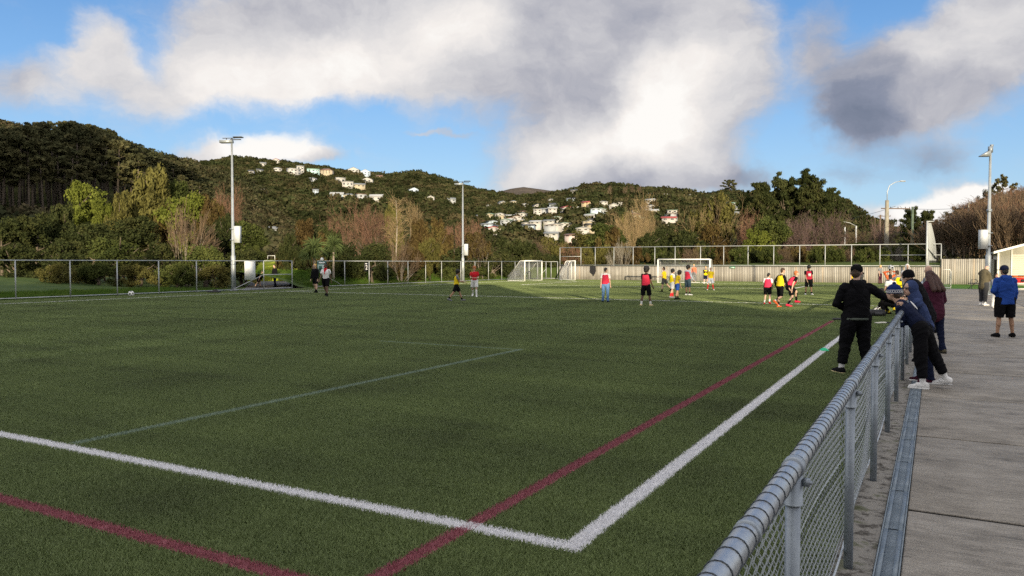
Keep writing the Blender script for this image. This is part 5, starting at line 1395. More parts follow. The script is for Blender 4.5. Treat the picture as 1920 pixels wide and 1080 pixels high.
# ------------------------------------------------------------------ ball net, power poles, street lamps
x_, y_ = plane_at(1737, 62)
bn = thing('ball_net', 'tall white pole with a hanging white ball-stop net at the end of the touchline', 'net', (x_, y_, 0))
q = MB(); q.tube([(0, 0, -.1), (0, 0, 5.15)], .07, 8); q.tube([(-.02, 0, 5.1), (.45, .5, 5.12)], .05, 6); q.build('pole', M['galv_far'], bn, True)
q = MB(); nv = 24; hh_ = np.linspace(5.0, .1, nv)
P1 = np.array([[.05, 0, z_] for z_ in hh_]); P2 = np.array([[.25+.42*math.sin(min(1, (5.05-z_)/2.6)*1.57), .5+5.5*min(1, (5.05-z_)/3.0)**.8, z_] for z_ in hh_])
for k in range(0, nv): q.tube([P1[k], P2[k]], .006, 3, caps=False)
for u in np.linspace(0, 1, 70): q.tube(P1*(1-u)+P2*u, .006, 3, caps=False)
q.build('net', M['net_grey'], bn)
q = MB(); q.tube([(.05, 0, 2.9), (.5, 3.0, 2.4), (.66, 5, 2.1)], .05, 5); q.build('strap', M['dark_metal'], bn)
M['concrete_pole'] = mat('weathered_concrete_pole', (.27, .25, .20), .9, (.20, .185, .15), 1.5)
M['green_pole'] = mat('green_timber_pole', (.10, .14, .10), .9, (.07, .095, .07), 2)
M['timber'] = mat('brown_timber_pole', (.12, .085, .06), .9)
def power_pole(label, px, depth, ytop, mt, r=.16, arm=True, lamp=False, arm_dz=1.0):
    x, y = plane_at(px, depth); Hh = CAM_H+(492-ytop)/FPX*depth
    t = thing('power_pole', label, 'pole', (x, y, 0), YAW+.15)
    q = MB(); q.tube([(0, 0, -.1), (0, 0, Hh)], [r*1.25, r*.8], 8); q.build('pole', M[mt], t, True)
    if arm:
        q = MB(); q.box((-1.3*r/.16*.35, -.06, Hh-arm_dz-.12), (1.9*r/.16, .06, Hh-arm_dz)); q.build('cross_arm', M['timber'], t)
        for x0 in (.3, .9, 1.5, 1.85):
            q = MB(); q.tube([(x0*r/.16, 0, Hh-arm_dz), (x0*r/.16, 0, Hh-arm_dz+.18)], .045, 6); q.build('insulator', M['dark_metal'], t)
    if lamp:
        q = MB(); q.tube([(0, 0, Hh), (0, 0, Hh+1.1), (.3, 0, Hh+1.9), (1.1, 0, Hh+2.35), (1.9, 0, Hh+2.5)], .05, 6); q.build('lamp_arm', M['galv_far'], t, True)
        q = MB(); q.box((1.8, -.14, Hh+2.44), (2.5, .14, Hh+2.58)); q.build('lamp_head', M['galv_far'], t)
    return t, x, y, Hh
pp1 = power_pole('tall concrete power pole carrying a street lamp above the upper mesh fence', 1661, 100, 376, 'concrete_pole', .28, True, True, 1.0)
pp2 = power_pole('green-stained power pole right of the concrete one', 1709, 112, 388, 'green_pole', .2, False)
pp3 = power_pole('pale weathered pole rising through the bare trees on the right slope', 1814, 92, 380, 'concrete_pole', .13, True, False, 1.3)
pp4 = power_pole('brown timber power pole left of the concrete one', 1649, 150, 403, 'timber', .18, True, False, .2)
pp5 = power_pole('slender dark pole left of the brown timber power pole', 1639, 140, 408, 'timber', .08, False)
q = MB()
def wire_run(label, a, b_, sag=.6):
    t = np.linspace(0, 1, 14)[:, None]; A_ = np.array(a); B_ = np.array(b_)
    p = A_*(1-t)+B_*t; p[:, 2] -= sag*4*(t*(1-t))[:, 0]
    q = MB(); q.tube(p, .022, 4); o = q.build('power_line', M['black']); tag(o, label, 'cable')
e1 = plane_at(1500, 150); e2 = plane_at(1960, 80)
wire_run('upper power line running left from the concrete pole', (pp1[1]+1, pp1[2], pp1[3]-.8), (*e1, 9.6), .8)
wire_run('power line from the concrete pole to the green pole', (pp1[1]+1.5, pp1[2], pp1[3]-.8), (pp2[1], pp2[2], pp2[3]-.2), .5)
wire_run('power line from the green pole over the right slope', (pp2[1], pp2[2], pp2[3]-.3), (*e2, 8.9), .6)
wire_run('lower cable between the concrete pole and the right slope', (pp1[1], pp1[2], pp1[3]-4.0), (*e2, 6.4), .9)
def street_lamp(label, px, depth, ytop, arm):
    x, y = plane_at(px, depth); Hh = CAM_H+(492-ytop)/FPX*depth
    t = thing('street_lamp', label, 'street lamp', (x, y, 0), YAW)
    q = MB(); q.tube([(0, 0, 0), (0, 0, Hh)], [.16, .11], 8); q.build('pole', M['box_grey'], t, True)
    q = MB(); q.tube([(0, 0, Hh), (arm*.4, 0, Hh+.5), (arm, 0, Hh+.75)], .05, 6); q.build('arm', M['galv_far'], t)
    q = MB(); q.box((min(arm, arm*1.25), -.12, Hh+.68), (max(arm, arm*1.25), .12, Hh+.82)); q.build('lamp_head', M['galv_far'], t)
street_lamp('white street lamp with its arm reaching left, nearer the power pole', 1604, 118, 424, -2.6)
street_lamp('short white street lamp left of the taller white one', 1583, 130, 425, -1.2)

# ------------------------------------------------------------------ shed, table and gear at the right
M['board_white'] = mat('cream_weatherboard', (.60, .57, .50), .7, (.54, .51, .45), 1)
M['roof_grey'] = mat('grey_shed_roof', (.22, .24, .23), .6)
SY = 72.5
xl = atY(1871, 492, SY)[0]; zt0 = atY(1871, 474, SY)[2]
sh = thing('clubroom_shed', 'cream weatherboard shed with a rising roof edge at the right edge', 'shed', (xl, SY, 0))
q = MB(); slope = .30; Ls = 7.0
q.add([(0, 0, -.05), (Ls, 0, -.05), (Ls, 0, zt0+slope*Ls), (0, 0, zt0), (0, 6, -.05), (0, 6, zt0), (Ls, 6, -.05), (Ls, 6, zt0+slope*Ls)], [(0, 1, 2, 3), (4, 0, 3, 5), (1, 6, 7, 2)]); q.build('wall', M['board_white'], sh)
for k in range(15):
    z_ = .1+k*.155
    if z_ > zt0-.02: break
    q = MB(); q.add([(.95, -.035, z_), (Ls, -.035, z_), (Ls, -.006, z_+.15), (.95, -.006, z_+.15), (.95, -.005, z_), (Ls, -.005, z_)], [(0, 1, 2, 3), (4, 5, 1, 0)]); q.build('weatherboard', M['board_white'], sh)
q = MB(); q.box((-.05, -.04, -.05), (.08, .04, zt0)); q.box((.88, -.05, -.05), (.95, -.003, zt0+slope*.9)); q.build('corner_board', M['white_paint'], sh)
q = MB(); th_ = .14
q.add([(-.35, -1.2, zt0-.10), (Ls, -1.2, zt0+slope*(Ls+.35)-.10), (Ls, 6.4, zt0+slope*(Ls+.35)-.10), (-.35, 6.4, zt0-.10), (-.35, -1.2, zt0-.10+th_), (Ls, -1.2, zt0+slope*(Ls+.35)-.10+th_), (Ls, 6.4, zt0+slope*(Ls+.35)-.10+th_), (-.35, 6.4, zt0-.10+th_)], [(0, 3, 2, 1), (4, 5, 6, 7), (0, 1, 5, 4), (3, 7, 6, 2), (0, 4, 7, 3)]); q.build('roof', M['roof_grey'], sh)
q = MB(); q.add([(-.36, -1.23, zt0-.08), (Ls, -1.23, zt0+slope*(Ls+.36)-.08), (Ls, -1.23, zt0+slope*(Ls+.36)+.10), (-.36, -1.23, zt0+.10)], [(0, 1, 2, 3)]); q.build('fascia', M['white_paint'], sh)
tx, ty = plane_at(1868, 51)
M['dark_top'] = mat('dark_table_top', (.05, .05, .055), .6)
tb_ = thing('folding_table', 'dark folding table standing by the mast in front of the shed', 'table', (tx, ty, 0), YAW)
q = MB(); q.box((-.75, -.35, .70), (1.3, .35, .74)); q.build('table_top', M['dark_top'], tb_)
for a in (-.65, 1.2):
    for b_ in (-.3, .3):
        q = MB(); q.tube([(a, b_, 0), (a, b_, .7)], .02, 6); q.build('leg', M['dark_metal'], tb_)
bx, by = plane_at(1912, 47)
M['orange'] = mat('orange_fabric', (.75, .17, .04), .7); M['redcloth'] = mat('red_fabric', (.62, .03, .025), .7); M['pale_plastic'] = mat('pale_plastic', (.55, .53, .48), .5)
gb = thing('kit_bag', 'long orange kit bag lying on the red bag by the right edge', 'bag', (bx, by, .86), YAW)
def soft_box(w, d, h, mt, name, parent, loc=(0, 0, 0), rz=0, e=.25):
    bm = bmesh.new(); bmesh.ops.create_cube(bm, size=1)
    for v in bm.verts: v.co = Vector((v.co.x*w, v.co.y*d, v.co.z*h))
    bmesh.ops.bevel(bm, geom=bm.edges[:], offset=min(w, d, h)*e, segments=3, affect='EDGES')
    me = bpy.data.meshes.new(name); bm.to_mesh(me); bm.free(); me.materials.append(mt)
    for p in me.polygons: p.use_smooth = True
    return inst(name, me, parent, loc, (0, 0, rz))
soft_box(.85, .4, .12, M['orange'], 'bag_body', gb, (0, 0, .08)); soft_box(.5, .05, .05, M['black'], 'strap', gb, (0, -.22, .12))
gb2 = thing('sports_bag', 'red sports bag on the low bench by the right edge', 'bag', (bx-.05, by, .55), YAW)
soft_box(.62, .45, .30, M['redcloth'], 'bag_body', gb2, (0, 0, .16)); soft_box(.3, .06, .16, M['black'], 'side_pocket', gb2, (.12, -.22, .14))
bn2 = thing('bench', 'low pale bench holding the red bag by the right edge', 'bench', (bx, by, 0), YAW)
q = MB(); q.box((-.7, -.25, .48), (.9, .25, .55)); q.build('seat', M['pale_plastic'], bn2)
for a in (-.55, .75):
    q = MB(); q.box((a-.05, -.2, 0), (a+.05, .2, .48)); q.build('leg', M['pale_plastic'], bn2)
bx, by = plane_at(1916, 42)
bn3 = thing('low_seat', 'small cream plastic seat cut by the right edge', 'seat', (bx, by, 0), YAW)
soft_box(.7, .45, .08, M['pale_plastic'], 'seat', bn3, (0, 0, .34))
for a in (-.25, .25):
    q = MB(); q.tube([(a, 0, 0), (a, 0, .32)], .03, 6); q.build('leg', M['trunk'], bn3)
bx, by = plane_at(1829, 52)
hoop = thing('folding_chair', 'thin-framed dark folding chair left of the man in the camouflage jacket', 'chair', (bx, by, 0), YAW)
q = MB(); q.tube([(-.25, 0, 0), (-.3, 0, .45), (-.2, .1, .62), (.1, .15, .66), (.25, .1, .5)], .022, 6); q.tube([(-.25, .4, 0), (.2, .1, .5)], .022, 6); q.build('frame', M['dark_metal'], hoop, True)
soft_box(.5, .45, .06, M['dark_top'], 'seat', hoop, (0, .2, .38))
# small goal frame at the end of the path fence
bx, by = plane_at(1779, 54)
pf_ = thing('mini_goal', 'small white mesh goal frame beyond the spectators at the fence end', 'goal', (bx, by, 0), YAW)
q = MB(); q.tube([(.15, 0, 0), (.15, 0, 1.15), (.05, 0, 1.3), (-.5, 0, 1.3)], .03, 8); q.tube([(.15, 0, 0), (.2, 1.0, 0)], .03, 8); q.build('frame', M['white_paint'], pf_, True)
q = MB()
for z_ in np.arange(.1, 1.3, .1): q.tube([(.15, 0, z_), (.2, 1.0*(1-z_/1.4), z_)], .004, 3)
for y2 in np.arange(.1, 1.0, .1): q.tube([(.16, y2, 0), (.16, y2, 1.3*(1-y2))], .004, 3)
q.build('net', M['white_net'], pf_)

# ------------------------------------------------------------------ small things on the turf
def ball(label, x, y, r=.11, z=None, panel=True):
    t = thing('football', label, 'ball', (x, y, r if z is None else z))
    bm = bmesh.new(); bmesh.ops.create_icosphere(bm, subdivisions=3, radius=r)
    me = bpy.data.meshes.new('shell'); bm.to_mesh(me); bm.free(); me.materials.append(M['white_paint']); me.materials.append(M['black'])
    bm = bmesh.new(); bmesh.ops.create_icosphere(bm, subdivisions=1, radius=1); dirs = [v.co.normalized() for v in bm.verts][:12]; bm.free()
    for p in me.polygons:
        p.use_smooth = True
        if any(p.center.normalized().dot(d) > .955 for d in dirs): p.material_index = 1
    inst('shell', me, t, (0, 0, 0), (.4, .3, .2)); return t
x_, y_, _ = at(246, 556); ball('white football lying on the turf near the left mesh fence', x_, y_, .15)
x_, y_, _ = at(1540, 659)
cn = thing('marker_cone', 'flat green marker cone on the white touchline', 'cone', (TL_X+.02, y_, 0))
q = MB(); a = np.linspace(0, 6.283, 20, endpoint=False); rr = [(.10, .012), (.095, .03), (.035, .075), (.028, .07)]
v = np.concatenate([np.stack([np.cos(a)*r_, np.sin(a)*r_, 0*a+z_], 1) for r_, z_ in rr]); q.add(v, [(k*20+i, k*20+(i+1) % 20, (k+1)*20+(i+1) % 20, (k+1)*20+i) for k in range(3) for i in range(20)]); q.build('disc', M['cone'], cn, True)
x_, y_, _ = at(1571, 601)
bt = thing('water_bottle', 'dark drink bottle lying at the end of the maroon line', 'bottle', (x_, y_, .04), YAW)
q = MB(); q.tube([(-.16, 0, 0), (.10, 0, 0), (.13, 0, 0)], [.042, .042, .025], 12); q.build('body', M['black'], bt, True)
q = MB(); q.tube([(.13, 0, 0), (.16, 0, 0)], .026, 10); q.build('cap', M['dark_metal'], bt)
M['glove'] = mat('white_glove_fabric', (.62, .60, .55), .8)
x_, y_, _ = at(1656, 607)
gl = thing('goalkeeper_glove', 'white goalkeeper glove with dark trim lying on the turf by the fence', 'glove', (x_, y_, .03), YAW)
soft_box(.16, .12, .05, M['glove'], 'palm', gl)
for k in range(4):
    q = MB(); q.tube([(-.06+.0*k, -.05+.035*k, 0), (-.20-.02*(k % 2), -.06+.04*k, -.005)], [.02, .014], 6); q.build('finger', M['glove'], gl, True)
soft_box(.10, .11, .045, M['black'], 'cuff', gl, (.12, 0, 0))
x_, y_, _ = at(401, 549)
bg_ = thing('jacket', 'dark jacket dropped at the foot of the left mesh fence', 'jacket', (x_, y_, 0), .3)
soft_box(.75, .3, .12, M['black'], 'body', bg_, (0, 0, .06)); soft_box(.3, .2, .2, M['black'], 'hood', bg_, (.1, 0, .1))
x_, y_, _ = atY(1112, 505, WY-.06)
jk = thing('hanging_jacket', 'dark jacket hung on the board wall near the corner goal', 'jacket', (x_, WY-.07, 1.42), 0)
q = MB(); q.add([(-.28, 0, 0), (.30, 0, .02), (.34, -.03, -.55), (.10, -.05, -1.0), (-.02, -.04, -.8), (-.30, -.03, -.6), (-.28, -.10, 0), (.30, -.10, .02), (.34, -.12, -.55), (.10, -.12, -1.0), (-.02, -.12, -.8), (-.30, -.12, -.6)],
              [(11, 10, 9, 8, 7, 6)]); q.add([(-.28, 0, 0), (.30, 0, .02), (.34, -.03, -.55), (.10, -.05, -1.0), (-.02, -.04, -.8), (-.30, -.03, -.6), (-.28, -.10, 0), (.30, -.10, .02), (.34, -.12, -.55), (.10, -.12, -1.0), (-.02, -.12, -.8), (-.30, -.12, -.6)], [(i, (i+1) % 6, 6+(i+1) % 6, 6+i) for i in range(6)])
q.build('cloth', M['black'], jk)
x_, y_, _ = atY(1373, 503, WY-.04)
gs_ = thing('sign', 'small green sign fixed on the board wall right of the main goal', 'sign', (x_, WY-.05, 1.32))
q = MB(); q.box((-.25, -.01, -.07), (.25, .01, .07)); q.build('panel', mat('bright_green_sign', (.02, .25, .12), .5), gs_)
q = MB(); q.box((-.19, -.014, -.02), (.19, -.0105, .02)); q.build('lettering', M['sign_white'], gs_)

# ------------------------------------------------------------------ people
SKIN = {'light': (.52, .33, .245), 'tan': (.33, .19, .12), 'brown': (.13, .07, .045)}
def cloth(name, c, bump=.35):
    key = 'cl_'+name
    if key in M: return M[key]
    m, N = new_mat(name.replace(' ', '_')+'_fabric')
    co = N.add('ShaderNodeTexCoord').outputs['Object']
    n = N.noise(N.vm('MULTIPLY', co, (1, 1, .55)), 7, 4, .6, dist=.6); n2 = N.noise(co, 2.5, 3, .5)
    cc = N.mix(N.smooth(n2.outputs[0], .3, .7), tuple(x*.86 for x in c), tuple(min(1, x*1.1) for x in c))
    b = N.add('ShaderNodeBsdfPrincipled', {'Base Color': cc, 'Roughness': .9, 'Specular IOR Level': .08})
    N.put(b, 'Normal', N.add('ShaderNodeBump', {'Strength': bump, 'Distance': .05, 'Height': n.outputs[0]}))
    finish(N, b); M[key] = m; return m
for k_, c_ in SKIN.items():
    M['skin_'+k_] = mat('skin_'+k_, c_, .55, tuple(x*.85 for x in c_), 6)
COL = dict(black=(.006, .006, .0075), navy=(.010, .014, .036), blue=(.018, .055, .25), beanie=(.010, .022, .11), hoodblue=(.035, .052, .125), white=(.66, .66, .66), red=(.50, .02, .03), bib_red=(.42, .025, .055), pink=(.68, .035, .085),
           yellow=(.62, .46, .02), yellow2=(.75, .60, .01), orange=(.65, .14, .05), jeans=(.10, .19, .36), burgundy=(.055, .014, .028), camo=(.085, .075, .05), grey=(.16, .165, .18), lightblue=(.38, .42, .52), dkgrey=(.035, .037, .042), dkteal=(.035, .06, .085), cream=(.60, .50, .30))
def cl(n): return cloth(n, COL[n])
HAIRC = dict(black=(.008, .007, .006), brown=(.04, .022, .012), red=(.30, .10, .03), blond=(.55, .35, .10), auburn=(.040, .016, .011), grey=(.25, .23, .22))
for k_, c_ in HAIRC.items(): M['hair_'+k_] = mat('hair_'+k_, c_, .6, tuple(x*1.5 for x in c_), 30, bump=.8, bscale=60)

def capsule(q, p0, p1, r0, r1, flat0=False, flat1=False, ns=12, sq=(1, 1)):
    """closed tapered capsule; sq flattens the section (side, depth)"""
    p0 = np.array(p0, float); p1 = np.array(p1, float); d = p1-p0; L = np.linalg.norm(d)+1e-6; d /= L
    ref = np.array([0, 1.0, 0]) if abs(d[1]) < .9 else np.array([0, 0, 1.0])
    a = np.cross(ref, d); a /= np.linalg.norm(a); b = np.cross(d, a)
    prof = []
    if flat0: prof += [(0, 0.001), (0, r0)]
    else: prof += [(-r0*math.cos(t), max(r0*math.sin(t), .001)) for t in (0.0, .4, .8, 1.2)]
    prof += [(L*t, r0+(r1-r0)*t) for t in (0, .33, .66, 1)]
    if flat1: prof += [(L, r1), (L, .001)]
    else: prof += [(L+r1*math.sin(t), max(r1*math.cos(t), .001)) for t in (.4, .8, 1.2, 1.57)]
    th = np.linspace(0, 2*math.pi, ns, endpoint=False)
    rings = [p0+d*h_+(a[None]*np.cos(th)[:, None]*sq[0]+b[None]*np.sin(th)[:, None]*sq[1])*r for h_, r in prof]
    v = np.concatenate(rings); n = len(prof)
    i = np.arange(n-1)[:, None]*ns; j = np.arange(ns)[None]; k = (j+1) % ns
    f = np.stack([i+j, i+k, i+ns+k, i+ns+j], -1).reshape(-1, 4)
    q.add(v, f)
    base = q.n-len(v)
    q.f.append(np.array([list(range(base, base+ns))[::-1]])); q.mi.append(np.array([0]))
    q.f.append(np.array([list(range(base+(n-1)*ns, base+n*ns))])); q.mi.append(np.array([0]))
def ellip(q, c, r, rot=None, ns=14, nl=9):
    th = np.linspace(0, 2*math.pi, ns, endpoint=False); ph = np.linspace(.02, math.pi-.02, nl)
    v = np.array([[math.sin(p)*math.cos(t)*r[0], math.sin(p)*math.sin(t)*r[1], math.cos(p)*r[2]] for p in ph for t in th])
    if rot is not None: v = v@np.array(rot).T
    v = v+np.array(c)
    i = np.arange(nl-1)[:, None]*ns; j = np.arange(ns)[None]; k = (j+1) % ns
    q.add(v, np.stack([i+j, i+ns+j, i+ns+k, i+k], -1).reshape(-1, 4))
    base = q.n-len(v)
    q.f.append(np.array([list(range(base, base+ns))])); q.mi.append(np.array([0]))
    q.f.append(np.array([list(range(base+(nl-1)*ns, base+nl*ns))[::-1]])); q.mi.append(np.array([0]))
def fuse(q, name, mt, vox, parent, smooth=4, fold=0.0):
    """melt overlapping closed pieces into one continuous skin"""
    me = q.mesh('raw', mt)
    o = bpy.data.objects.new('raw', me); col.objects.link(o)
    md = o.modifiers.new('r', 'REMESH'); md.mode = 'VOXEL'; md.voxel_size = vox; md.use_smooth_shade = True
    if smooth: sm = o.modifiers.new('s', 'SMOOTH'); sm.factor = .5; sm.iterations = smooth
    dg = bpy.context.evaluated_depsgraph_get()
    out = bpy.data.meshes.new_from_object(o.evaluated_get(dg)); out.name = name
    bpy.data.objects.remove(o); bpy.data.meshes.remove(me)
    if fold:
        n = len(out.vertices); co = np.empty(n*3); out.vertices.foreach_get('co', co); co = co.reshape(-1, 3)
        nr = np.empty(n*3); out.vertices.foreach_get('normal', nr); nr = nr.reshape(-1, 3)
        u = co[:, 0]*7+co[:, 1]*5; w = co[:, 2]*9
        f = 1-np.abs(fbm(u+co[:, 2]*6+20, w+30+co[:, 1]*6, 3)*2-1)*1.6; g_ = fbm(u*.5+5, w*.45+11, 2)-.5
        co += nr*((f-.45)*fold+g_*fold*1.6)[:, None]; out.vertices.foreach_set('co', co.ravel()); out.update()
    out.materials.clear(); out.materials.append(mt)
    return inst(name, out, parent)
def Rx(a): c, s = math.cos(a), math.sin(a); return np.array([[1, 0, 0], [0, c, -s], [0, s, c]])
def Ry(a): c, s = math.cos(a), math.sin(a); return np.array([[c, 0, s], [0, 1, 0], [-s, 0, c]])
def ik(S, Tt, L1, L2, pole):
    d = Tt-S; D = min(np.linalg.norm(d), (L1+L2)*.995); u = d/np.linalg.norm(d)
    a = (L1*L1-L2*L2+D*D)/(2*D); h_ = math.sqrt(max(L1*L1-a*a, 0))
    p = pole-u*(pole@u); p /= np.linalg.norm(p)
    return S+u*a+p*h_, S+u*D
def person(label, x, y, H, off=0, lean=0, side=0, twist=0, head=(0, 0), legL=(0, 4, 0), legR=(0, 4, 0), armL=(5, 8, 10, 0), armR=(5, 8, 10, 0), ikL=None, ikR=None,
           skin='light', hair=('short', 'brown'), top=('tee', 'white'), bib=None, bottom=('shorts', 'black'), socks='white', sock_h=.3, shoes='black', bulk=1.0, near=False, hat=None, hood=None, group=None, z=0.0, extra=None, rotz=None, arms_bare=None):
    k = H/1.75; vox = .0085 if near else .019
    rz = rotz if rotz is not None else YAW+R(off)
    root = thing('person', label, 'person', (x, y, z), rz, group)
    root.scale = (k, k, k)
    Z = np.array([0, 0, 1.0])
    J = {}
    for s, nm, lg in ((-1, 'L', legL), (1, 'R', legR)):
        f, a, kn = R(lg[0]), R(lg[1]), R(lg[2])
        hp = np.array([s*.095, 0, 0])
        th = Ry(-s*a)@np.array([0, math.sin(f), -math.cos(f)]); shn = Ry(-s*a)@np.array([0, math.sin(f-kn), -math.cos(f-kn)])
        J['hip'+nm] = hp; J['knee'+nm] = hp+th*.43; J['ank'+nm] = hp+th*.43+shn*.41
        ty = R(-s*10)+R(twist*0)
        pit = 0 if len(lg) < 4 else R(lg[3])
        J['toe'+nm] = J['ank'+nm]+np.array([math.sin(-ty)*.17, math.cos(ty)*.17*math.cos(pit), -.045-.17*math.sin(pit)])
        J['heel'+nm] = J['ank'+nm]+np.array([0, -.045*math.cos(pit), -.045+.045*math.sin(pit)])
    low = min(J['toeL'][2], J['toeR'][2], J['heelL'][2], J['heelR'][2])-.03
    ft = (J['ankL']+J['ankR'])/2
    shift = np.array([-ft[0], -ft[1], -low])
    for n_ in J: J[n_] = J[n_]+shift
    pel = shift.copy()
    U = rotz_m(R(twist))@Ry(R(side))@Rx(-R(lean))
    up = lambda v: pel+U@np.array(v, float)
    J['pel'] = pel; J['waist'] = up((0, 0, .14)); J['chest'] = up((0, .01, .33)); J['neck'] = up((0, 0, .50)); 
    J['headb'] = up((0, .03, .57))
    hy, hp_ = R(head[0]), R(head[1])
    HR = rotz_m(R(twist)+hy)@Rx(-hp_-R(lean)*.35)
    J['head'] = J['headb']+HR@np.array([0, .015, .115])
    for s, nm, am, tg in ((-1, 'L', armL, ikL), (1, 'R', armR, ikR)):
        S = up((s*.172*min(bulk, 1.08), 0, .45)); J['sh'+nm] = S
        if tg is not None:
            if len(tg) == 7:    # world target
                w = np.array(tg[:3])-np.array([x, y, z]); w = rotz_m(-rz)@w/k; T_ = w
            else: T_ = np.array(tg[:3])
            E_, W_ = ik(S, T_, .285, .255, np.array(tg[3:6])); hd = (W_-E_)/np.linalg.norm(W_-E_)
        else:
            f, a, e, iw = [R(v) for v in am]
            d1 = U@(Ry(-s*a)@np.array([0, math.sin(f), -math.cos(f)])); d2 = U@(Ry(-s*a*.6)@(rotz_m(s*iw)@np.array([0, math.sin(f+e), -math.cos(f+e)])))
            E_ = S+d1*.285; W_ = E_+d2*.255; hd = d2
        J['el'+nm] = E_; J['wr'+nm] = W_; J['hd'+nm] = hd
    b = MB(); B_ = bulk
    # skin: one continuous body
    for nm, s in (('L', -1), ('R', 1)):
        capsule(b, J['hip'+nm], J['knee'+nm], .082*B_, .052); capsule(b, J['knee'+nm], J['knee'+nm]*.55+J['ank'+nm]*.45+np.array([0, -.012, 0]), .052, .052); capsule(b, J['knee'+nm]*.6+J['ank'+nm]*.4, J['ank'+nm], .050, .034)
        capsule(b, J['heel'+nm], J['toe'+nm], .034, .026)
        capsule(b, J['sh'+nm], J['el'+nm], .044, .036); capsule(b, J['el'+nm], J['wr'+nm], .038, .026)
        hd = J['hd'+nm]; W_ = J['wr'+nm]
        sd = np.cross(hd, np.array([0, 0, 1.0])); sd = sd/np.linalg.norm(sd) if np.linalg.norm(sd) > .1 else np.array([1.0, 0, 0])
        if near:
            palm = W_+hd*.05; capsule(b, W_, W_+hd*.075, .024, .034, sq=(1, .6))
            bend = -np.array([0, 0, 1.0]) if abs(hd[2]) < .7 else U@np.array([0, 1.0, 0])
            for q_, (o_, l_) in enumerate(((-.030, .058), (-.010, .066), (.010, .062), (.030, .048))):
                f0 = W_+hd*.085+sd*o_; f1 = f0+(hd*.8+bend*.45)*l_*.6; f2 = f1+(hd*.3+bend*.9)*l_*.5
                capsule(b, f0, f1, .0098, .009, ns=8); capsule(b, f1, f2, .009, .008, ns=8)
            t0 = W_+hd*.03-sd*.03*s; capsule(b, t0, t0+hd*.045-sd*s*.028, .012, .010, ns=8)
        else:
            capsule(b, W_, W_+hd*.09, .026, .034, sq=(1, .6)); capsule(b, W_+hd*.09, W_+hd*.15+U@np.array([0, .02, 0]), .026, .018); capsule(b, W_+hd*.04, W_+hd*.08-sd*s*.045, .014, .012)
    capsule(b, J['pel'], J['waist'], .115*B_, .105*B_, sq=(1.15, .85)); capsule(b, J['waist'], J['chest'], .105*B_, .125*B_, sq=(1.15, .85)); capsule(b, J['shL'], J['shR'], .055, .055); capsule(b, J['chest'], J['neck'], .12*B_, .06)
    capsule(b, J['neck'], J['headb']+HR@np.array([0, 0, .05]), .052, .05)
    ellip(b, J['head']+HR@np.array([0, -.005, .02]), (.076, .096, .105), HR); ellip(b, J['head']+HR@np.array([0, .035, -.045]), (.056, .060, .070), HR)
    capsule(b, J['head']+HR@np.array([0, .088, .015]), J['head']+HR@np.array([0, .105, -.022]), .010, .014, ns=8)
    for s in (-1, 1): ellip(b, J['head']+HR@np.array([s*.078, -.005, -.01]), (.012, .022, .032), HR, 8, 6)
    fuse(b, 'body', M['skin_'+skin], .0075 if near else .018, root, 2 if near else 1)
    if near or abs(((off+head[0]+180) % 360)-180) > 60:
        for s in (-1, 1):
            q = MB(); ellip(q, J['head']+HR@np.array([s*.032, .086, .018]), (.013, .008, .008), HR, 8, 6); q.build('eye', M['black'], root, True)
        q = MB(); ellip(q, J['head']+HR@np.array([0, .092, -.05]), (.022, .007, .006), HR, 8, 6); q.build('mouth', mat('lips', (.25, .09, .08), .6) if 'lips' not in M else M['lips'], root, True)
    # hair or headwear
    hs, hc = hair
    if hs != 'none':
        q = MB(); big = {'short': 0, 'curly': .025, 'afro': .04, 'long': .008, 'mop': .02}[hs]
        ellip(q, J['head']+HR@np.array([0, -.018, .038+big*.4]), (.083+big, .100+big, .100+big), HR)
        ellip(q, J['head']+HR@np.array([0, -.055, -.02]), (.070+big, .055+big, .075+big), HR)
        if hs in ('mop', 'curly', 'afro'):
            g_ = np.random.default_rng(abs(hash(label)) % 1000 if False else len(label))
            for _ in range(26):
                d = g_.normal(size=3); d /= np.linalg.norm(d); d[2] = abs(d[2])*.9
                if d[1] > .55 and d[2] < .5: d[1] *= -1
                ellip(q, J['head']+HR@(np.array([0, -.018, .04])+d*np.array([.075+big, .09+big, .09+big])), (.028,)*3, None, 7, 5)
        if hs == 'long':
            for s in (-.055, 0, .055):
                capsule(q, J['head']+HR@np.array([s*1.3, -.06, -.0]), J['chest']+U@np.array([s*2.0, -.19*B_, .06]), .070, .050)
        fuse(q, 'hair', M['hair_'+hc], vox*.8, root, 2)
    if hat:
        q = MB(); kd, hcol = hat[0], hat[1]
        if kd == 'cap':
            ellip(q, J['head']+HR@np.array([0, -.008, .045]), (.092, .112, .092), HR); o_ = fuse(q, 'cap', cl(hcol), vox*.7, root, 2)
            q = MB(); br = [(.0, .02), (.09, .055), (.13, .06), (.165, .045), (.175, 0)]
            pts = [(-w, .085+l-.02, .035-l*.12) for l, w in br]+[(w, .085+l-.02, .035-l*.12) for l, w in br[::-1]]
            pts = [J['head']+HR@np.array(p_) for p_ in pts]; n = len(pts); v = np.array(pts+[p_-HR@np.array([0, 0, .008]) for p_ in pts])
            q.add(v, [tuple(range(n))[::-1]]); q.add(v, [tuple(range(n, 2*n))]); q.add(v, [(i, (i+1) % n, n+(i+1) % n, n+i) for i in range(n)]); q.build('brim', cl(hcol), root)
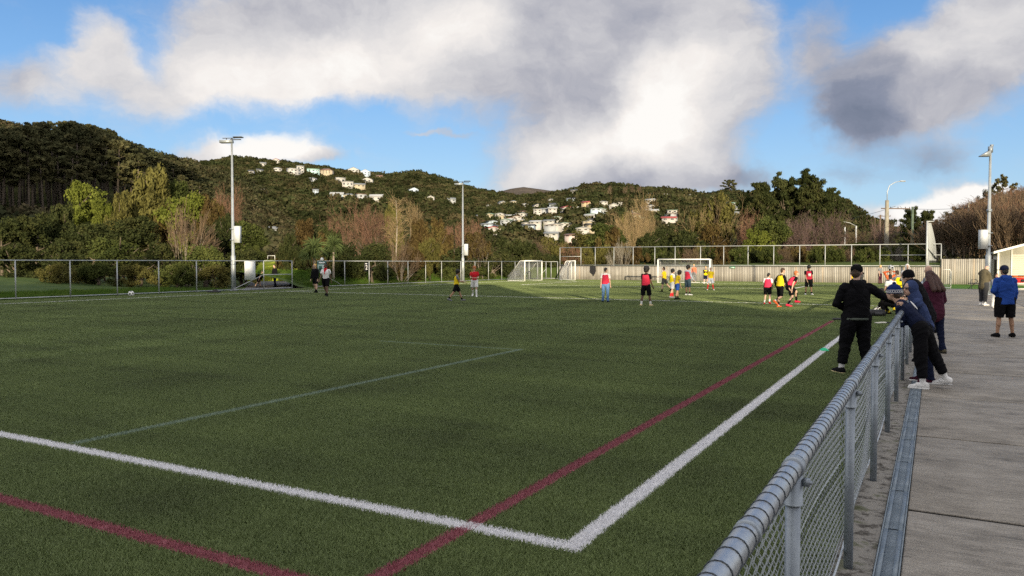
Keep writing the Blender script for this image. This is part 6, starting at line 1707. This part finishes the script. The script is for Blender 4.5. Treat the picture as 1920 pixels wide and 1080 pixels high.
        if kd == 'beanie':
            ellip(q, J['head']+HR@np.array([0, -.012, .055]), (.094, .112, .100), HR); capsule(q, J['head']+HR@np.array([0, -.012, -.005]), J['head']+HR@np.array([0, -.012, .05]), .108, .110, True, True, sq=(.88, 1.0))
            fuse(q, 'beanie', cl(hcol), vox*.8, root, 2)
            if len(hat) > 2:
                for zz in (.012, .052):
                    q = MB(); th = np.linspace(0, 6.283, 29); q.tube(np.array([J['head']+HR@np.array([math.cos(t)*.101, math.sin(t)*.117-.012, zz]) for t in th]), .004, 5, caps=False); q.build('stripe', cl(hat[2]), root, True)
                q = MB()
                for t in np.arange(0, 6.2, .30):
                    c0 = J['head']+HR@np.array([math.cos(t)*.103, math.sin(t)*.119-.012, .032]); ellip(q, c0, (.010, .010, .009), HR, 6, 5)
                q.build('woven_pattern', cl(hat[2]), root)
                q = MB(); ellip(q, J['head']+HR@np.array([0, -.012, .16]), (.03, .03, .025), HR); q.build('pompom', cl(hcol), root, True)
    if hood == 'up':
        q = MB(); ellip(q, J['head']+HR@np.array([0, -.03, .015]), (.108, .112, .135), HR); capsule(q, J['head']+HR@np.array([0, -.05, -.05]), J['neck']+U@np.array([0, -.02, 0]), .10, .11); fuse(q, 'hood', cl(top[1]), vox, root, 3)
    if hood == 'down':
        q = MB()
        for s in (-1, 1):
            capsule(q, J['neck']+U@np.array([0, -.10, -.015]), J['neck']+U@np.array([s*.085, -.045, .03]), .062, .048); capsule(q, J['neck']+U@np.array([s*.085, -.045, .03]), J['neck']+U@np.array([s*.055, .065, -.03]), .045, .03)
        capsule(q, J['neck']+U@np.array([0, -.10, .0]), J['neck']+U@np.array([0, -.13, -.12]), .07, .035, sq=(1.5, .8))
        fuse(q, 'hood', cl(top[1]), vox, root, 4)
    # upper garment
    kind, tc = top[0], top[1]
    q = MB(); t_ = {'tee': .016, 'long': .016, 'hoodie': .034, 'jacket': .034, 'puffer': .05}[kind]
    hem = -.03 if kind in ('tee', 'long') else (-.02 if kind == 'hoodie' else -.12)
    capsule(q, up((0, 0, hem)), J['waist'], (.128+t_*.8)*B_, (.118+t_)*B_, True, False, sq=(1.18, .88)); capsule(q, J['waist'], J['chest'], (.115+t_)*B_, (.132+t_)*B_, sq=(1.2, .86))
    capsule(q, J['shL']-U@Z*.02, J['shR']-U@Z*.02, .058+t_*.8, .058+t_*.8); capsule(q, J['chest'], up((0, -.005, .44)), .13*B_+t_, .095*B_+t_*.6, sq=(1.15, .85)); capsule(q, up((0, 0, .45)), up((0, .0, .515)), .078+t_*.4, .062, False, True)
    for nm in 'LR':
        S, E_, W_ = J['sh'+nm], J['el'+nm], J['wr'+nm]
        if kind == 'tee': capsule(q, S, S*.38+E_*.62, .058*B_+t_*.5, .066, False, True)
        else:
            capsule(q, S, E_, .050+t_*.65, .043+t_*.6); capsule(q, E_, W_, .043+t_*.6, .034+t_*.45, False, True)
            if kind in ('hoodie', 'jacket'): capsule(q, W_*.9+E_*.1, W_, .034+t_*.35, .032, False, True)
    if kind == 'puffer':
        for zz in np.arange(-.10, .46, .075):
            c0 = up((0, 0, zz)); rr = (.165 if zz < .2 else .175)*B_; capsule(q, c0, up((0, 0, zz+.03)), rr, rr, sq=(1.18, .88))
    fuse(q, {'tee': 't_shirt', 'long': 'long_sleeve_top', 'hoodie': 'hoodie', 'jacket': 'jacket', 'puffer': 'puffer_jacket'}[kind], cl(tc), vox, root, 3, .014 if near else .010)
    if kind == 'hoodie' and len(top) > 2:
        q = MB(); capsule(q, up((0, 0, -.035)), up((0, 0, -.002)), .172*B_, .172*B_, True, True, sq=(1.14, .86)); fuse(q, 'waist_band', cl(top[2]), vox, root, 1)
    if bib:
        q = MB(); t2 = t_+.020
        capsule(q, up((0, 0, -.01)), J['waist'], (.128+t2)*B_, (.122+t2)*B_, True, False, sq=(1.2, .90)); capsule(q, J['waist'], up((0, 0, .33)), (.118+t2)*B_, (.128+t2)*B_, sq=(1.15, .9)); capsule(q, up((-.085, 0, .40)), up((.085, 0, .40)), .085+t2*.4, .085+t2*.4)
        fuse(q, 'bib', cl(bib), vox, root, 3)
    # lower garment
    bk, bc = bottom
    q = MB()
    capsule(q, up((0, 0, .07)), J['pel']+np.array([0, 0, -.03]), .128*B_, .145*B_, True, False, sq=(1.15, .92))
    for nm, s in (('L', -1), ('R', 1)):
        h_, kn, an = J['hip'+nm], J['knee'+nm], J['ank'+nm]
        if bk == 'shorts': capsule(q, h_, h_*.15+kn*.85, .112*B_, .102, False, True)
        elif bk == 'shorts_long': capsule(q, h_, kn+(an-kn)*.02, .112*B_, .098, False, True)
        else:
            w_ = {'trousers': (.098, .072, .058), 'joggers': (.112, .092, .070), 'leggings': (.088, .060, .042)}[bk]
            capsule(q, h_, kn, w_[0]*B_+.012, w_[1]); capsule(q, kn, kn*.22+an*.78, w_[1], w_[2], False, True)
            if bk == 'joggers': capsule(q, kn*.3+an*.7, kn*.2+an*.8, w_[2]+.006, .046, False, True)
            else: capsule(q, kn*.3+an*.7, an+np.array([0, 0, -.01]), w_[2]+.004, w_[2]+.006, False, True)
    fuse(q, 'shorts' if 'shorts' in bk else 'trousers', cl(bc), vox, root, 3, .014 if near else .010)
    for nm in 'LR':
        kn, an = J['knee'+nm], J['ank'+nm]
        if socks:
            q = MB(); capsule(q, an+(kn-an)*sock_h, an, .052 if sock_h > .5 else .046, .043); q.build('sock', cl(socks), root, True)
        q = MB(); hl, to = J['heel'+nm], J['toe'+nm]; d = to-hl
        capsule(q, hl+np.array([0, 0, .008]), hl+d*.55+np.array([0, 0, .018]), .046, .046); capsule(q, hl+d*.5+np.array([0, 0, .006]), to, .044, .034); capsule(q, an+np.array([0, 0, .0]), hl+np.array([0, 0, .02]), .046, .046)
        sc_ = shoes if isinstance(shoes, str) else shoes[0]
        so = fuse(q, 'shoe', cl(sc_), vox*.8, root, 1)
        if near and not isinstance(shoes, str):
            q = MB(); capsule(q, hl-np.array([0, 0, .022]), to-np.array([0, 0, .012]), .046, .040, sq=(1, 1)); 
            v = q.v[0]; lo_ = min(hl[2], to[2])-.036; v[:, 2] = np.clip(v[:, 2], lo_, lo_+.034); q.build('sole', cl(shoes[1]), root, True)
    if extra: extra(root, J, U, HR, up)
    return root
def P(label, px, py, ytop, **kw):
    x, y, _ = at(px, py); dep = x*FW[0]+y*FW[1]
    H = kw.pop('H', None) or (py-ytop)/FPX*dep*.99
    return person(label, x, y, H, **kw)

# -- spectators along the path fence
def man_extra(root, J, U, HR, up):
    q = MB(); capsule(q, up((0, 0, -.055)), up((0, 0, -.02)), .198, .198, True, True, sq=(1.12, .86)); fuse(q, 'shirt_hem', cl('dkgrey2'), .0085, root, 1)
COL['dkgrey2'] = (.085, .10, .085)
person('man in black cap and black hoodie, back turned, one arm on the fence rail', -1.13, 13.45, 1.80, off=6, twist=-8, head=(-38, 8), legL=(6, 7, 2), legR=(-2, 5, 3),
       armL=(8, 24, 75, 60), ikR=(-.44, 13.75, 1.13, -.2, -.2, -1, 1), skin='light', hair=('short', 'brown'), hat=('cap', 'black'), hood='down', top=('hoodie', 'black'), bottom=('joggers', 'black'), socks='white', sock_h=.34,
       shoes=('black', 'cream'), bulk=1.12, near=True, extra=man_extra)
def boy_extra(root, J, U, HR, up):
    q = MB(); ellip(q, up((.165, -.11, .36)), (.035, .012, .085), U, 12, 8); q.build('shoulder_emblem', cl('white'), root, True)
    q = MB(); a = J['hipR']*.62+J['kneeR']*.38+np.array([.098, .02, 0])
    q.tube([a+np.array([0, -.03, .012]), a+np.array([.004, -.01, -.003]), a+np.array([0, .045, .012])], [.002, .005, .002], 5); q.build('trouser_logo', cl('white'), root)
x_, y_, _ = at(1752, 729)
person('boy in blue patterned beanie and navy top, nearest of the row leaning over the rail', x_, y_, 1.62, rotz=R(80), lean=40, head=(-12, -12), legL=(-2, 3, 4, 4), legR=(-20, 5, 5, 12),
       ikL=(-.43, y_-.12, 1.14, .3, 0, -1, 1), ikR=(-.43, y_+.35, 1.14, .3, 0, -1, 1), hat=('beanie', 'beanie', 'white'), top=('long', 'navy'), bottom=('joggers', 'black'), socks='white', shoes=('white', 'white'), near=True, extra=boy_extra)
def shades(root, J, U, HR, up):
    q = MB()
    for s in (-1, 1): ellip(q, J['head']+HR@np.array([s*.034, .094, .020]), (.028, .010, .018), HR, 10, 6)
    q.tube([J['head']+HR@np.array([-.085, .01, .025]), J['head']+HR@np.array([-.06, .088, .025]), J['head']+HR@np.array([.06, .088, .025]), J['head']+HR@np.array([.085, .01, .025])], .005, 5)
    q.build('sunglasses', M['dark_top'], root)
person('child in dark sunglasses and blue hood beside the boy in the beanie, maroon shoes', -.10, 13.0, 1.58, rotz=R(100), lean=20, head=(30, -5), legL=(-3, 3, 3), legR=(2, 3, 4),
       ikL=(-.43, 12.95, 1.14, .3, 0, -1, 1), ikR=(-.43, 13.35, 1.14, .3, 0, -1, 1), hood='up', hair=('none', 'brown'), top=('hoodie', 'hoodblue'), bottom=('trousers', 'navy'), socks=None, shoes=('burgundy', 'white'), near=True, extra=shades)
x_, y_, _ = at(1741, 678)
person('person in black beanie and long black coat leaning on the fence behind the hooded child', x_, y_, 1.74, rotz=R(72), lean=24, head=(-10, 0), legL=(-3, 3, 3), legR=(-6, 4, 3),
       ikL=(-.43, y_-.1, 1.14, .3, 0, -1, 1), ikR=(-.43, y_+.4, 1.14, .3, 0, -1, 1), hat=('beanie', 'black'), hair=('none', 'brown'), top=('puffer', 'black'), bottom=('trousers', 'black'), socks=None, shoes=('black', 'black'), bulk=1.08, near=True)
x_, y_, _ = at(1752, 662)
person('woman with long dark auburn hair in burgundy puffer jacket, last in the leaning row', x_, y_, 1.66, rotz=R(38), lean=9, head=(8, 5), legL=(3, 4, 3), legR=(-4, 4, 3),
       armL=(35, 12, 60, 30), armR=(15, 22, 85, 45), hair=('long', 'auburn'), top=('puffer', 'burgundy'), bottom=('trousers', 'navy'), socks=None, shoes=('camo', 'black'), bulk=1.04, near=True)
x_, y_ = plane_at(1746, 19.5)
person('bald man whose head shows behind the woman in burgundy', x_, y_, 1.75, rotz=R(60), lean=3, hair=('none', 'grey'), top=('jacket', 'grey'), bottom=('trousers', 'dkgrey'), socks=None, shoes='black')
# -- at the right
P('man in bright blue hooded jacket and black shorts standing alone on the concrete', 1884, 632, 506, H=1.76, off=-4, lean=2, legL=(0, 5, 1), legR=(2, 7, 2), armL=(-8, 22, 95, 40), armR=(0, 10, 25, 0), skin='tan', hair=('short', 'black'), hat=('cap', 'navy'), hood='down',
  top=('jacket', 'blue'), bottom=('shorts_long', 'black'), socks=None, shoes='black', bulk=1.2, near=True)
P('balding man in camouflage puffer jacket looking down beside the floodlight mast', 1843, 573, 505, H=1.74, off=-70, lean=6, head=(5, 40), legL=(4, 2, 4), legR=(-2, 2, 2), armL=(25, 5, 60, 10), armR=(25, 5, 55, 10), hair=('none', 'grey'), top=('puffer', 'camo'), bottom=('joggers', 'dkgrey'), socks='white', shoes='white')
P('small child in white trousers half hidden by the man in the blue jacket', 1867, 577, 519, H=1.38, off=170, armL=(20, 5, 60, 20), armR=(20, 5, 60, 20), hair=('short', 'brown'), top=('jacket', 'grey'), bottom=('trousers', 'white'), socks=None, shoes='white', z=0)
# -- by the gate
P('player in black hoodie and shorts with bright blond hair, walking in by the gate', 593, 549, 493, off=160, legL=(10, 4, 6), legR=(-14, 4, 12, 15), hair=('short', 'blond'), top=('hoodie', 'black'), bottom=('shorts', 'black'), socks='black', sock_h=.25, shoes='black')
def bandana(root, J, U, HR, up):
    q = MB(); capsule(q, J['neck']+U@np.array([0, .02, .03]), J['neck']+U@np.array([0, .07, -.06]), .085, .075); capsule(q, up((0, .11, .40)), up((0, .155, .26)), .07, .02, sq=(1, .5)); fuse(q, 'bandana', cl('red'), .02, root, 2)
    q = MB(); ellip(q, J['head']+HR@np.array([0, .06, -.05]), (.052, .045, .05), HR); q.build('beard', M['hair_black'], root, True)
P('man in white tee, red bandana and black shorts striding in by the gate', 613, 556, 492, off=168, legL=(16, 3, 10), legR=(-12, 3, 32, 25), armL=(-18, 8, 12, 0), armR=(18, 8, 15, 0), skin='brown', hair=('short', 'black'), top=('tee', 'white'), bottom=('shorts', 'black'), socks='black', sock_h=.2, shoes='black', bulk=1.12, extra=bandana)
x_, y_ = plane_at(516, 57)
person('dark figure in jeans walking on the park path beyond the gate', x_, y_, 1.72, off=150, legL=(12, 2, 5), legR=(-10, 2, 10, 10), hair=('short', 'black'), top=('jacket', 'black'), bottom=('trousers', 'navy'), socks=None, shoes='dkgrey', z=-.05)
x_, y_ = plane_at(483, 57)
person('small child bending forward on the path beyond the gate brace', x_, y_, 1.35, off=-60, lean=35, legL=(25, 3, 20), legR=(-12, 3, 20, 15), skin='light', hair=('short', 'brown'), top=('tee', 'black'), bottom=('shorts', 'black'), socks=None, shoes='dkgrey', z=-.05)
# -- players
P('boy in yellow bib and black shorts walking right, left of the red-haired boy', 854, 565, 502, off=-80, lean=4, head=(-10, 0), legL=(24, 3, 4, -8), legR=(-24, 3, 14, 18), armL=(30, 6, 50, 10), armR=(25, 6, 75, 20), skin='tan', hair=('curly', 'black'), top=('tee', 'grey'), bib='yellow', bottom=('shorts', 'black'), socks='black', sock_h=.25, shoes='grey')
P('red-haired boy in red shirt, white shorts and white socks jogging toward the camera', 890, 557, 497, off=178, lean=3, legL=(16, 2, 10), legR=(-4, 2, 42, 30), armL=(10, 10, 85, 30), armR=(15, 10, 80, 30), hair=('mop', 'red'), top=('tee', 'red'), bottom=('shorts', 'white'), socks='white', sock_h=.8, shoes='white')
P('boy in maroon bib over white tee and blue jeans', 1135, 567, 500, off=-20, head=(-40, 0), legL=(3, 3, 3), legR=(-3, 3, 5), armL=(-6, 8, 12, 0), armR=(6, 6, 15, 0), hair=('short', 'black'), top=('tee', 'white'), bib='bib_red', bottom=('trousers', 'jeans'), socks=None, shoes='navy')
P('tall boy in maroon bib, black tee and long black shorts standing in the middle', 1211, 574, 498, off=-35, head=(-35, 0), lean=2, legL=(-6, 5, 4), legR=(8, 6, 4), armL=(0, 6, 12, 0), armR=(10, 8, 25, 0), skin='brown', hair=('afro', 'black'), top=('tee', 'black'), bib='bib_red', bottom=('shorts_long', 'black'), socks='white', sock_h=.3, shoes='cream')
P('boy in yellow bib lunging at the back of the yellow trio', 1250, 548, 499, off=60, legL=(12, 3, 10), legR=(-24, 3, 20, 20), armL=(20, 10, 60, 20), hair=('short', 'brown'), top=('tee', 'yellow'), bib='yellow', bottom=('shorts', 'dkgrey'), socks='black', sock_h=.3, shoes='black')
P('boy in yellow bib with one red sock, middle of the yellow trio', 1259, 559, 503, off=-75, legL=(10, 3, 6), legR=(-8, 3, 10, 8), armL=(10, 6, 50, 10), hair=('curly', 'black'), top=('tee', 'white'), bib='yellow2', bottom=('shorts', 'white'), socks='red', sock_h=.6, shoes='grey')
P('big-haired boy in yellow bib and blue-and-white shorts, front of the yellow trio', 1269, 562, 506, off=-80, lean=8, head=(0, 10), legL=(10, 3, 6), legR=(-6, 3, 8, 6), armL=(5, 6, 20, 0), armR=(5, 6, 20, 0), skin='tan', hair=('afro', 'black'), top=('tee', 'yellow'), bib='yellow', bottom=('shorts', 'blue'), socks='black', sock_h=.25, shoes='black')
P('boy in maroon bib over pale long sleeves and dark shorts right of the yellow trio', 1290, 554, 496, off=-60, head=(-40, 0), legL=(2, 2, 2), legR=(4, 2, 2), armL=(20, 3, 20, 10), armR=(20, 3, 20, 10), skin='tan', hair=('curly', 'black'), top=('long', 'lightblue'), bib='bib_red', bottom=('shorts_long', 'dkteal'), socks='black', sock_h=.25, shoes='white')
P('fair-haired person in orange top standing behind the goal mouth', 1301, 529, 494, H=1.66, off=150, hair=('short', 'blond'), skin='light', top=('long', 'orange'), bottom=('trousers', 'grey'), socks=None, shoes='cream')
P('boy in black top and yellow bib with folded arms by the right goal post', 1323, 534, 499, off=175, legL=(2, 4, 2), armL=(30, 2, 95, 55), armR=(30, 2, 95, 55), hair=('short', 'blond'), top=('long', 'black'), bib='yellow2', bottom=('shorts', 'navy'), socks='white', sock_h=.5, shoes='navy')
P('boy in yellow bib, pale shorts and tall red socks right of the goal', 1332, 544.5, 500, off=178, legL=(0, 9, 2), legR=(0, 9, 2), hair=('short', 'brown'), top=('tee', 'yellow'), bib='yellow', bottom=('shorts', 'lightblue'), socks='red', sock_h=.85, shoes='white')
P('boy in pink bib over white tee, left of the crouching trio', 1438, 571, 509, off=-30, lean=14, head=(-30, 0), legL=(12, 5, 18), legR=(-10, 5, 25, 15), armL=(15, 12, 30, 0), armR=(15, 8, 50, 10), hair=('short', 'black'), top=('tee', 'white'), bib='pink', bottom=('shorts', 'black'), socks='white', sock_h=.4, shoes='red')
P('boy in yellow bib with black sleeves and leggings kicking one leg back', 1456, 577, 510, H=1.62, off=-70, lean=10, head=(-15, 0), legL=(6, 3, 6), legR=(-2, 5, 62, 40), armL=(-25, 14, 60, 0), armR=(20, 12, 20, 0), hair=('short', 'brown'), top=('long', 'black'), bib='yellow', bottom=('leggings', 'black'), socks='white', sock_h=.12, shoes='orange')
P('blond boy in pink bib crouching low with knees bent, right of the crouching trio', 1485, 575, 514, H=1.66, off=-85, lean=34, head=(0, -25), legL=(62, 5, 58, 0), legR=(10, 12, 45, 10), armL=(-20, 10, 10, 0), armR=(-5, 12, 25, 0), hair=('short', 'red'), top=('tee', 'black'), bib='pink', bottom=('shorts', 'black'), socks='black', sock_h=.85, shoes='pink')
def number(root, J, U, HR, up):
    q = MB(); c = up((0, .178, .26)); q.box((-.075, -.006, -.08), (.075, .006, .08), 0, (U, c)); q.build('bib_print', cl('white'), root)
P('boy in black tee and red bib with a white chest print', 1516, 553, 496, off=175, side=3, head=(10, 20), legL=(2, 5, 2), legR=(-2, 5, 2), armL=(8, 6, 10, 0), armR=(10, 3, 20, 20), skin='tan', hair=('curly', 'black'), top=('tee', 'black'), bib='bib_red', bottom=('shorts_long', 'black'), socks='black', sock_h=.2, shoes='white', extra=number)
P('player in bright yellow bib half hidden left of the man in the black cap', 1601, 551, 497, off=180, hair=('short', 'brown'), top=('tee', 'black'), bib='yellow2', bottom=('shorts', 'black'), socks='white', shoes='black')
P('slim figure in dark grey standing far off by the board wall', 1650, 532.5, 496, H=1.6, off=-150, armL=(20, 3, 60, 30), hair=('short', 'blond'), top=('tee', 'grey'), bottom=('trousers', 'burgundy'), socks=None, shoes='black')
x_, y_, _ = at(1668, 566)
def ball_hands(root, J, U, HR, up): pass
pr_ = person('child in orange sleeves lifting a white ball above the head', x_, y_, 1.5, off=175, ikL=(-.10, .12, 1.62, -1, 0, 0), ikR=(.10, .12, 1.62, 1, 0, 0), hair=('short', 'brown'), top=('long', 'orange'), bottom=('shorts', 'black'), socks='black', shoes='black')
fwd = np.array([-math.sin(YAW+R(175)), math.cos(YAW+R(175))])
ball('white football held up above the child in orange sleeves', x_+fwd[0]*.10, y_+fwd[1]*.10, .13, 1.5*1.62/1.75+.17)
P('kid in plain white tee and black shorts with back turned near the fence', 1669, 585, 512, H=1.42, off=0, lean=8, legL=(20, 6, 30), legR=(20, 6, 30), armL=(10, 14, 30, 0), armR=(20, 14, 40, 0), hair=('short', 'black'), top=('tee', 'white'), bottom=('shorts', 'black'), socks='yellow', shoes='black')
P('kid in golden yellow shirt and grey sleeves behind the kid in white', 1684, 574, 503, H=1.5, off=20, lean=6, armL=(50, 60, 40, 20), armR=(40, 60, 60, 20), hair=('short', 'brown'), top=('long', 'grey'), bib='yellow2', bottom=('shorts', 'yellow2'), socks='black', shoes='black')
P('kid in grey tee with a hand raised to the face near the fence', 1698, 580, 508, H=1.5, off=-20, armL=(70, 25, 110, 20), armR=(10, 10, 20, 0), hair=('short', 'black'), top=('tee', 'grey'), bottom=('shorts', 'dkgrey'), socks='white', shoes='white')
P('adult in white hoodie with the grey hood up, facing the camera among the kids', 1700, 563, 491, H=1.74, off=160, hood='up', hair=('none', 'brown'), top=('hoodie', 'white'), bottom=('trousers', 'dkgrey'), socks=None, shoes='white', armL=(20, 8, 40, 10), armR=(20, 8, 40, 10))
x_, y_, _ = at(1664, 590)
person('kid in black crouching on the turf between the man in black and the rail', x_, y_, 1.45, off=40, lean=42, legL=(88, 10, 120), legR=(80, 10, 118), armL=(50, 10, 30, 10), armR=(50, 10, 30, 10), hair=('short', 'black'), top=('hoodie', 'black'), bottom=('joggers', 'black'), socks='yellow', shoes='black')
x_, y_, _ = at(1643, 593)
kb = thing('sports_bag', 'large black sports bag lying on the turf right of the man in the black cap', 'bag', (x_, y_, 0), YAW)
soft_box(.5, .32, .22, M['black'], 'bag_body', kb, (.0, 0, .11), e=.12); soft_box(.25, .03, .10, M['dark_top'], 'front_pocket', kb, (0, -.17, .10))
q = MB(); th = np.linspace(0, 3.14, 9); q.tube(np.stack([np.cos(th)*.12, 0*th, .21+np.sin(th)*.09], 1), .012, 6); q.build('handle', M['dark_top'], kb, True)
